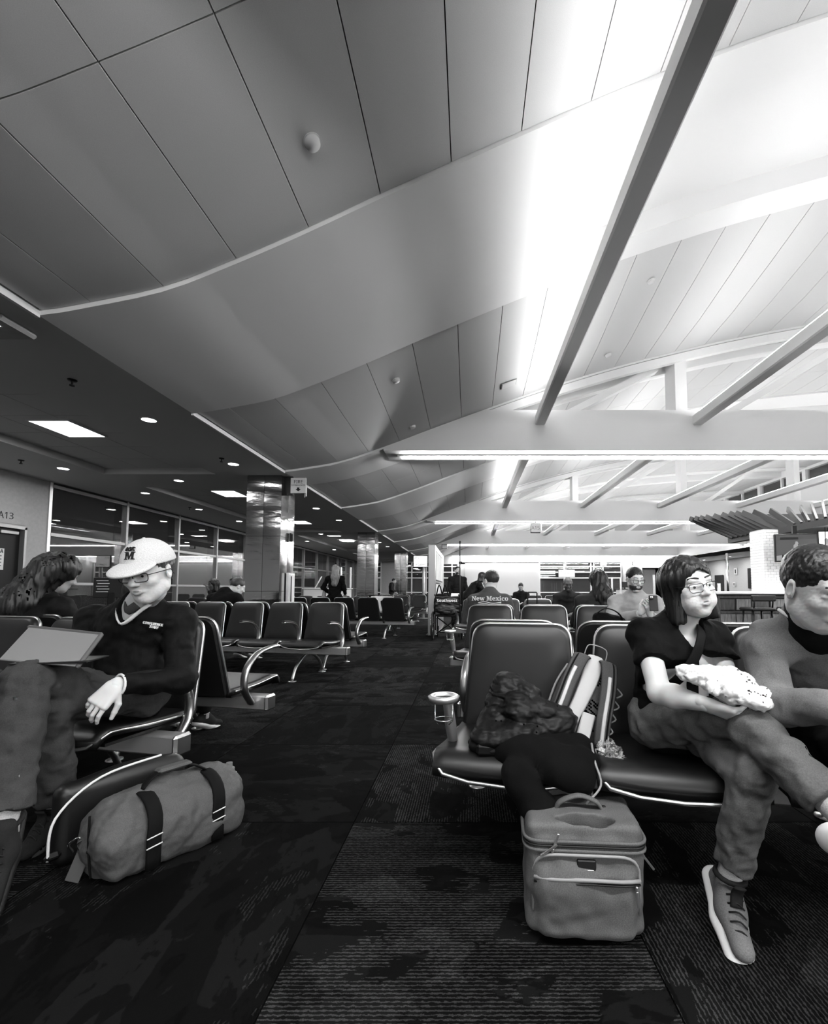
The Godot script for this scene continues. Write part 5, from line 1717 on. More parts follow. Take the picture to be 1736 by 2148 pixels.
	for i in 3:
		part("player", extrude_mesh(PackedVector2Array([Vector2(-0.03, -0.1), Vector2(-0.005, -0.1), Vector2(0.0, -0.02), Vector2(0.01, -0.1), Vector2(0.035, -0.1), Vector2(0.03, 0.05), Vector2(0.0, 0.07), Vector2(-0.03, 0.05)]), 0.0, 0.002), M.print_black if i == 1 else M.print_grey, tw, Transform3D(Basis(), Vector3(-0.1 + i * 0.09, -0.01, 0.0)))
	part("bracket", span_mesh(-0.03, 0.03, 0.17, 0.28, 0.03, 0.08), M.black, tw)
	var bl := thing("bar_lamp", "bright white lamp bowl hanging at the bar", "lamp", v3(5.72, 1.5, 7.2))
	part("bowl", lathe_mesh([[0.0, 0.0], [0.16, 0.01], [0.2, 0.06], [0.2, 0.1], [0.0, 0.11]], 24, true), M.lamp_white, bl)
	part("cable", tube_mesh([Vector3(0, 0.1, -0.08), Vector3(0, 0.56, -0.08)], 0.006, 6), M.black, bl)
	area_light("lamp_light", Vector3(0, -0.02, 0), Vector2(0.3, 0.3), 0.35, false, bl)
	var bw := setting("wall_bar", "bright white wall with bottles behind the bar")
	part("wall", span_mesh(6.0, 8.6, 0.0, 2.2, 9.0, 9.1), M.smooth_white, bw)
	part("shelf", span_mesh(6.0, 8.6, 1.45, 1.48, 8.8, 9.0), M.dark_metal, bw)
	part("lower_cabinet", span_mesh(6.0, 8.6, 0.0, 1.12, 8.75, 9.0), M.black, bw)

# ================================================================ small fittings of the ceilings
func ceiling_bits() -> void:
	for e in [[-0.977, 2.651, "round"], [-0.942, 5.682, "round"], [-0.918, 7.218, "round"], [2.334, 5.612, "round"], [2.224, 7.078, "round"], [0.614, 6.961, "square"]]:
		var x: float = e[0]
		var best := Vector3(e[0], 0, e[1])
		var n := Vector3(vy(x - 0.1, best.z) - vy(x + 0.1, best.z), 0.2, 0).normalized()
		var o := thing("smoke_detector" if e[2] == "round" else "ceiling_speaker", "small round white detector on the sloping boards" if e[2] == "round" else "small square white cover plate on the sloping boards", "detector" if e[2] == "round" else "cover", v3(x, vy(x, best.z) + 0.033, best.z), 0.0, "detectors on the vault" if e[2] == "round" else "")
		var b := Basis(n.cross(Vector3(0, 0, 1)).normalized() * -1.0, n, Vector3(0, 0, 1))
		b.x = n.cross(Vector3(0, 0, 1)).normalized()
		if e[2] == "round":
			part("body", lathe_mesh([[0.0, -0.03], [0.045, -0.028], [0.05, -0.005], [0.05, 0.0], [0.0, 0.0]], 24, true), M.white_plastic, o, Transform3D(b, Vector3.ZERO))
			part("base", lathe_mesh([[0.0, -0.006], [0.056, -0.006], [0.056, 0.0], [0.0, 0.0]], 24), M.white_plastic, o, Transform3D(b, Vector3.ZERO))
		else:
			part("plate", cbox_mesh(Vector3(0, -0.01, 0), Vector3(0.24, 0.02, 0.17), 0.008), M.white_plastic, o, Transform3D(b, Vector3.ZERO))
			part("rim", cbox_mesh(Vector3(0, -0.004, 0), Vector3(0.26, 0.008, 0.19), 0.003), M.print_grey, o, Transform3D(b, Vector3.ZERO))
	# sprinklers and an access point under the low ceiling
	for e in [[-3.78, 4.22], [-3.76, 6.8], [-6.9, 6.9], [-6.75, 10.9]]:
		var o := thing("sprinkler", "tiny dark sprinkler head under the low ceiling", "sprinkler", v3(e[0], SOFFIT - 0.001, e[1]), 0.0, "sprinklers of the low ceiling")
		part("rose", lathe_mesh([[0.0, -0.012], [0.035, -0.01], [0.04, 0.0], [0.0, 0.0]], 16, true), M.dark_metal, o)
		part("nozzle", lathe_mesh([[0.0, -0.06], [0.022, -0.058], [0.022, -0.05], [0.008, -0.045], [0.008, -0.01], [0.0, -0.01]], 12), M.black, o)
	var ap := thing("wireless_box", "flat white box under the low ceiling edge", "box", v3(-3.52, SOFFIT - 0.001, 3.30))
	part("shell", cbox_mesh(Vector3(0, -0.025, 0), Vector3(0.3, 0.05, 0.3), 0.02), M.wall_paint, ap)
	part("indicator", lathe_mesh([[0.0, -0.003], [0.004, -0.003], [0.004, 0.0], [0.0, 0.0]], 8), M.lamp_white, ap, Transform3D(Basis(), Vector3(0.05, -0.05, 0.05)))

# ================================================================ people
func frame_of(fwd: Vector3, up := Vector3.UP) -> Basis:
	var z := fwd.normalized()
	var x := up.cross(z).normalized()
	return Basis(x, z.cross(x), z)

func people_materials() -> void:
	for e in [["skin_pale", 0.80], ["skin_mid", 0.66], ["skin_dark", 0.30]]:
		var m := mat(e[0], e[1], 0.5, 0.0, 0.4)
		m.subsurf_scatter_enabled = true
		m.subsurf_scatter_strength = 0.06
	for e in [["hair_black", 0.05], ["hair_grey", 0.28], ["hair_brown", 0.10], ["hair_fair", 0.62]]:
		var m := mat(e[0], e[1], 0.42, 0.0, 0.5)
		grained(m, 0.12, 0.45, 1.0, 7.0, 0.10, 31, 3, Vector3(3, 0.35, 3))
	mat("lip", 0.52, 0.45)
	cloth("pullover_black", 0.035, 0.75, 0.03)
	cloth("tee_black", 0.03, 0.9, 0.04)
	cloth("jeans", 0.27, 0.9, 0.14)
	cloth("chino", 0.42, 0.85, 0.06)
	cloth("fleece_grey", 0.48, 0.9, 0.06)
	cloth("fleece_dark", 0.05, 0.9, 0.06)
	cloth("tee_grey", 0.36, 0.9, 0.05)
	cloth("hoodie_light", 0.70, 0.9, 0.08)
	cloth("jacket_dark", 0.055, 0.7, 0.05)
	cloth("top_grey", 0.22, 0.9, 0.05)
	cloth("cap_white", 0.92, 0.85, 0.03)
	cloth("sock_light", 0.86, 0.9, 0.1)
	cloth("suede_dark", 0.16, 0.85, 0.05)
	cloth("knit_shoe", 0.50, 0.8, 0.08)
	mat("sole_white", 0.85, 0.6)
	mat("eye_white", 0.8, 0.2)
	mat("iris_dark", 0.03, 0.1)
	mat("lens", 0.6, 0.0, 0.0, 0.5)
	M.lens.transparency = BaseMaterial3D.TRANSPARENCY_ALPHA
	M.lens.albedo_color.a = 0.05

# head about its centre; b.z looks ahead. scale 1 = 0.23 m from crown to chin
func head_field(out: Array, c: Vector3, b: Basis, s: float, cell: float, o := {}) -> void:
	var R := 0.17 * s
	var f := Field.new(c - Vector3(R, R * 1.25, R), c + Vector3(R, R * 1.0, R), cell)
	var P := func(x: float, y: float, z: float) -> Vector3: return c + b * (Vector3(x, y, z) * s)
	var wide: float = o.get("wide", 1.0)
	f.ell(P.call(0, 0.03, -0.012), Vector3(0.075, 0.086, 0.094) * s, b, 0.02 * s)
	f.ell(P.call(0, -0.04, 0.026), Vector3(0.059 * wide, 0.074, 0.066) * s, b, 0.03 * s)
	f.cap(P.call(-0.045 * wide, -0.062, 0.0), P.call(-0.012, -0.096, 0.058), 0.024 * s, 0.018 * s, 0.03 * s)
	f.cap(P.call(0.045 * wide, -0.062, 0.0), P.call(0.012, -0.096, 0.058), 0.024 * s, 0.018 * s, 0.03 * s)
	for q in [-1.0, 1.0]:
		f.ell(P.call(0.04 * q * wide, -0.022, 0.062), Vector3(0.022, 0.02, 0.022) * s, b, 0.02 * s)
		if o.get("puff", 0.0) > 0.0: f.ell(P.call(0.036 * q, -0.06, 0.062), Vector3(0.026, 0.026, 0.024) * s * o.puff, b, 0.02 * s)
	f.cap(P.call(-0.036, 0.027, 0.074), P.call(0.036, 0.027, 0.074), 0.014 * s, 0.014 * s, 0.02 * s)
	for q in [-1.0, 1.0]:
		f.ell(P.call(0.032 * q, 0.003, 0.099), Vector3(0.019, 0.0125, 0.016) * s, b, 0.012 * s, true)
		# lids
		f.cap(P.call(0.017 * q, 0.006, 0.0845), P.call(0.047 * q, 0.004, 0.076), 0.0062 * s, 0.0055 * s, 0.006 * s)
		f.cap(P.call(0.017 * q, -0.006, 0.083), P.call(0.045 * q, -0.007, 0.075), 0.0055 * s, 0.005 * s, 0.006 * s)
	f.cap(P.call(0, 0.014, 0.087), P.call(0, -0.026, 0.107), 0.0075 * s, 0.0125 * s, 0.014 * s)
	for q in [-1.0, 1.0]: f.ell(P.call(0.0125 * q, -0.03, 0.096), Vector3(0.0095, 0.008, 0.011) * s, b, 0.008 * s)
	f.cap(P.call(-0.021, -0.0605, 0.079), P.call(0.021, -0.0605, 0.079), 0.006 * s, 0.006 * s, 0.008 * s)
	f.ell(P.call(0, -0.0585, 0.0875), Vector3(0.018, 0.0055, 0.006) * s, b, 0.006 * s)
	f.ell(P.call(0, -0.071, 0.0865), Vector3(0.016, 0.0065, 0.007) * s, b, 0.006 * s)
	f.cap(P.call(-0.022, -0.0645, 0.0905), P.call(0.022, -0.0645, 0.0905), 0.0012 * s, 0.0012 * s, 0.003 * s)
	for q in [-1.0, 1.0]:
		f.ell(P.call(0.0785 * q, -0.004, -0.006), Vector3(0.009, 0.031, 0.019) * s, b * Basis(Vector3.RIGHT, -0.15) * Basis(Vector3.UP, 0.3 * q), 0.006 * s)
		f.ell(P.call(0.087 * q, -0.001, -0.001), Vector3(0.006, 0.017, 0.009) * s, b, 0.005 * s, true)
	f.cap(P.call(0, -0.05, -0.024), o.get("neck", P.call(0, -0.17, -0.03)), 0.051 * s, 0.055 * s, 0.03 * s)
	if o.has("wrinkle"): f.folds(0.0022 * s * o.wrinkle, 70.0, 12, Vector3(1, 1.6, 1))
	f.mesh(out)

# eyebrows, lips and, where there is one, a beard
func features(parent: Node, c: Vector3, b: Basis, s: float, dark: Material, beard: bool) -> void:
	for q in [-1.0, 1.0]:
		var p := []
		for e in [[0.013, 0.0315, 0.0915], [0.024, 0.0345, 0.0905], [0.036, 0.0355, 0.0865], [0.051, 0.0325, 0.0755]]: p.append(c + b * (Vector3(e[0] * q, e[1], e[2]) * s))
		part("eyebrow", tube_mesh(curve(p, 4), 0.0030 * s, 6, false, 0.7, b.y), dark, parent)
	for l in [[-0.0605, -0.0575, 0.0034], [-0.0665, -0.0715, 0.0044]]:
		var p := []
		for e in [[-0.02, l[0], 0.084], [0.0, l[1], 0.0935], [0.02, l[0], 0.084]]: p.append(c + b * (Vector3(e[0], e[1], e[2]) * s))
		part("lip", tube_mesh(curve(p, 5), l[2] * s, 6), M.lip, parent)
	if beard:
		var f := Field.new(c - Vector3.ONE * 0.16 * s, c + Vector3.ONE * 0.13 * s, 0.006)
		f.ell(c + b * (Vector3(0, -0.058, 0.027) * s), Vector3(0.066, 0.062, 0.07) * s, b, 0.01)
		f.trim(b.y, b.y.dot(c + b * (Vector3(0, -0.048, 0) * s)))
		f.trim(-b.z, -b.z.dot(c + b * (Vector3(0, 0, 0.005) * s)))
		f.ell(c + b * (Vector3(0, -0.064, 0.1) * s), Vector3(0.024, 0.012, 0.03) * s, b, 0.004, true)
		f.folds(0.003, 70.0, 5)
		part("beard", one(f), dark, parent)

func eyes(parent: Node, c: Vector3, b: Basis, s: float) -> void:
	for q in [-1.0, 1.0]:
		var ball := lathe_mesh([[0.0, -0.0125 * s], [0.0063 * s, -0.0108 * s], [0.0108 * s, -0.0063 * s], [0.0125 * s, 0.0], [0.0108 * s, 0.0063 * s], [0.0063 * s, 0.0108 * s], [0.0, 0.0125 * s]], 14, true)
		var e := part("eye", ball, M.eye_white, parent, Transform3D(b, c + b * (Vector3(0.032 * q, 0.001, 0.0735) * s)))
		part("iris", lathe_mesh([[0.0, 0.0], [0.006 * s, 0.0], [0.0045 * s, 0.0022 * s], [0.0, 0.003 * s]], 14, true, Basis(Vector3.RIGHT, PI / 2)), M.iris_dark, e, Transform3D(Basis(), Vector3(0, -0.001, 0.0108 * s)))

func spectacles(parent: Node, c: Vector3, b: Basis, s: float, rim := 0.0013, frame_mat: Material = null) -> void:
	var g := group_part("glasses", parent, Transform3D(b, c))
	var fm: Material = frame_mat if frame_mat else M.dark_metal
	for q in [-1.0, 1.0]:
		var ring := []
		for p in rounded([Vector2(-0.025, -0.018), Vector2(0.025, -0.018), Vector2(0.027, 0.014), Vector2(-0.027, 0.014)], [0.014, 0.014, 0.01, 0.01], 4): ring.append(Vector3(0.033 * q + p.x, -0.002 + p.y, 0.104 - absf(0.033 + p.x * q) * 0.22) * s)
		part("rim", tube_mesh(ring, rim * s, 6, true), fm, g)
		var st := surf()
		fan(st, PackedVector3Array(ring), false)
		part("lens", done(st), M.lens, g)
		part("temple", tube_mesh([Vector3(0.06 * q, 0.006, 0.09) * s, Vector3(0.083 * q, 0.008, 0.05) * s, Vector3(0.086 * q, 0.006, -0.01) * s, Vector3(0.082 * q, -0.02, -0.03) * s], rim * s, 6), fm, g)
	part("bridge", tube_mesh([Vector3(-0.009, 0.004, 0.103) * s, Vector3(0, 0.008, 0.108) * s, Vector3(0.009, 0.004, 0.103) * s], rim * s, 6), fm, g)

# hand from the wrist; dir = towards the fingers, n = where the palm faces, side = +1 / -1: the thumb's side
func hand(out: Array, w: Vector3, dir: Vector3, n: Vector3, side: float, curl: Array, s := 1.0, cell := 0.004, thumb := 0.5) -> void:
	var x := dir.normalized()
	n = (n - x * n.dot(x)).normalized()
	var t := n.cross(x) * side
	var f := Field.new(w + x * 0.08 * s - Vector3.ONE * 0.15 * s, w + x * 0.08 * s + Vector3.ONE * 0.15 * s, cell)
	var P := func(a: float, u: float, v: float) -> Vector3: return w + (x * a + t * u + n * v) * s
	f.cap(P.call(-0.006, 0, 0), P.call(0.02, 0, 0), 0.027 * s, 0.027 * s, 0.01 * s, n, 1.3)
	for i in 4:
		var u: float = [0.031, 0.0105, -0.0095, -0.0285][i]
		f.cap(P.call(0.012, u * 0.6, 0.0), P.call(0.082, u, -0.002), 0.0165 * s, 0.0125 * s, 0.012 * s)
		var base: Vector3 = P.call([0.085, 0.09, 0.087, 0.078][i], u, 0.0)
		var l: float = [0.072, 0.08, 0.075, 0.058][i] * s
		var a := 0.0
		var p := base
		var r: Array = [0.0088, 0.0082, 0.0076, 0.0066]
		var c: float = curl[i]
		for j in 3:
			a += c * [0.75, 1.05, 0.7][j]
			var e: Vector3 = p + ((x * cos(a) + n * sin(a)) + t * [0.09, 0.02, -0.05, -0.12][i] * (1.0 - minf(c, 1.0))).normalized() * l * [0.45, 0.3, 0.25][j]
			f.cap(p, e, r[j] * s, r[j + 1] * s, 0.002 * s)
			p = e
	var b0: Vector3 = P.call(0.022, 0.022, 0.004)
	var d0 := (x * 0.62 + t * lerpf(0.9, 0.35, thumb) + n * lerpf(0.1, 0.75, thumb)).normalized()
	var d1 := (x * 0.85 + t * lerpf(0.4, -0.1, thumb) + n * lerpf(0.1, 0.7, thumb)).normalized()
	var b1: Vector3 = b0 + d0 * 0.045 * s
	var b2: Vector3 = b1 + d1 * 0.034 * s
	f.cap(b0, b1, 0.017 * s, 0.011 * s, 0.01 * s)
	f.cap(b1, b2, 0.0112 * s, 0.0098 * s, 0.003 * s)
	f.cap(b2, b2 + d1 * 0.026 * s, 0.0098 * s, 0.0075 * s, 0.003 * s)
	f.mesh(out)

func bounds(pts: Array, pad: float) -> Array:
	var lo: Vector3 = pts[0]
	var hi: Vector3 = pts[0]
	for p in pts:
		lo = lo.min(p)
		hi = hi.max(p)
	return [lo - Vector3.ONE * pad, hi + Vector3.ONE * pad]

# J: joints; L: looks. Returns the figure's node
func person(label: String, J: Dictionary, L: Dictionary) -> Node3D:
	var feet: Vector3 = (J.an_l + J.an_r) / 2
	var base := Vector3(J.pelvis.x, 0.0, J.pelvis.z)
	var o := thing("person", label, "person", base)
	for k in J.keys(): J[k] = J[k] - base
	var s: float = L.get("s", 1.0)
	var cell: float = L.get("cell", 0.012)
	var up: Vector3 = (J.neck - J.pelvis).normalized()
	var fwd: Vector3 = up.cross((J.sh_r - J.sh_l).normalized()).normalized()
	var hb := frame_of(L.look, L.get("tilt", Vector3.UP))
	var hs: float = L.get("head", 1.0)
	var hc: Vector3 = J.head
	# ---- skin: one surface, the head and the hands on finer grids of their own
	var bare: bool = L.get("sleeve", "long") == "short"
	var bb := bounds([J.pelvis, J.neck, J.sh_l, J.sh_r, J.el_l, J.el_r, J.wr_l, J.wr_r, J.kn_l, J.kn_r, J.an_l, J.an_r, J.hip_l, J.hip_r], 0.2)
	var f := Field.new(bb[0], bb[1], maxf(cell * 1.4, 0.012))
	torso(f, J, up, fwd, s, -0.018, L)
	f.cap(J.neck, hc - hb.y * 0.08 * hs, 0.056 * s, 0.05 * hs, 0.03)
	for q in ["l", "r"]:
		f.cap(J["sh_" + q], J["el_" + q], 0.046 * s, 0.039 * s, 0.03)
		f.cap(J["el_" + q], J["wr_" + q], 0.04 * s, 0.026 * s, 0.015)
		f.cap(J["hip_" + q], J["kn_" + q], 0.066 * s, 0.043 * s, 0.03)
		f.cap(J["kn_" + q], J["an_" + q], 0.043 * s, 0.033 * s, 0.02)
	var skin := arrays()
	f.mesh(skin)
	if bare:
		for q in ["l", "r"]:
			var ab := bounds([J["sh_" + q], J["el_" + q], J["wr_" + q]], 0.08)
			var fa := Field.new(ab[0], ab[1], 0.006)
			fa.cap(J["sh_" + q], J["el_" + q], 0.05 * s, 0.041 * s, 0.01)
			fa.cap(J["el_" + q], J["el_" + q].lerp(J["wr_" + q], 0.35), 0.042 * s, 0.041 * s, 0.02)
			fa.cap(J["el_" + q].lerp(J["wr_" + q], 0.35), J["wr_" + q], 0.041 * s, 0.026 * s, 0.02)
			fa.mesh(skin)
	var face: Dictionary = L.get("face", {}).duplicate()
	face.neck = J.neck
	head_field(skin, hc, hb, hs, L.get("head_cell", 0.0075), face)
	for q in ["l", "r"]:
		if L.has("hand_" + q):
			var h: Array = L["hand_" + q]
			hand(skin, J["wr_" + q], h[0], h[1], h[2], h[3], L.get("hand_s", 1.0) * s, L.get("hand_cell", 0.006), h[4] if h.size() > 4 else 0.5)
		else:
			var ad: Vector3 = J["wr_" + q] - J["el_" + q]
			hand(skin, J["wr_" + q], ad, Vector3.DOWN + fwd * 0.1, (1.0 if q == "r" else -1.0) * signf(Vector3.DOWN.cross(ad).dot(J.sh_l - J.sh_r) + 0.0001), [0.4, 0.45, 0.5, 0.5], s, L.get("hand_cell", 0.008))
	part("body", soft(skin), L.skin, o)
	if L.get("head_cell", 0.0075) < 0.010: features(o, hc, hb, hs, L.get("brow_m", L.get("hair_m", M.hair_black)), L.get("beard", false))
	if L.get("eyes", false): eyes(o, hc, hb, hs)
	# ---- top
	var tb := bounds([J.pelvis, J.neck, J.sh_l, J.sh_r, J.el_l, J.el_r, J.wr_l, J.wr_r, J.hip_l, J.hip_r], 0.22)
	f = Field.new(tb[0], tb[1], cell)
	torso(f, J, up, fwd, s, 0.010, L)
	for q in ["l", "r"]:
		var sh: Vector3 = J["sh_" + q]
		var el: Vector3 = J["el_" + q]
		var wr: Vector3 = J["wr_" + q]
		if bare:
			var cuff := sh.lerp(el, L.get("cuff", 0.55))
			f.cap(sh, cuff + (el - sh).normalized() * 0.06, 0.066 * s, 0.066 * s, 0.03)
			f.trim((el - sh).normalized(), (el - sh).normalized().dot(cuff), cuff, 0.11)
		else:
			f.cap(sh, el, 0.068 * s, 0.06 * s, 0.04)
			var cu := el.lerp(wr, 0.94)
			f.cap(el, cu, 0.06 * s, 0.041 * s, 0.03)
			f.trim((wr - el).normalized(), (wr - el).normalized().dot(cu), cu, 0.075)
	if L.has("neckline"):
		var nk: Array = L.neckline       # [forward, down, radius x, y, z]
		f.ell(J.neck + fwd * nk[0] + up * nk[1], Vector3(nk[2], nk[3], nk[4]), frame_of(fwd, up), 0.01, true)
	f.folds(L.get("fold", 0.012), L.get("fold_f", 7.0), L.get("seed", 3), Vector3(1, 1.5, 1))
	if cell < 0.011: f.folds(L.get("fold", 0.012) * 0.35, 16.0, L.get("seed", 3) + 5, Vector3(1.2, 0.8, 1.2))
	part("top", one(f), L.top, o)
	# ---- trousers
	var pb := bounds([J.pelvis, J.hip_l, J.hip_r, J.kn_l, J.kn_r, J.an_l, J.an_r], 0.16)
	f = Field.new(pb[0], pb[1], cell)
	f.cap(J.hip_l, J.hip_r, 0.105 * s, 0.105 * s, 0.05)
	f.cap(J.pelvis, J.pelvis + up * 0.06, 0.13 * s, 0.13 * s, 0.04, fwd, 1.3)
	for q in ["l", "r"]:
		var an: Vector3 = J["an_" + q]
		var kn: Vector3 = J["kn_" + q]
		var hem := kn.lerp(an, L.get("hem_" + q, L.get("hem", 0.93)))
		var dn := (an - kn).normalized()
		f.cap(J["hip_" + q], kn, 0.095 * s, 0.07 * s, 0.025)
		f.cap(kn, hem + dn * 0.03, 0.07 * s, L.get("leg_r", 0.058) * s, 0.025)
		f.trim(dn, dn.dot(hem), hem, 0.09)
	f.folds(L.get("fold", 0.012) * 1.3, 8.0, L.get("seed", 3) + 7, Vector3(1.3, 1, 1.3))
	if cell < 0.011: f.folds(L.get("fold", 0.012) * 0.22, 17.0, L.get("seed", 3) + 9, Vector3(1.0, 1.6, 1.0))
	part("trousers", one(f), L.bottom, o)
	# ---- shoes
	for q in ["l", "r"]:
		if L.get("no_shoe_" + q, false): continue
		var an: Vector3 = J["an_" + q]
		var toe: Vector3 = J["toe_" + q]
		var fd := (toe - an).normalized()
		var shin: Vector3 = (J["kn_" + q] - an).normalized()
		shoe(o, an, toe, shin, L, s)
	return o

func shoe(o: Node3D, an: Vector3, toe: Vector3, shin: Vector3, L: Dictionary, s: float) -> void:
	# foot frame: z to the toe, y away from the sole
	var z := (toe - an).normalized()
	var y := (shin - z * shin.dot(z)).normalized()
	# the sole lies lower than the ankle: turn the frame so that the toe comes out where asked
	var b := frame_of(z, y)
	var cell: float = L.get("shoe_cell", 0.008)
	var len := (toe - an).length()
	var heel := an - z * 0.055 - b.y * 0.045
	var sb := bounds([heel, toe, an], 0.09)
	var f := Field.new(sb[0], sb[1], cell)
	f.cap(heel + b.y * 0.012, an + z * 0.05 - b.y * 0.035, 0.036 * s, 0.04 * s, 0.02)
	f.cap(an + z * 0.05 - b.y * 0.035, toe - z * 0.035 - b.y * 0.035, 0.042 * s, 0.034 * s, 0.03, b.y, 1.25)
	f.cap(an + b.y * 0.02 - z * 0.01, an + z * 0.06 - b.y * 0.02, 0.04 * s, 0.035 * s, 0.03)
	f.trim(shin, shin.dot(an + shin * 0.045), an, 0.2)
	f.trim(-b.y, -b.y.dot(an - b.y * 0.062))
	var g := group_part("shoe", o)
	part("upper", one(f), L.shoes, g)
	f = Field.new(sb[0] - Vector3.ONE * 0.03, sb[1] + Vector3.ONE * 0.03, cell)
	var sw: float = L.get("sole_w", 1.0) * s
	f.cap(heel - b.y * 0.008 - z * 0.012 * (sw - 0.9) * 5.0, an + z * 0.06 - b.y * 0.07, 0.042 * sw, 0.046 * sw, 0.02, b.y, 1.9)
	f.cap(an + z * 0.06 - b.y * 0.07, toe - z * 0.04 - b.y * 0.062, 0.046 * sw, 0.039 * sw, 0.02, b.y, 2.1)
	part("sole", one(f), L.get("sole", M.sole_white), g)
	part("sock", tube_mesh([an - b.y * 0.01, an + shin * 0.06, an + shin * 0.13], [0.042 * s, 0.04 * s, 0.043 * s], 12), L.get("sock", M.sock_light), g)
	if L.get("laces", false):
		var ring := []
		for i in 14: ring.append(an + shin * (0.042 + 0.012 * cos(TAU * i / 14)) + (b.z * cos(TAU * i / 14) + b.x * sin(TAU * i / 14)) * 0.047 * s)
		part("ankle_collar", tube_mesh(ring, 0.0085, 6, true), M.suede_dark, g)
		part("tongue", tube_mesh(curve([an + z * 0.075 + b.y * 0.012, an + z * 0.055 + b.y * 0.045, an + z * 0.062 + b.y * 0.075], 4), 0.02 * s, 8, false, 0.3, b.x), M.suede_dark, g)
		for i in 5:
			var p := an + z * (0.045 + i * 0.02) + b.y * (0.030 - i * 0.0105)
			part("lace", tube_mesh(curve([p - b.x * 0.022 - b.y * 0.008, p + b.y * 0.006 + z * 0.006, p + b.x * 0.022 - b.y * 0.008 + z * 0.012], 4), 0.0026, 5), M.print_black, g)

func torso(f: Field, J: Dictionary, up: Vector3, fwd: Vector3, s: float, grow: float, L: Dictionary) -> void:
	var w: float = L.get("girth", 1.0)
	f.cap(J.pelvis, J.pelvis + up * 0.08, (0.15 * w + grow) * s, (0.148 * w + grow) * s, 0.04, fwd, 1.25)
	f.cap(J.pelvis + up * 0.08, J.chest, (0.148 * w + grow) * s, (0.16 + grow) * s, 0.05, fwd, 1.3)
	f.cap(J.chest, J.neck - up * 0.08, (0.16 + grow) * s, (0.12 + grow) * s, 0.05, fwd, 1.4)
	f.cap(J.sh_l, J.sh_r, (0.06 + grow) * s, (0.06 + grow) * s, 0.05)
	f.cap(J.neck - up * 0.05, J.neck, (0.075 + grow) * s, (0.062 + grow) * s, 0.05)
	if L.get("belly", 0.0) > 0.0 and grow > 0.0: f.ell(J.pelvis + up * 0.14 + fwd * 0.06, Vector3(0.13, 0.12, 0.1) * s * L.belly, frame_of(fwd, up), 0.06)
	if L.get("bust", 0.0) > 0.0 and grow > 0.0:
		for q in [-1.0, 1.0]: f.ell(J.chest + up * 0.02 + fwd * 0.085 + fwd.cross(up) * 0.07 * q, Vector3(0.065, 0.065, 0.055) * s * L.bust, frame_of(fwd, up), 0.05)

# hair as a soft shell: kind = short, bob, long, fringe
func hair(o: Node3D, c: Vector3, b: Basis, s: float, kind: String, m: Material, cell := 0.006) -> void:
	var P := func(x: float, y: float, z: float) -> Vector3: return c + b * (Vector3(x, y, z) * s)
	var f := Field.new(c - Vector3(0.3, 0.75 if kind == "long" else 0.32, 0.3) * s, c + Vector3(0.3, 0.2, 0.3) * s, cell)
	match kind:
		"short":
			f.ell(P.call(0, 0.04, -0.02), Vector3(0.08, 0.087, 0.097) * s, b, 0.01)
			f.ell(P.call(0, -0.075, 0.07), Vector3(0.09, 0.11, 0.1) * s, b, 0.012, true)
			f.ell(P.call(0, 0.0, 0.11), Vector3(0.07, 0.062, 0.06) * s, b, 0.01, true)
			f.ell(P.call(0, -0.12, -0.05), Vector3(0.1, 0.06, 0.1) * s, b, 0.015, true)
			f.folds(0.0035, 80.0, 4, Vector3(1, 0.6, 1))
		"bob":
			f.ell(P.call(0, 0.035, -0.015), Vector3(0.088, 0.092, 0.105) * s, b, 0.01)
			f.cap(P.call(-0.06, 0.03, -0.01), P.call(-0.075, -0.12, 0.0), 0.04 * s, 0.037 * s, 0.03, b.x, 1.2)
			f.cap(P.call(0.06, 0.03, -0.01), P.call(0.075, -0.12, 0.0), 0.04 * s, 0.037 * s, 0.03, b.x, 1.2)
			f.cap(P.call(0, 0.03, -0.06), P.call(0, -0.125, -0.06), 0.06 * s, 0.055 * s, 0.05)
			f.ell(P.call(0, -0.045, 0.085), Vector3(0.062, 0.105, 0.085) * s, b, 0.012, true)
			f.trim(-b.y, -b.y.dot(P.call(0, -0.135, 0)))
			f.folds(0.006, 30.0, 6, Vector3(1.6, 0.12, 1.6))
		"long":
			f.ell(P.call(0, 0.035, -0.015), Vector3(0.09, 0.095, 0.108) * s, b, 0.01)
			f.cap(P.call(0, 0.0, -0.06), P.call(0, -0.2, -0.09), 0.085 * s, 0.1 * s, 0.05)
			f.cap(P.call(-0.02, -0.2, -0.09), P.call(0.0, -0.36, -0.1), 0.095 * s, 0.08 * s, 0.05)
			f.ell(P.call(0, -0.045, 0.095), Vector3(0.066, 0.12, 0.09) * s, b, 0.012, true)
			f.folds(0.016, 14.0, 6, Vector3(1.5, 0.35, 1.5))
	part("hair", one(f), m, o)

func J_from(a: Array) -> Dictionary:
	var names := ["pelvis", "chest", "neck", "head", "sh_l", "sh_r", "el_l", "el_r", "wr_l", "wr_r", "hip_l", "hip_r", "kn_l", "kn_r", "an_l", "an_r", "toe_l", "toe_r"]
	var out := {}
	for i in names.size(): out[names[i]] = v3(a[i][0], a[i][1], a[i][2])
	return out

func build_people() -> void:
	people_materials()
	woman_in_black()
	man_in_cap()
	man_in_fleece()
	far_people()

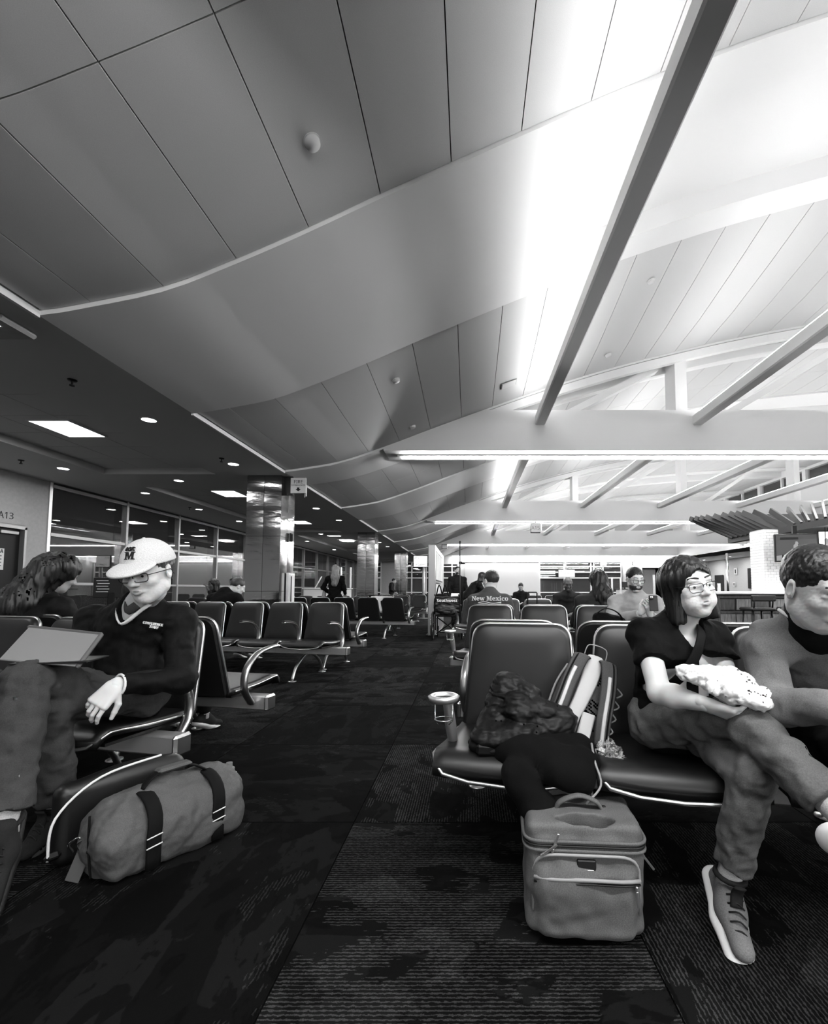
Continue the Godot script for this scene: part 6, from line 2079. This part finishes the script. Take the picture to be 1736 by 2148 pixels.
func woman_in_black() -> void:
	var J := J_from([[0.79, 0.55, 1.80], [0.805, 0.78, 1.79], [0.81, 0.925, 1.77], [0.822, 1.062, 1.715], [0.955, 0.868, 1.80], [0.668, 0.88, 1.745], [0.955, 0.70, 1.70], [0.652, 0.70, 1.585], [0.875, 0.70, 1.49], [0.725, 0.70, 1.43], [0.865, 0.545, 1.78], [0.71, 0.55, 1.79], [0.853, 0.49, 1.41], [0.845, 0.655, 1.44], [0.815, 0.115, 1.50], [0.945, 0.46, 1.11], [0.775, 0.045, 1.32], [1.12, 0.38, 1.02]])
	var look := Vector3(0.16, 0.03, 0.98)
	var o := person("person in a black T-shirt and glasses, legs crossed, holding wrapped food", J, {"s": 0.90, "cell": 0.007, "head": 0.94, "head_cell": 0.0036, "hand_cell": 0.0035, "skin": M.skin_pale, "sleeve": "short", "cuff": 0.5, "top": M.tee_black, "bottom": M.chino, "shoes": M.knit_shoe, "look": look, "tilt": Vector3(-0.16, 1, 0), "eyes": true, "bust": 0.9, "girth": 0.98, "neckline": [0.075, 0.0, 0.05, 0.08, 0.06], "hem_l": 0.80, "hem_r": 0.72, "leg_r": 0.062, "sole_w": 1.22, "shoe_cell": 0.0045, "laces": true, "brow_m": M.hair_brown, "face": {"puff": 1.05, "wrinkle": 0.35, "wide": 1.06}, "fold": 0.012, "hand_r": [Vector3(0.8, -0.25, 0.35), Vector3(0.15, 0.8, -0.5), 1.0, [0.45, 0.5, 0.5, 0.55], 0.5], "hand_l": [Vector3(-0.5, 0.05, 0.75), Vector3(-0.8, 0.4, -0.2), -1.0, [0.5, 0.55, 0.6, 0.6], 0.5]})
	var hb := frame_of(look, Vector3(-0.16, 1, 0))
	var c: Vector3 = J.head
	hair(o, c, hb, 0.96, "bob", M.hair_black, 0.0045)
	spectacles(o, c, hb, 0.94)
	# shoulder strap of a bag across the chest
	var base := o.position
	var strap := curve([v3(0.70, 0.66, 1.72) - base, v3(0.755, 0.75, 1.635) - base, v3(0.81, 0.83, 1.635) - base, v3(0.86, 0.905, 1.70) - base, v3(0.875, 0.925, 1.79) - base], 5)
	part("bag_strap", tube_mesh(strap, 0.019, 8, false, 0.15, Vector3(-0.75, 0.6, 0)), M.strap_black, o)
	# food wrapped in white paper, held in both hands
	var w := thing("wrapped_food", "crumpled white paper wrap held by the person in the black T-shirt", "food wrap", v3(0.80, 0.735, 1.42))
	var f := Field.new(Vector3(-0.16, -0.08, -0.12), Vector3(0.16, 0.1, 0.12), 0.004)
	f.cap(Vector3(-0.11, 0.055, -0.04), Vector3(0.0, 0.03, 0.0), 0.036, 0.055, 0.03, Vector3(0, 1, 0), 1.15)
	f.cap(Vector3(0.0, 0.03, 0.0), Vector3(0.11, -0.03, 0.02), 0.055, 0.034, 0.03, Vector3(0, 1, 0), 1.15)
	f.cap(Vector3(-0.06, 0.02, 0.03), Vector3(0.06, -0.02, 0.06), 0.03, 0.028, 0.03)
	f.folds(0.012, 9.0, 7, Vector3.ONE, true)
	f.folds(0.005, 28.0, 8, Vector3.ONE, true)
	part("wrap", one(f), M.paper, w)

func man_in_cap() -> void:
	var J := J_from([[-1.66, 0.555, 2.27], [-1.64, 0.84, 2.26], [-1.575, 0.99, 2.19], [-1.478, 1.135, 2.10], [-1.43, 0.905, 2.26], [-1.86, 0.90, 2.27], [-1.355, 0.63, 2.17], [-1.83, 0.68, 2.12], [-1.475, 0.655, 1.93], [-1.76, 0.66, 1.98], [-1.57, 0.55, 2.23], [-1.76, 0.555, 2.25], [-1.69, 0.60, 1.86], [-1.665, 0.71, 1.74], [-1.74, 0.11, 1.98], [-1.585, 0.225, 1.60], [-1.74, 0.045, 1.81], [-1.505, 0.03, 1.46]])
	var look := Vector3(0.0, -0.27, 0.95)
	var o := person("person in a white cap, black pullover and jeans looking down", J, {"s": 1.0, "cell": 0.009, "head": 1.12, "head_cell": 0.004, "hand_cell": 0.0032, "hand_s": 1.05, "brow_m": M.hair_grey, "skin": M.skin_pale, "top": M.pullover_black, "bottom": M.jeans, "shoes": M.suede_dark, "sole": M.rubber, "look": look, "tilt": Vector3(-0.06, 1, 0), "eyes": true, "neckline": [0.06, 0.01, 0.055, 0.085, 0.08], "hem": 0.86, "leg_r": 0.074, "shoe_cell": 0.006, "laces": true, "face": {"wrinkle": 0.25, "wide": 1.0}, "hand_l": [Vector3(-0.42, -0.72, 0.45), Vector3(-0.35, -0.5, -0.6), -1.0, [0.42, 0.5, 0.55, 0.6], 0.5], "hand_r": [Vector3(0.3, 0.0, 0.9), Vector3(0.2, 0.9, 0.0), 1.0, [0.4, 0.4, 0.5, 0.5], 0.4]})
	var hb := frame_of(look, Vector3(-0.06, 1, 0))
	var c: Vector3 = J.head
	hair(o, c, hb, 1.12, "short", M.hair_grey, 0.006)
	spectacles(o, c, hb, 1.12, 0.0016)
	# cap: crown, bill, a stitched letter patch
	var s := 1.12
	var P := func(x: float, y: float, z: float) -> Vector3: return c + hb * (Vector3(x, y, z) * s)
	var f := Field.new(c - Vector3.ONE * 0.24, c + Vector3.ONE * 0.24, 0.005)
	f.ell(P.call(0, 0.04, -0.012), Vector3(0.092, 0.098, 0.107) * s, hb, 0.01)
	f.trim(-hb.y, -hb.y.dot(P.call(0, 0.038, 0)))
	f.ell(P.call(0, 0.02, -0.012), Vector3(0.086, 0.09, 0.1) * s, hb, 0.004, true)
	var cap := group_part("cap", o)
	part("crown", one(f), M.cap_white, cap)
	f = Field.new(c - Vector3.ONE * 0.28, c + Vector3.ONE * 0.28, 0.005)
	f.ell(P.call(0, 0.036, 0.085), Vector3(0.083, 0.02, 0.088) * s, hb * Basis(Vector3.RIGHT, 0.22), 0.01)
	f.ell(P.call(0, 0.012, 0.075), Vector3(0.092, 0.026, 0.1) * s, hb * Basis(Vector3.RIGHT, 0.22), 0.004, true)
	part("bill", one(f), M.cap_white, cap)
	part("button", lathe_mesh([[0.0, 0.0], [0.008, 0.0], [0.005, 0.006], [0.0, 0.007]], 12, true), M.cap_white, cap, Transform3D(hb, P.call(0, 0.136, -0.012)))
	part("lettering", text_mesh("M", 0.034, 0.008, true, true), M.print_black, cap, Transform3D(hb * Basis(Vector3.RIGHT, -0.42), P.call(0, 0.084, 0.0835)))
	part("lettering", text_mesh("ASC", 0.016, 0.008, true), M.print_black, cap, Transform3D(hb * Basis(Vector3.RIGHT, -0.62), P.call(0.0, 0.109, 0.072)))
	# white V and checked collar, striped sleeve, chest logo, ring
	var base := o.position
	var v := [v3(-1.66, 1.02, 2.235) - base, v3(-1.645, 0.965, 2.135) - base, v3(-1.585, 0.895, 2.09) - base, v3(-1.50, 0.965, 2.105) - base, v3(-1.465, 1.02, 2.185) - base]
	part("collar_trim", tube_mesh(curve(v, 5), 0.009, 6, false, 0.5), M.stitch_white, o)
	part("shirt_collar", tube_mesh(curve([v3(-1.64, 1.02, 2.19) - base, v3(-1.58, 0.955, 2.115) - base, v3(-1.50, 1.03, 2.15) - base], 5), 0.02, 8, false, 0.4), M.tee_grey, o)
	var fwd := Vector3(-0.12, 0.12, 1.0).normalized()
	var fb := frame_of(fwd)
	part("chest_logo", text_mesh("CONFLUENCE", 0.0115, 0.004, true), M.stitch_white, o, Transform3D(fb * Basis(Vector3(0, 0, 1), -0.12), v3(-1.462, 0.895, 2.118) - base))
	part("chest_logo", text_mesh("STAFF", 0.0115, 0.004, true), M.stitch_white, o, Transform3D(fb * Basis(Vector3(0, 0, 1), -0.16), v3(-1.452, 0.880, 2.112) - base))
	var shin := curve([v3(-1.60, 0.66, 1.70) - base, v3(-1.585, 0.55, 1.665) - base, v3(-1.56, 0.40, 1.62) - base, v3(-1.535, 0.31, 1.595) - base], 5)
	part("jeans_seam", tube_mesh(shin, 0.0028, 5), M.piping, o)
	var wd: Vector3 = (J.wr_l - J.el_l).normalized()
	var cb := frame_of(wd)
	var ring := []
	for i in 16: ring.append(J.el_l.lerp(J.wr_l, 0.95) + (cb.x * cos(TAU * i / 16) + cb.y * sin(TAU * i / 16)) * 0.042)
	part("cuff_trim", tube_mesh(ring, 0.005, 6, true), M.stitch_white, o)
	for i in 3:
		var a: Vector3 = J.sh_r.lerp(J.el_r, 0.34 + i * 0.10)
		part("sleeve_stripe", tube_mesh(curve([a + Vector3(-0.015, 0.008, 0.088), a + Vector3(0.035, 0.0, 0.082), a + Vector3(0.075, -0.015, 0.04)], 4), 0.0065, 6, false, 0.5), M.stitch_white, o)

func man_in_fleece() -> void:
	var J := J_from([[1.32, 0.56, 1.74], [1.21, 0.82, 1.60], [1.12, 0.965, 1.48], [1.035, 1.055, 1.36], [1.30, 0.875, 1.46], [1.01, 0.868, 1.565], [1.36, 0.66, 1.28], [0.925, 0.70, 1.43], [1.13, 0.69, 1.10], [1.00, 0.735, 1.215], [1.41, 0.55, 1.70], [1.24, 0.55, 1.74], [1.42, 0.53, 1.24], [1.25, 0.53, 1.28], [1.42, 0.11, 1.24], [1.25, 0.11, 1.28], [1.40, 0.045, 1.05], [1.22, 0.045, 1.08]])
	var look := Vector3(0.10, -0.38, 0.92)
	var o := person("person in a grey zip-neck fleece leaning forward with head bowed", J, {"s": 0.98, "cell": 0.008, "head": 1.0, "head_cell": 0.0038, "hand_cell": 0.005, "skin": M.skin_mid, "top": M.fleece_grey, "bottom": M.jacket_dark, "shoes": M.suede_dark, "look": look, "eyes": true, "neckline": [0.03, 0.05, 0.06, 0.07, 0.07], "face": {"wrinkle": 0.4}, "fold": 0.014, "hand_r": [Vector3(0.5, -0.3, 0.6), Vector3(0, -1, 0.2), 1.0, [0.4, 0.45, 0.5, 0.5], 0.4]})
	var hb := frame_of(look)
	hair(o, J.head, hb, 1.02, "short", M.hair_black, 0.0045)
	var base := o.position
	var f := Field.new(J.neck - Vector3.ONE * 0.16, J.neck + Vector3.ONE * 0.16, 0.006)
	f.cap(J.neck - Vector3(0, 0.03, 0), J.neck + Vector3(-0.02, 0.05, 0.03), 0.09, 0.083, 0.02)
	f.cap(J.neck - Vector3(0, 0.06, 0), J.neck + Vector3(-0.03, 0.08, 0.045), 0.068, 0.07, 0.01)
	var up: Vector3 = Vector3(-0.25, 0.9, 0.35).normalized()
	f.trim(up, up.dot(J.neck + up * 0.055))
	f.ell(J.neck + up * 0.06, Vector3(0.07, 0.07, 0.07), Basis(), 0.01, true)
	part("collar", one(f), M.fleece_dark, o)
	part("collar_trim", tube_mesh(curve([v3(1.035, 0.985, 1.53) - base, v3(1.03, 0.965, 1.475) - base, v3(1.065, 0.925, 1.44) - base, v3(1.115, 0.88, 1.445) - base], 5), 0.006, 6), M.stitch_white, o)
	# dark panel across the chest
	f = Field.new(J.chest - Vector3.ONE * 0.26, J.chest + Vector3.ONE * 0.26, 0.008)
	var upn: Vector3 = (J.neck - J.pelvis).normalized()
	var fwd: Vector3 = upn.cross((J.sh_r - J.sh_l).normalized()).normalized()
	f.cap(J.chest - upn * 0.16, J.chest + upn * 0.0, 0.172, 0.176, 0.03, fwd, 1.28)
	f.trim(upn, upn.dot(J.chest + upn * 0.0))
	part("dark_panel", one(f), M.fleece_dark, o)

# seated figure at (x, d): yaw 0 looks at the camera's side, PI looks away
func sitter(label: String, x: float, d: float, yaw: float, L: Dictionary, tweak := {}, seat := 0.46) -> Node3D:
	var s: float = L.get("s", 1.0)
	var J := {"pelvis": Vector3(0, seat + 0.10, -0.12), "chest": Vector3(0, seat + 0.38, -0.15), "neck": Vector3(0, seat + 0.55, -0.12), "head": Vector3(0, seat + 0.70, -0.06),
		"sh_l": Vector3(0.19, seat + 0.47, -0.13), "sh_r": Vector3(-0.19, seat + 0.47, -0.13), "el_l": Vector3(0.25, seat + 0.22, -0.04), "el_r": Vector3(-0.25, seat + 0.22, -0.04), "wr_l": Vector3(0.1, seat + 0.2, 0.16), "wr_r": Vector3(-0.1, seat + 0.2, 0.16),
		"hip_l": Vector3(0.1, seat + 0.08, -0.08), "hip_r": Vector3(-0.1, seat + 0.08, -0.08), "kn_l": Vector3(0.13, seat + 0.08, 0.36), "kn_r": Vector3(-0.13, seat + 0.08, 0.36), "an_l": Vector3(0.13, 0.1, 0.38), "an_r": Vector3(-0.13, 0.1, 0.38), "toe_l": Vector3(0.14, 0.045, 0.56), "toe_r": Vector3(-0.14, 0.045, 0.56)}
	for k in tweak: J[k] = J[k] + tweak[k]
	var b := Basis(Vector3.UP, yaw)
	for k in J: J[k] = b * J[k] + v3(x, 0, d)
	if not L.has("look"): L.look = b * Vector3(0, -0.1, 1)
	var o := person(label, J, L)
	return finish(o, J, L)

func stander(label: String, x: float, d: float, yaw: float, L: Dictionary, tweak := {}) -> Node3D:
	var J := {"pelvis": Vector3(0, 0.93, 0), "chest": Vector3(0, 1.22, 0.0), "neck": Vector3(0, 1.42, 0.0), "head": Vector3(0, 1.57, 0.03),
		"sh_l": Vector3(0.18, 1.35, 0), "sh_r": Vector3(-0.18, 1.35, 0), "el_l": Vector3(0.24, 1.08, 0.02), "el_r": Vector3(-0.24, 1.08, 0.02), "wr_l": Vector3(0.2, 0.95, 0.2), "wr_r": Vector3(-0.2, 0.95, 0.2),
		"hip_l": Vector3(0.09, 0.88, 0), "hip_r": Vector3(-0.09, 0.88, 0), "kn_l": Vector3(0.1, 0.5, 0.01), "kn_r": Vector3(-0.1, 0.5, 0.01), "an_l": Vector3(0.1, 0.1, -0.02), "an_r": Vector3(-0.1, 0.1, -0.02), "toe_l": Vector3(0.12, 0.045, 0.16), "toe_r": Vector3(-0.12, 0.045, 0.16)}
	for k in tweak: J[k] = J[k] + tweak[k]
	var b := Basis(Vector3.UP, yaw)
	for k in J: J[k] = b * J[k] + v3(x, 0, d)
	if not L.has("look"): L.look = b * Vector3(0, -0.1, 1)
	var o := person(label, J, L)
	return finish(o, J, L)

func finish(o: Node3D, J: Dictionary, L: Dictionary) -> Node3D:
	var hb := frame_of(L.look, L.get("tilt", Vector3.UP))
	if L.has("hair"): hair(o, J.head, hb, L.get("head", 1.0) * L.get("hair_s", 1.01), L.hair, L.hair_m, L.get("hair_cell", 0.01))
	if L.get("specs", false): spectacles(o, J.head, hb, L.get("head", 1.0), 0.002)
	o.set_meta("head_at", J.head)
	return o

func far_people() -> void:
	var far := {"cell": 0.02, "head_cell": 0.009, "hand_cell": 0.01, "shoe_cell": 0.012}
	var mk := func(extra: Dictionary) -> Dictionary:
		var d := far.duplicate()
		d.merge(extra, true)
		return d
	var turn := deg_to_rad(-12)
	# turned away, behind the row with the white cap
	sitter("person in a dark jacket sitting turned away with head leaning sideways", -2.93, 3.28, PI + turn, mk.call({"cell": 0.012, "skin": M.skin_mid, "top": M.jacket_dark, "bottom": M.jacket_dark, "shoes": M.suede_dark, "hair": "long", "hair_m": M.hair_brown, "hair_cell": 0.007, "hair_s": 1.18, "head": 1.02, "look": Vector3(0.42, -0.3, -0.85), "tilt": Vector3(0.25, 1, 0)}), {"head": Vector3(-0.05, 0.0, 0.0)})
	# back rows on the bar side
	var t := sitter("person in a grey T-shirt printed New Mexico, sitting turned away", 0.27, 5.55, PI + turn, mk.call({"cell": 0.012, "head_cell": 0.006, "skin": M.skin_pale, "sleeve": "short", "top": M.tee_grey, "bottom": M.jeans, "shoes": M.suede_dark, "hair": "short", "hair_m": M.hair_grey, "hair_cell": 0.008, "look": Vector3(-0.55, -0.05, -0.8), "girth": 1.15, "s": 1.08, "head": 1.06}))
	var up := Basis(Vector3.UP, turn)
	part("shirt_print", text_mesh("New Mexico", 0.05, 0.012, true, true), M.stitch_white, t, Transform3D(up * Basis(Vector3.RIGHT, -0.08), up * Vector3(0.03, 0.955, 0.19)))
	for i in 3: part("shirt_print", tube_mesh(curve([up * Vector3(-0.11, 0.905 - i * 0.02, 0.176), up * Vector3(-0.03, 0.918 - i * 0.02, 0.192), up * Vector3(0.06, 0.9 - i * 0.02, 0.196), up * Vector3(0.16, 0.912 - i * 0.02, 0.176)], 5), 0.005, 5, false, 0.5), M.stitch_white, t)
	sitter("person in a plain grey top sitting turned away by the daypack", 1.47, 5.25, PI + turn, mk.call({"cell": 0.014, "skin": M.skin_pale, "top": M.top_grey, "bottom": M.jeans, "shoes": M.suede_dark, "hair": "long", "hair_m": M.hair_brown, "hair_cell": 0.008, "s": 0.92, "head": 0.98, "look": Vector3(-0.2, -0.2, -1)}))
	sitter("person in a dark jacket looking down with hands in lap", 1.72, 7.95, turn, mk.call({"head_cell": 0.007, "skin": M.skin_dark, "top": M.jacket_dark, "bottom": M.jacket_dark, "shoes": M.suede_dark, "look": Vector3(-0.1, -0.35, 1), "s": 1.04}))
	var ph := sitter("person in glasses and a light hoodie holding up a phone", 1.66, 4.55, turn - 0.05, mk.call({"cell": 0.012, "head_cell": 0.005, "hand_cell": 0.006, "skin": M.skin_pale, "top": M.hoodie_light, "bottom": M.jeans, "shoes": M.suede_dark, "hair": "short", "hair_m": M.hair_black, "hair_cell": 0.006, "specs": true, "look": Vector3(0.1, -0.25, 1), "beard": true, "brow_m": M.hair_grey, "face": {"wrinkle": 0.3}, "hand_l": [Vector3(-0.2, 0.75, 0.3), Vector3(-0.2, -0.2, -1), 1.0, [0.5, 0.55, 0.6, 0.6], 0.6], "hand_r": [Vector3(0.5, 0.6, 0.2), Vector3(0.2, 0.1, -1), -1.0, [0.5, 0.5, 0.6, 0.6], 0.5]}), {"wr_l": Vector3(0.0, 0.16, 0.06), "wr_r": Vector3(0.12, 0.18, 0.06), "el_l": Vector3(0, 0.03, 0.05), "el_r": Vector3(0, 0.05, 0.05)})
	var pb := thing("smartphone", "dark smartphone held up by the person in the light hoodie", "phone", v3(1.70, 0.93, 4.22), turn)
	part("case", cbox_mesh(Vector3.ZERO, Vector3(0.076, 0.15, 0.01), 0.004, Basis(Vector3.RIGHT, -0.3)), M.black, pb)
	part("camera_bump", cbox_mesh(Vector3(-0.018, 0.05, 0.006), Vector3(0.032, 0.032, 0.006), 0.003, Basis(Vector3.RIGHT, -0.3)), M.dark_metal, pb)
	for q in [[-0.025, 0.057], [-0.011, 0.057], [-0.018, 0.044]]: part("lens", lathe_mesh([[0.0, 0.0], [0.006, 0.0], [0.006, 0.003], [0.0, 0.003]], 10, false, Basis(Vector3.RIGHT, PI / 2 - 0.3)), M.chrome, pb, Transform3D(Basis(), Vector3(q[0], q[1], -0.004 + 0.01)))
	sitter("small distant person in dark clothes looking down before the glowing display", 1.62, 14.4, turn, mk.call({"cell": 0.03, "head_cell": 0.012, "skin": M.skin_mid, "top": M.jacket_dark, "bottom": M.jacket_dark, "shoes": M.suede_dark, "hair": "short", "hair_m": M.hair_black, "hair_cell": 0.014, "look": Vector3(-0.2, -0.5, 1)}))
	# by the wheelchair
	stander("person in dark clothes standing upright behind the wheelchair", -0.32, 12.2, 0.3, mk.call({"skin": M.skin_mid, "top": M.jacket_dark, "bottom": M.jacket_dark, "shoes": M.suede_dark, "hair": "short", "hair_m": M.hair_brown, "hair_cell": 0.012, "beard": true, "look": Vector3(0.4, 0.1, 1)}))
	stander("person in a black jacket bending forward beside the wheelchair", -0.02, 11.2, PI * 0.6, mk.call({"skin": M.skin_mid, "top": M.jacket_dark, "bottom": M.jacket_dark, "shoes": M.suede_dark, "hair": "bob", "hair_m": M.hair_black, "hair_cell": 0.012, "look": Vector3(0.7, -0.3, -0.4)}), {"chest": Vector3(0, -0.1, 0.16), "neck": Vector3(0, -0.2, 0.26), "head": Vector3(0, -0.2, 0.34), "sh_l": Vector3(0, -0.17, 0.22), "sh_r": Vector3(0, -0.17, 0.22), "el_l": Vector3(0, -0.1, 0.36), "el_r": Vector3(0, -0.1, 0.3), "wr_l": Vector3(0, 0.0, 0.5), "wr_r": Vector3(0, -0.02, 0.35)})
	# on the window side
	stander("person in black standing turned away beyond the first steel column", -3.42, 11.6, PI - 0.1, mk.call({"cell": 0.014, "skin": M.skin_pale, "top": M.tee_black, "bottom": M.tee_black, "shoes": M.suede_dark, "hair": "long", "hair_m": M.hair_fair, "hair_cell": 0.009, "look": Vector3(-0.2, -0.1, -1), "s": 0.95}), {"el_l": Vector3(0.08, 0.03, 0.0), "wr_l": Vector3(0.02, 0.02, 0.05)})
	var cl := thing("pale_garment", "pale coat hanging from the standing person's arm", "coat", v3(-3.78, 0.42, 11.75))
	var f := Field.new(Vector3(-0.2, -0.02, -0.2), Vector3(0.2, 0.72, 0.2), 0.014)
	f.cap(Vector3(0, 0.08, 0), Vector3(0.04, 0.6, 0), 0.13, 0.05, 0.03, Vector3(0, 0, 1), 1.8)
	f.folds(0.03, 7.0, 5, Vector3(2, 0.3, 1))
	part("cloth", one(f), M.hoodie_light, cl)
	sitter("person in a dark jacket sitting by the windows, hand at chin", -5.17, 9.1, turn - 0.4, mk.call({"skin": M.skin_dark, "top": M.jacket_dark, "bottom": M.jacket_dark, "shoes": M.suede_dark, "hair": "bob", "hair_m": M.hair_black, "hair_cell": 0.012, "head": 0.98}), {"wr_l": Vector3(-0.04, 0.4, -0.1)})
	sitter("person slumped in a black coat before the first steel column", -3.50, 6.72, PI + turn, mk.call({"skin": M.skin_pale, "top": M.tee_black, "bottom": M.jacket_dark, "shoes": M.suede_dark, "hair": "short", "hair_m": M.hair_grey, "hair_cell": 0.01, "s": 1.15, "look": Vector3(0.6, -0.4, -0.5)}), {"head": Vector3(-0.12, -0.06, 0.04)})
	sitter("person in dark clothes half hidden behind the one in the white cap", -2.20, 3.15, PI + turn, mk.call({"cell": 0.016, "skin": M.skin_mid, "top": M.jacket_dark, "bottom": M.jacket_dark, "shoes": M.suede_dark, "hair": "bob", "hair_m": M.hair_black, "hair_cell": 0.01, "head": 0.95, "s": 0.9}), {"head": Vector3(0.0, -0.14, 0.0), "neck": Vector3(0, -0.1, 0), "chest": Vector3(0, -0.06, 0), "sh_l": Vector3(0, -0.08, 0), "sh_r": Vector3(0, -0.08, 0)})
	stander("person in dark clothes half hidden by the third steel column", -3.86, 22.6, PI * 0.5, mk.call({"cell": 0.03, "head_cell": 0.012, "skin": M.skin_mid, "top": M.jacket_dark, "bottom": M.jacket_dark, "shoes": M.suede_dark, "hair": "short", "hair_m": M.hair_black, "hair_cell": 0.014}), {"neck": Vector3(0, -0.05, 0.05), "head": Vector3(0, -0.06, 0.1)})
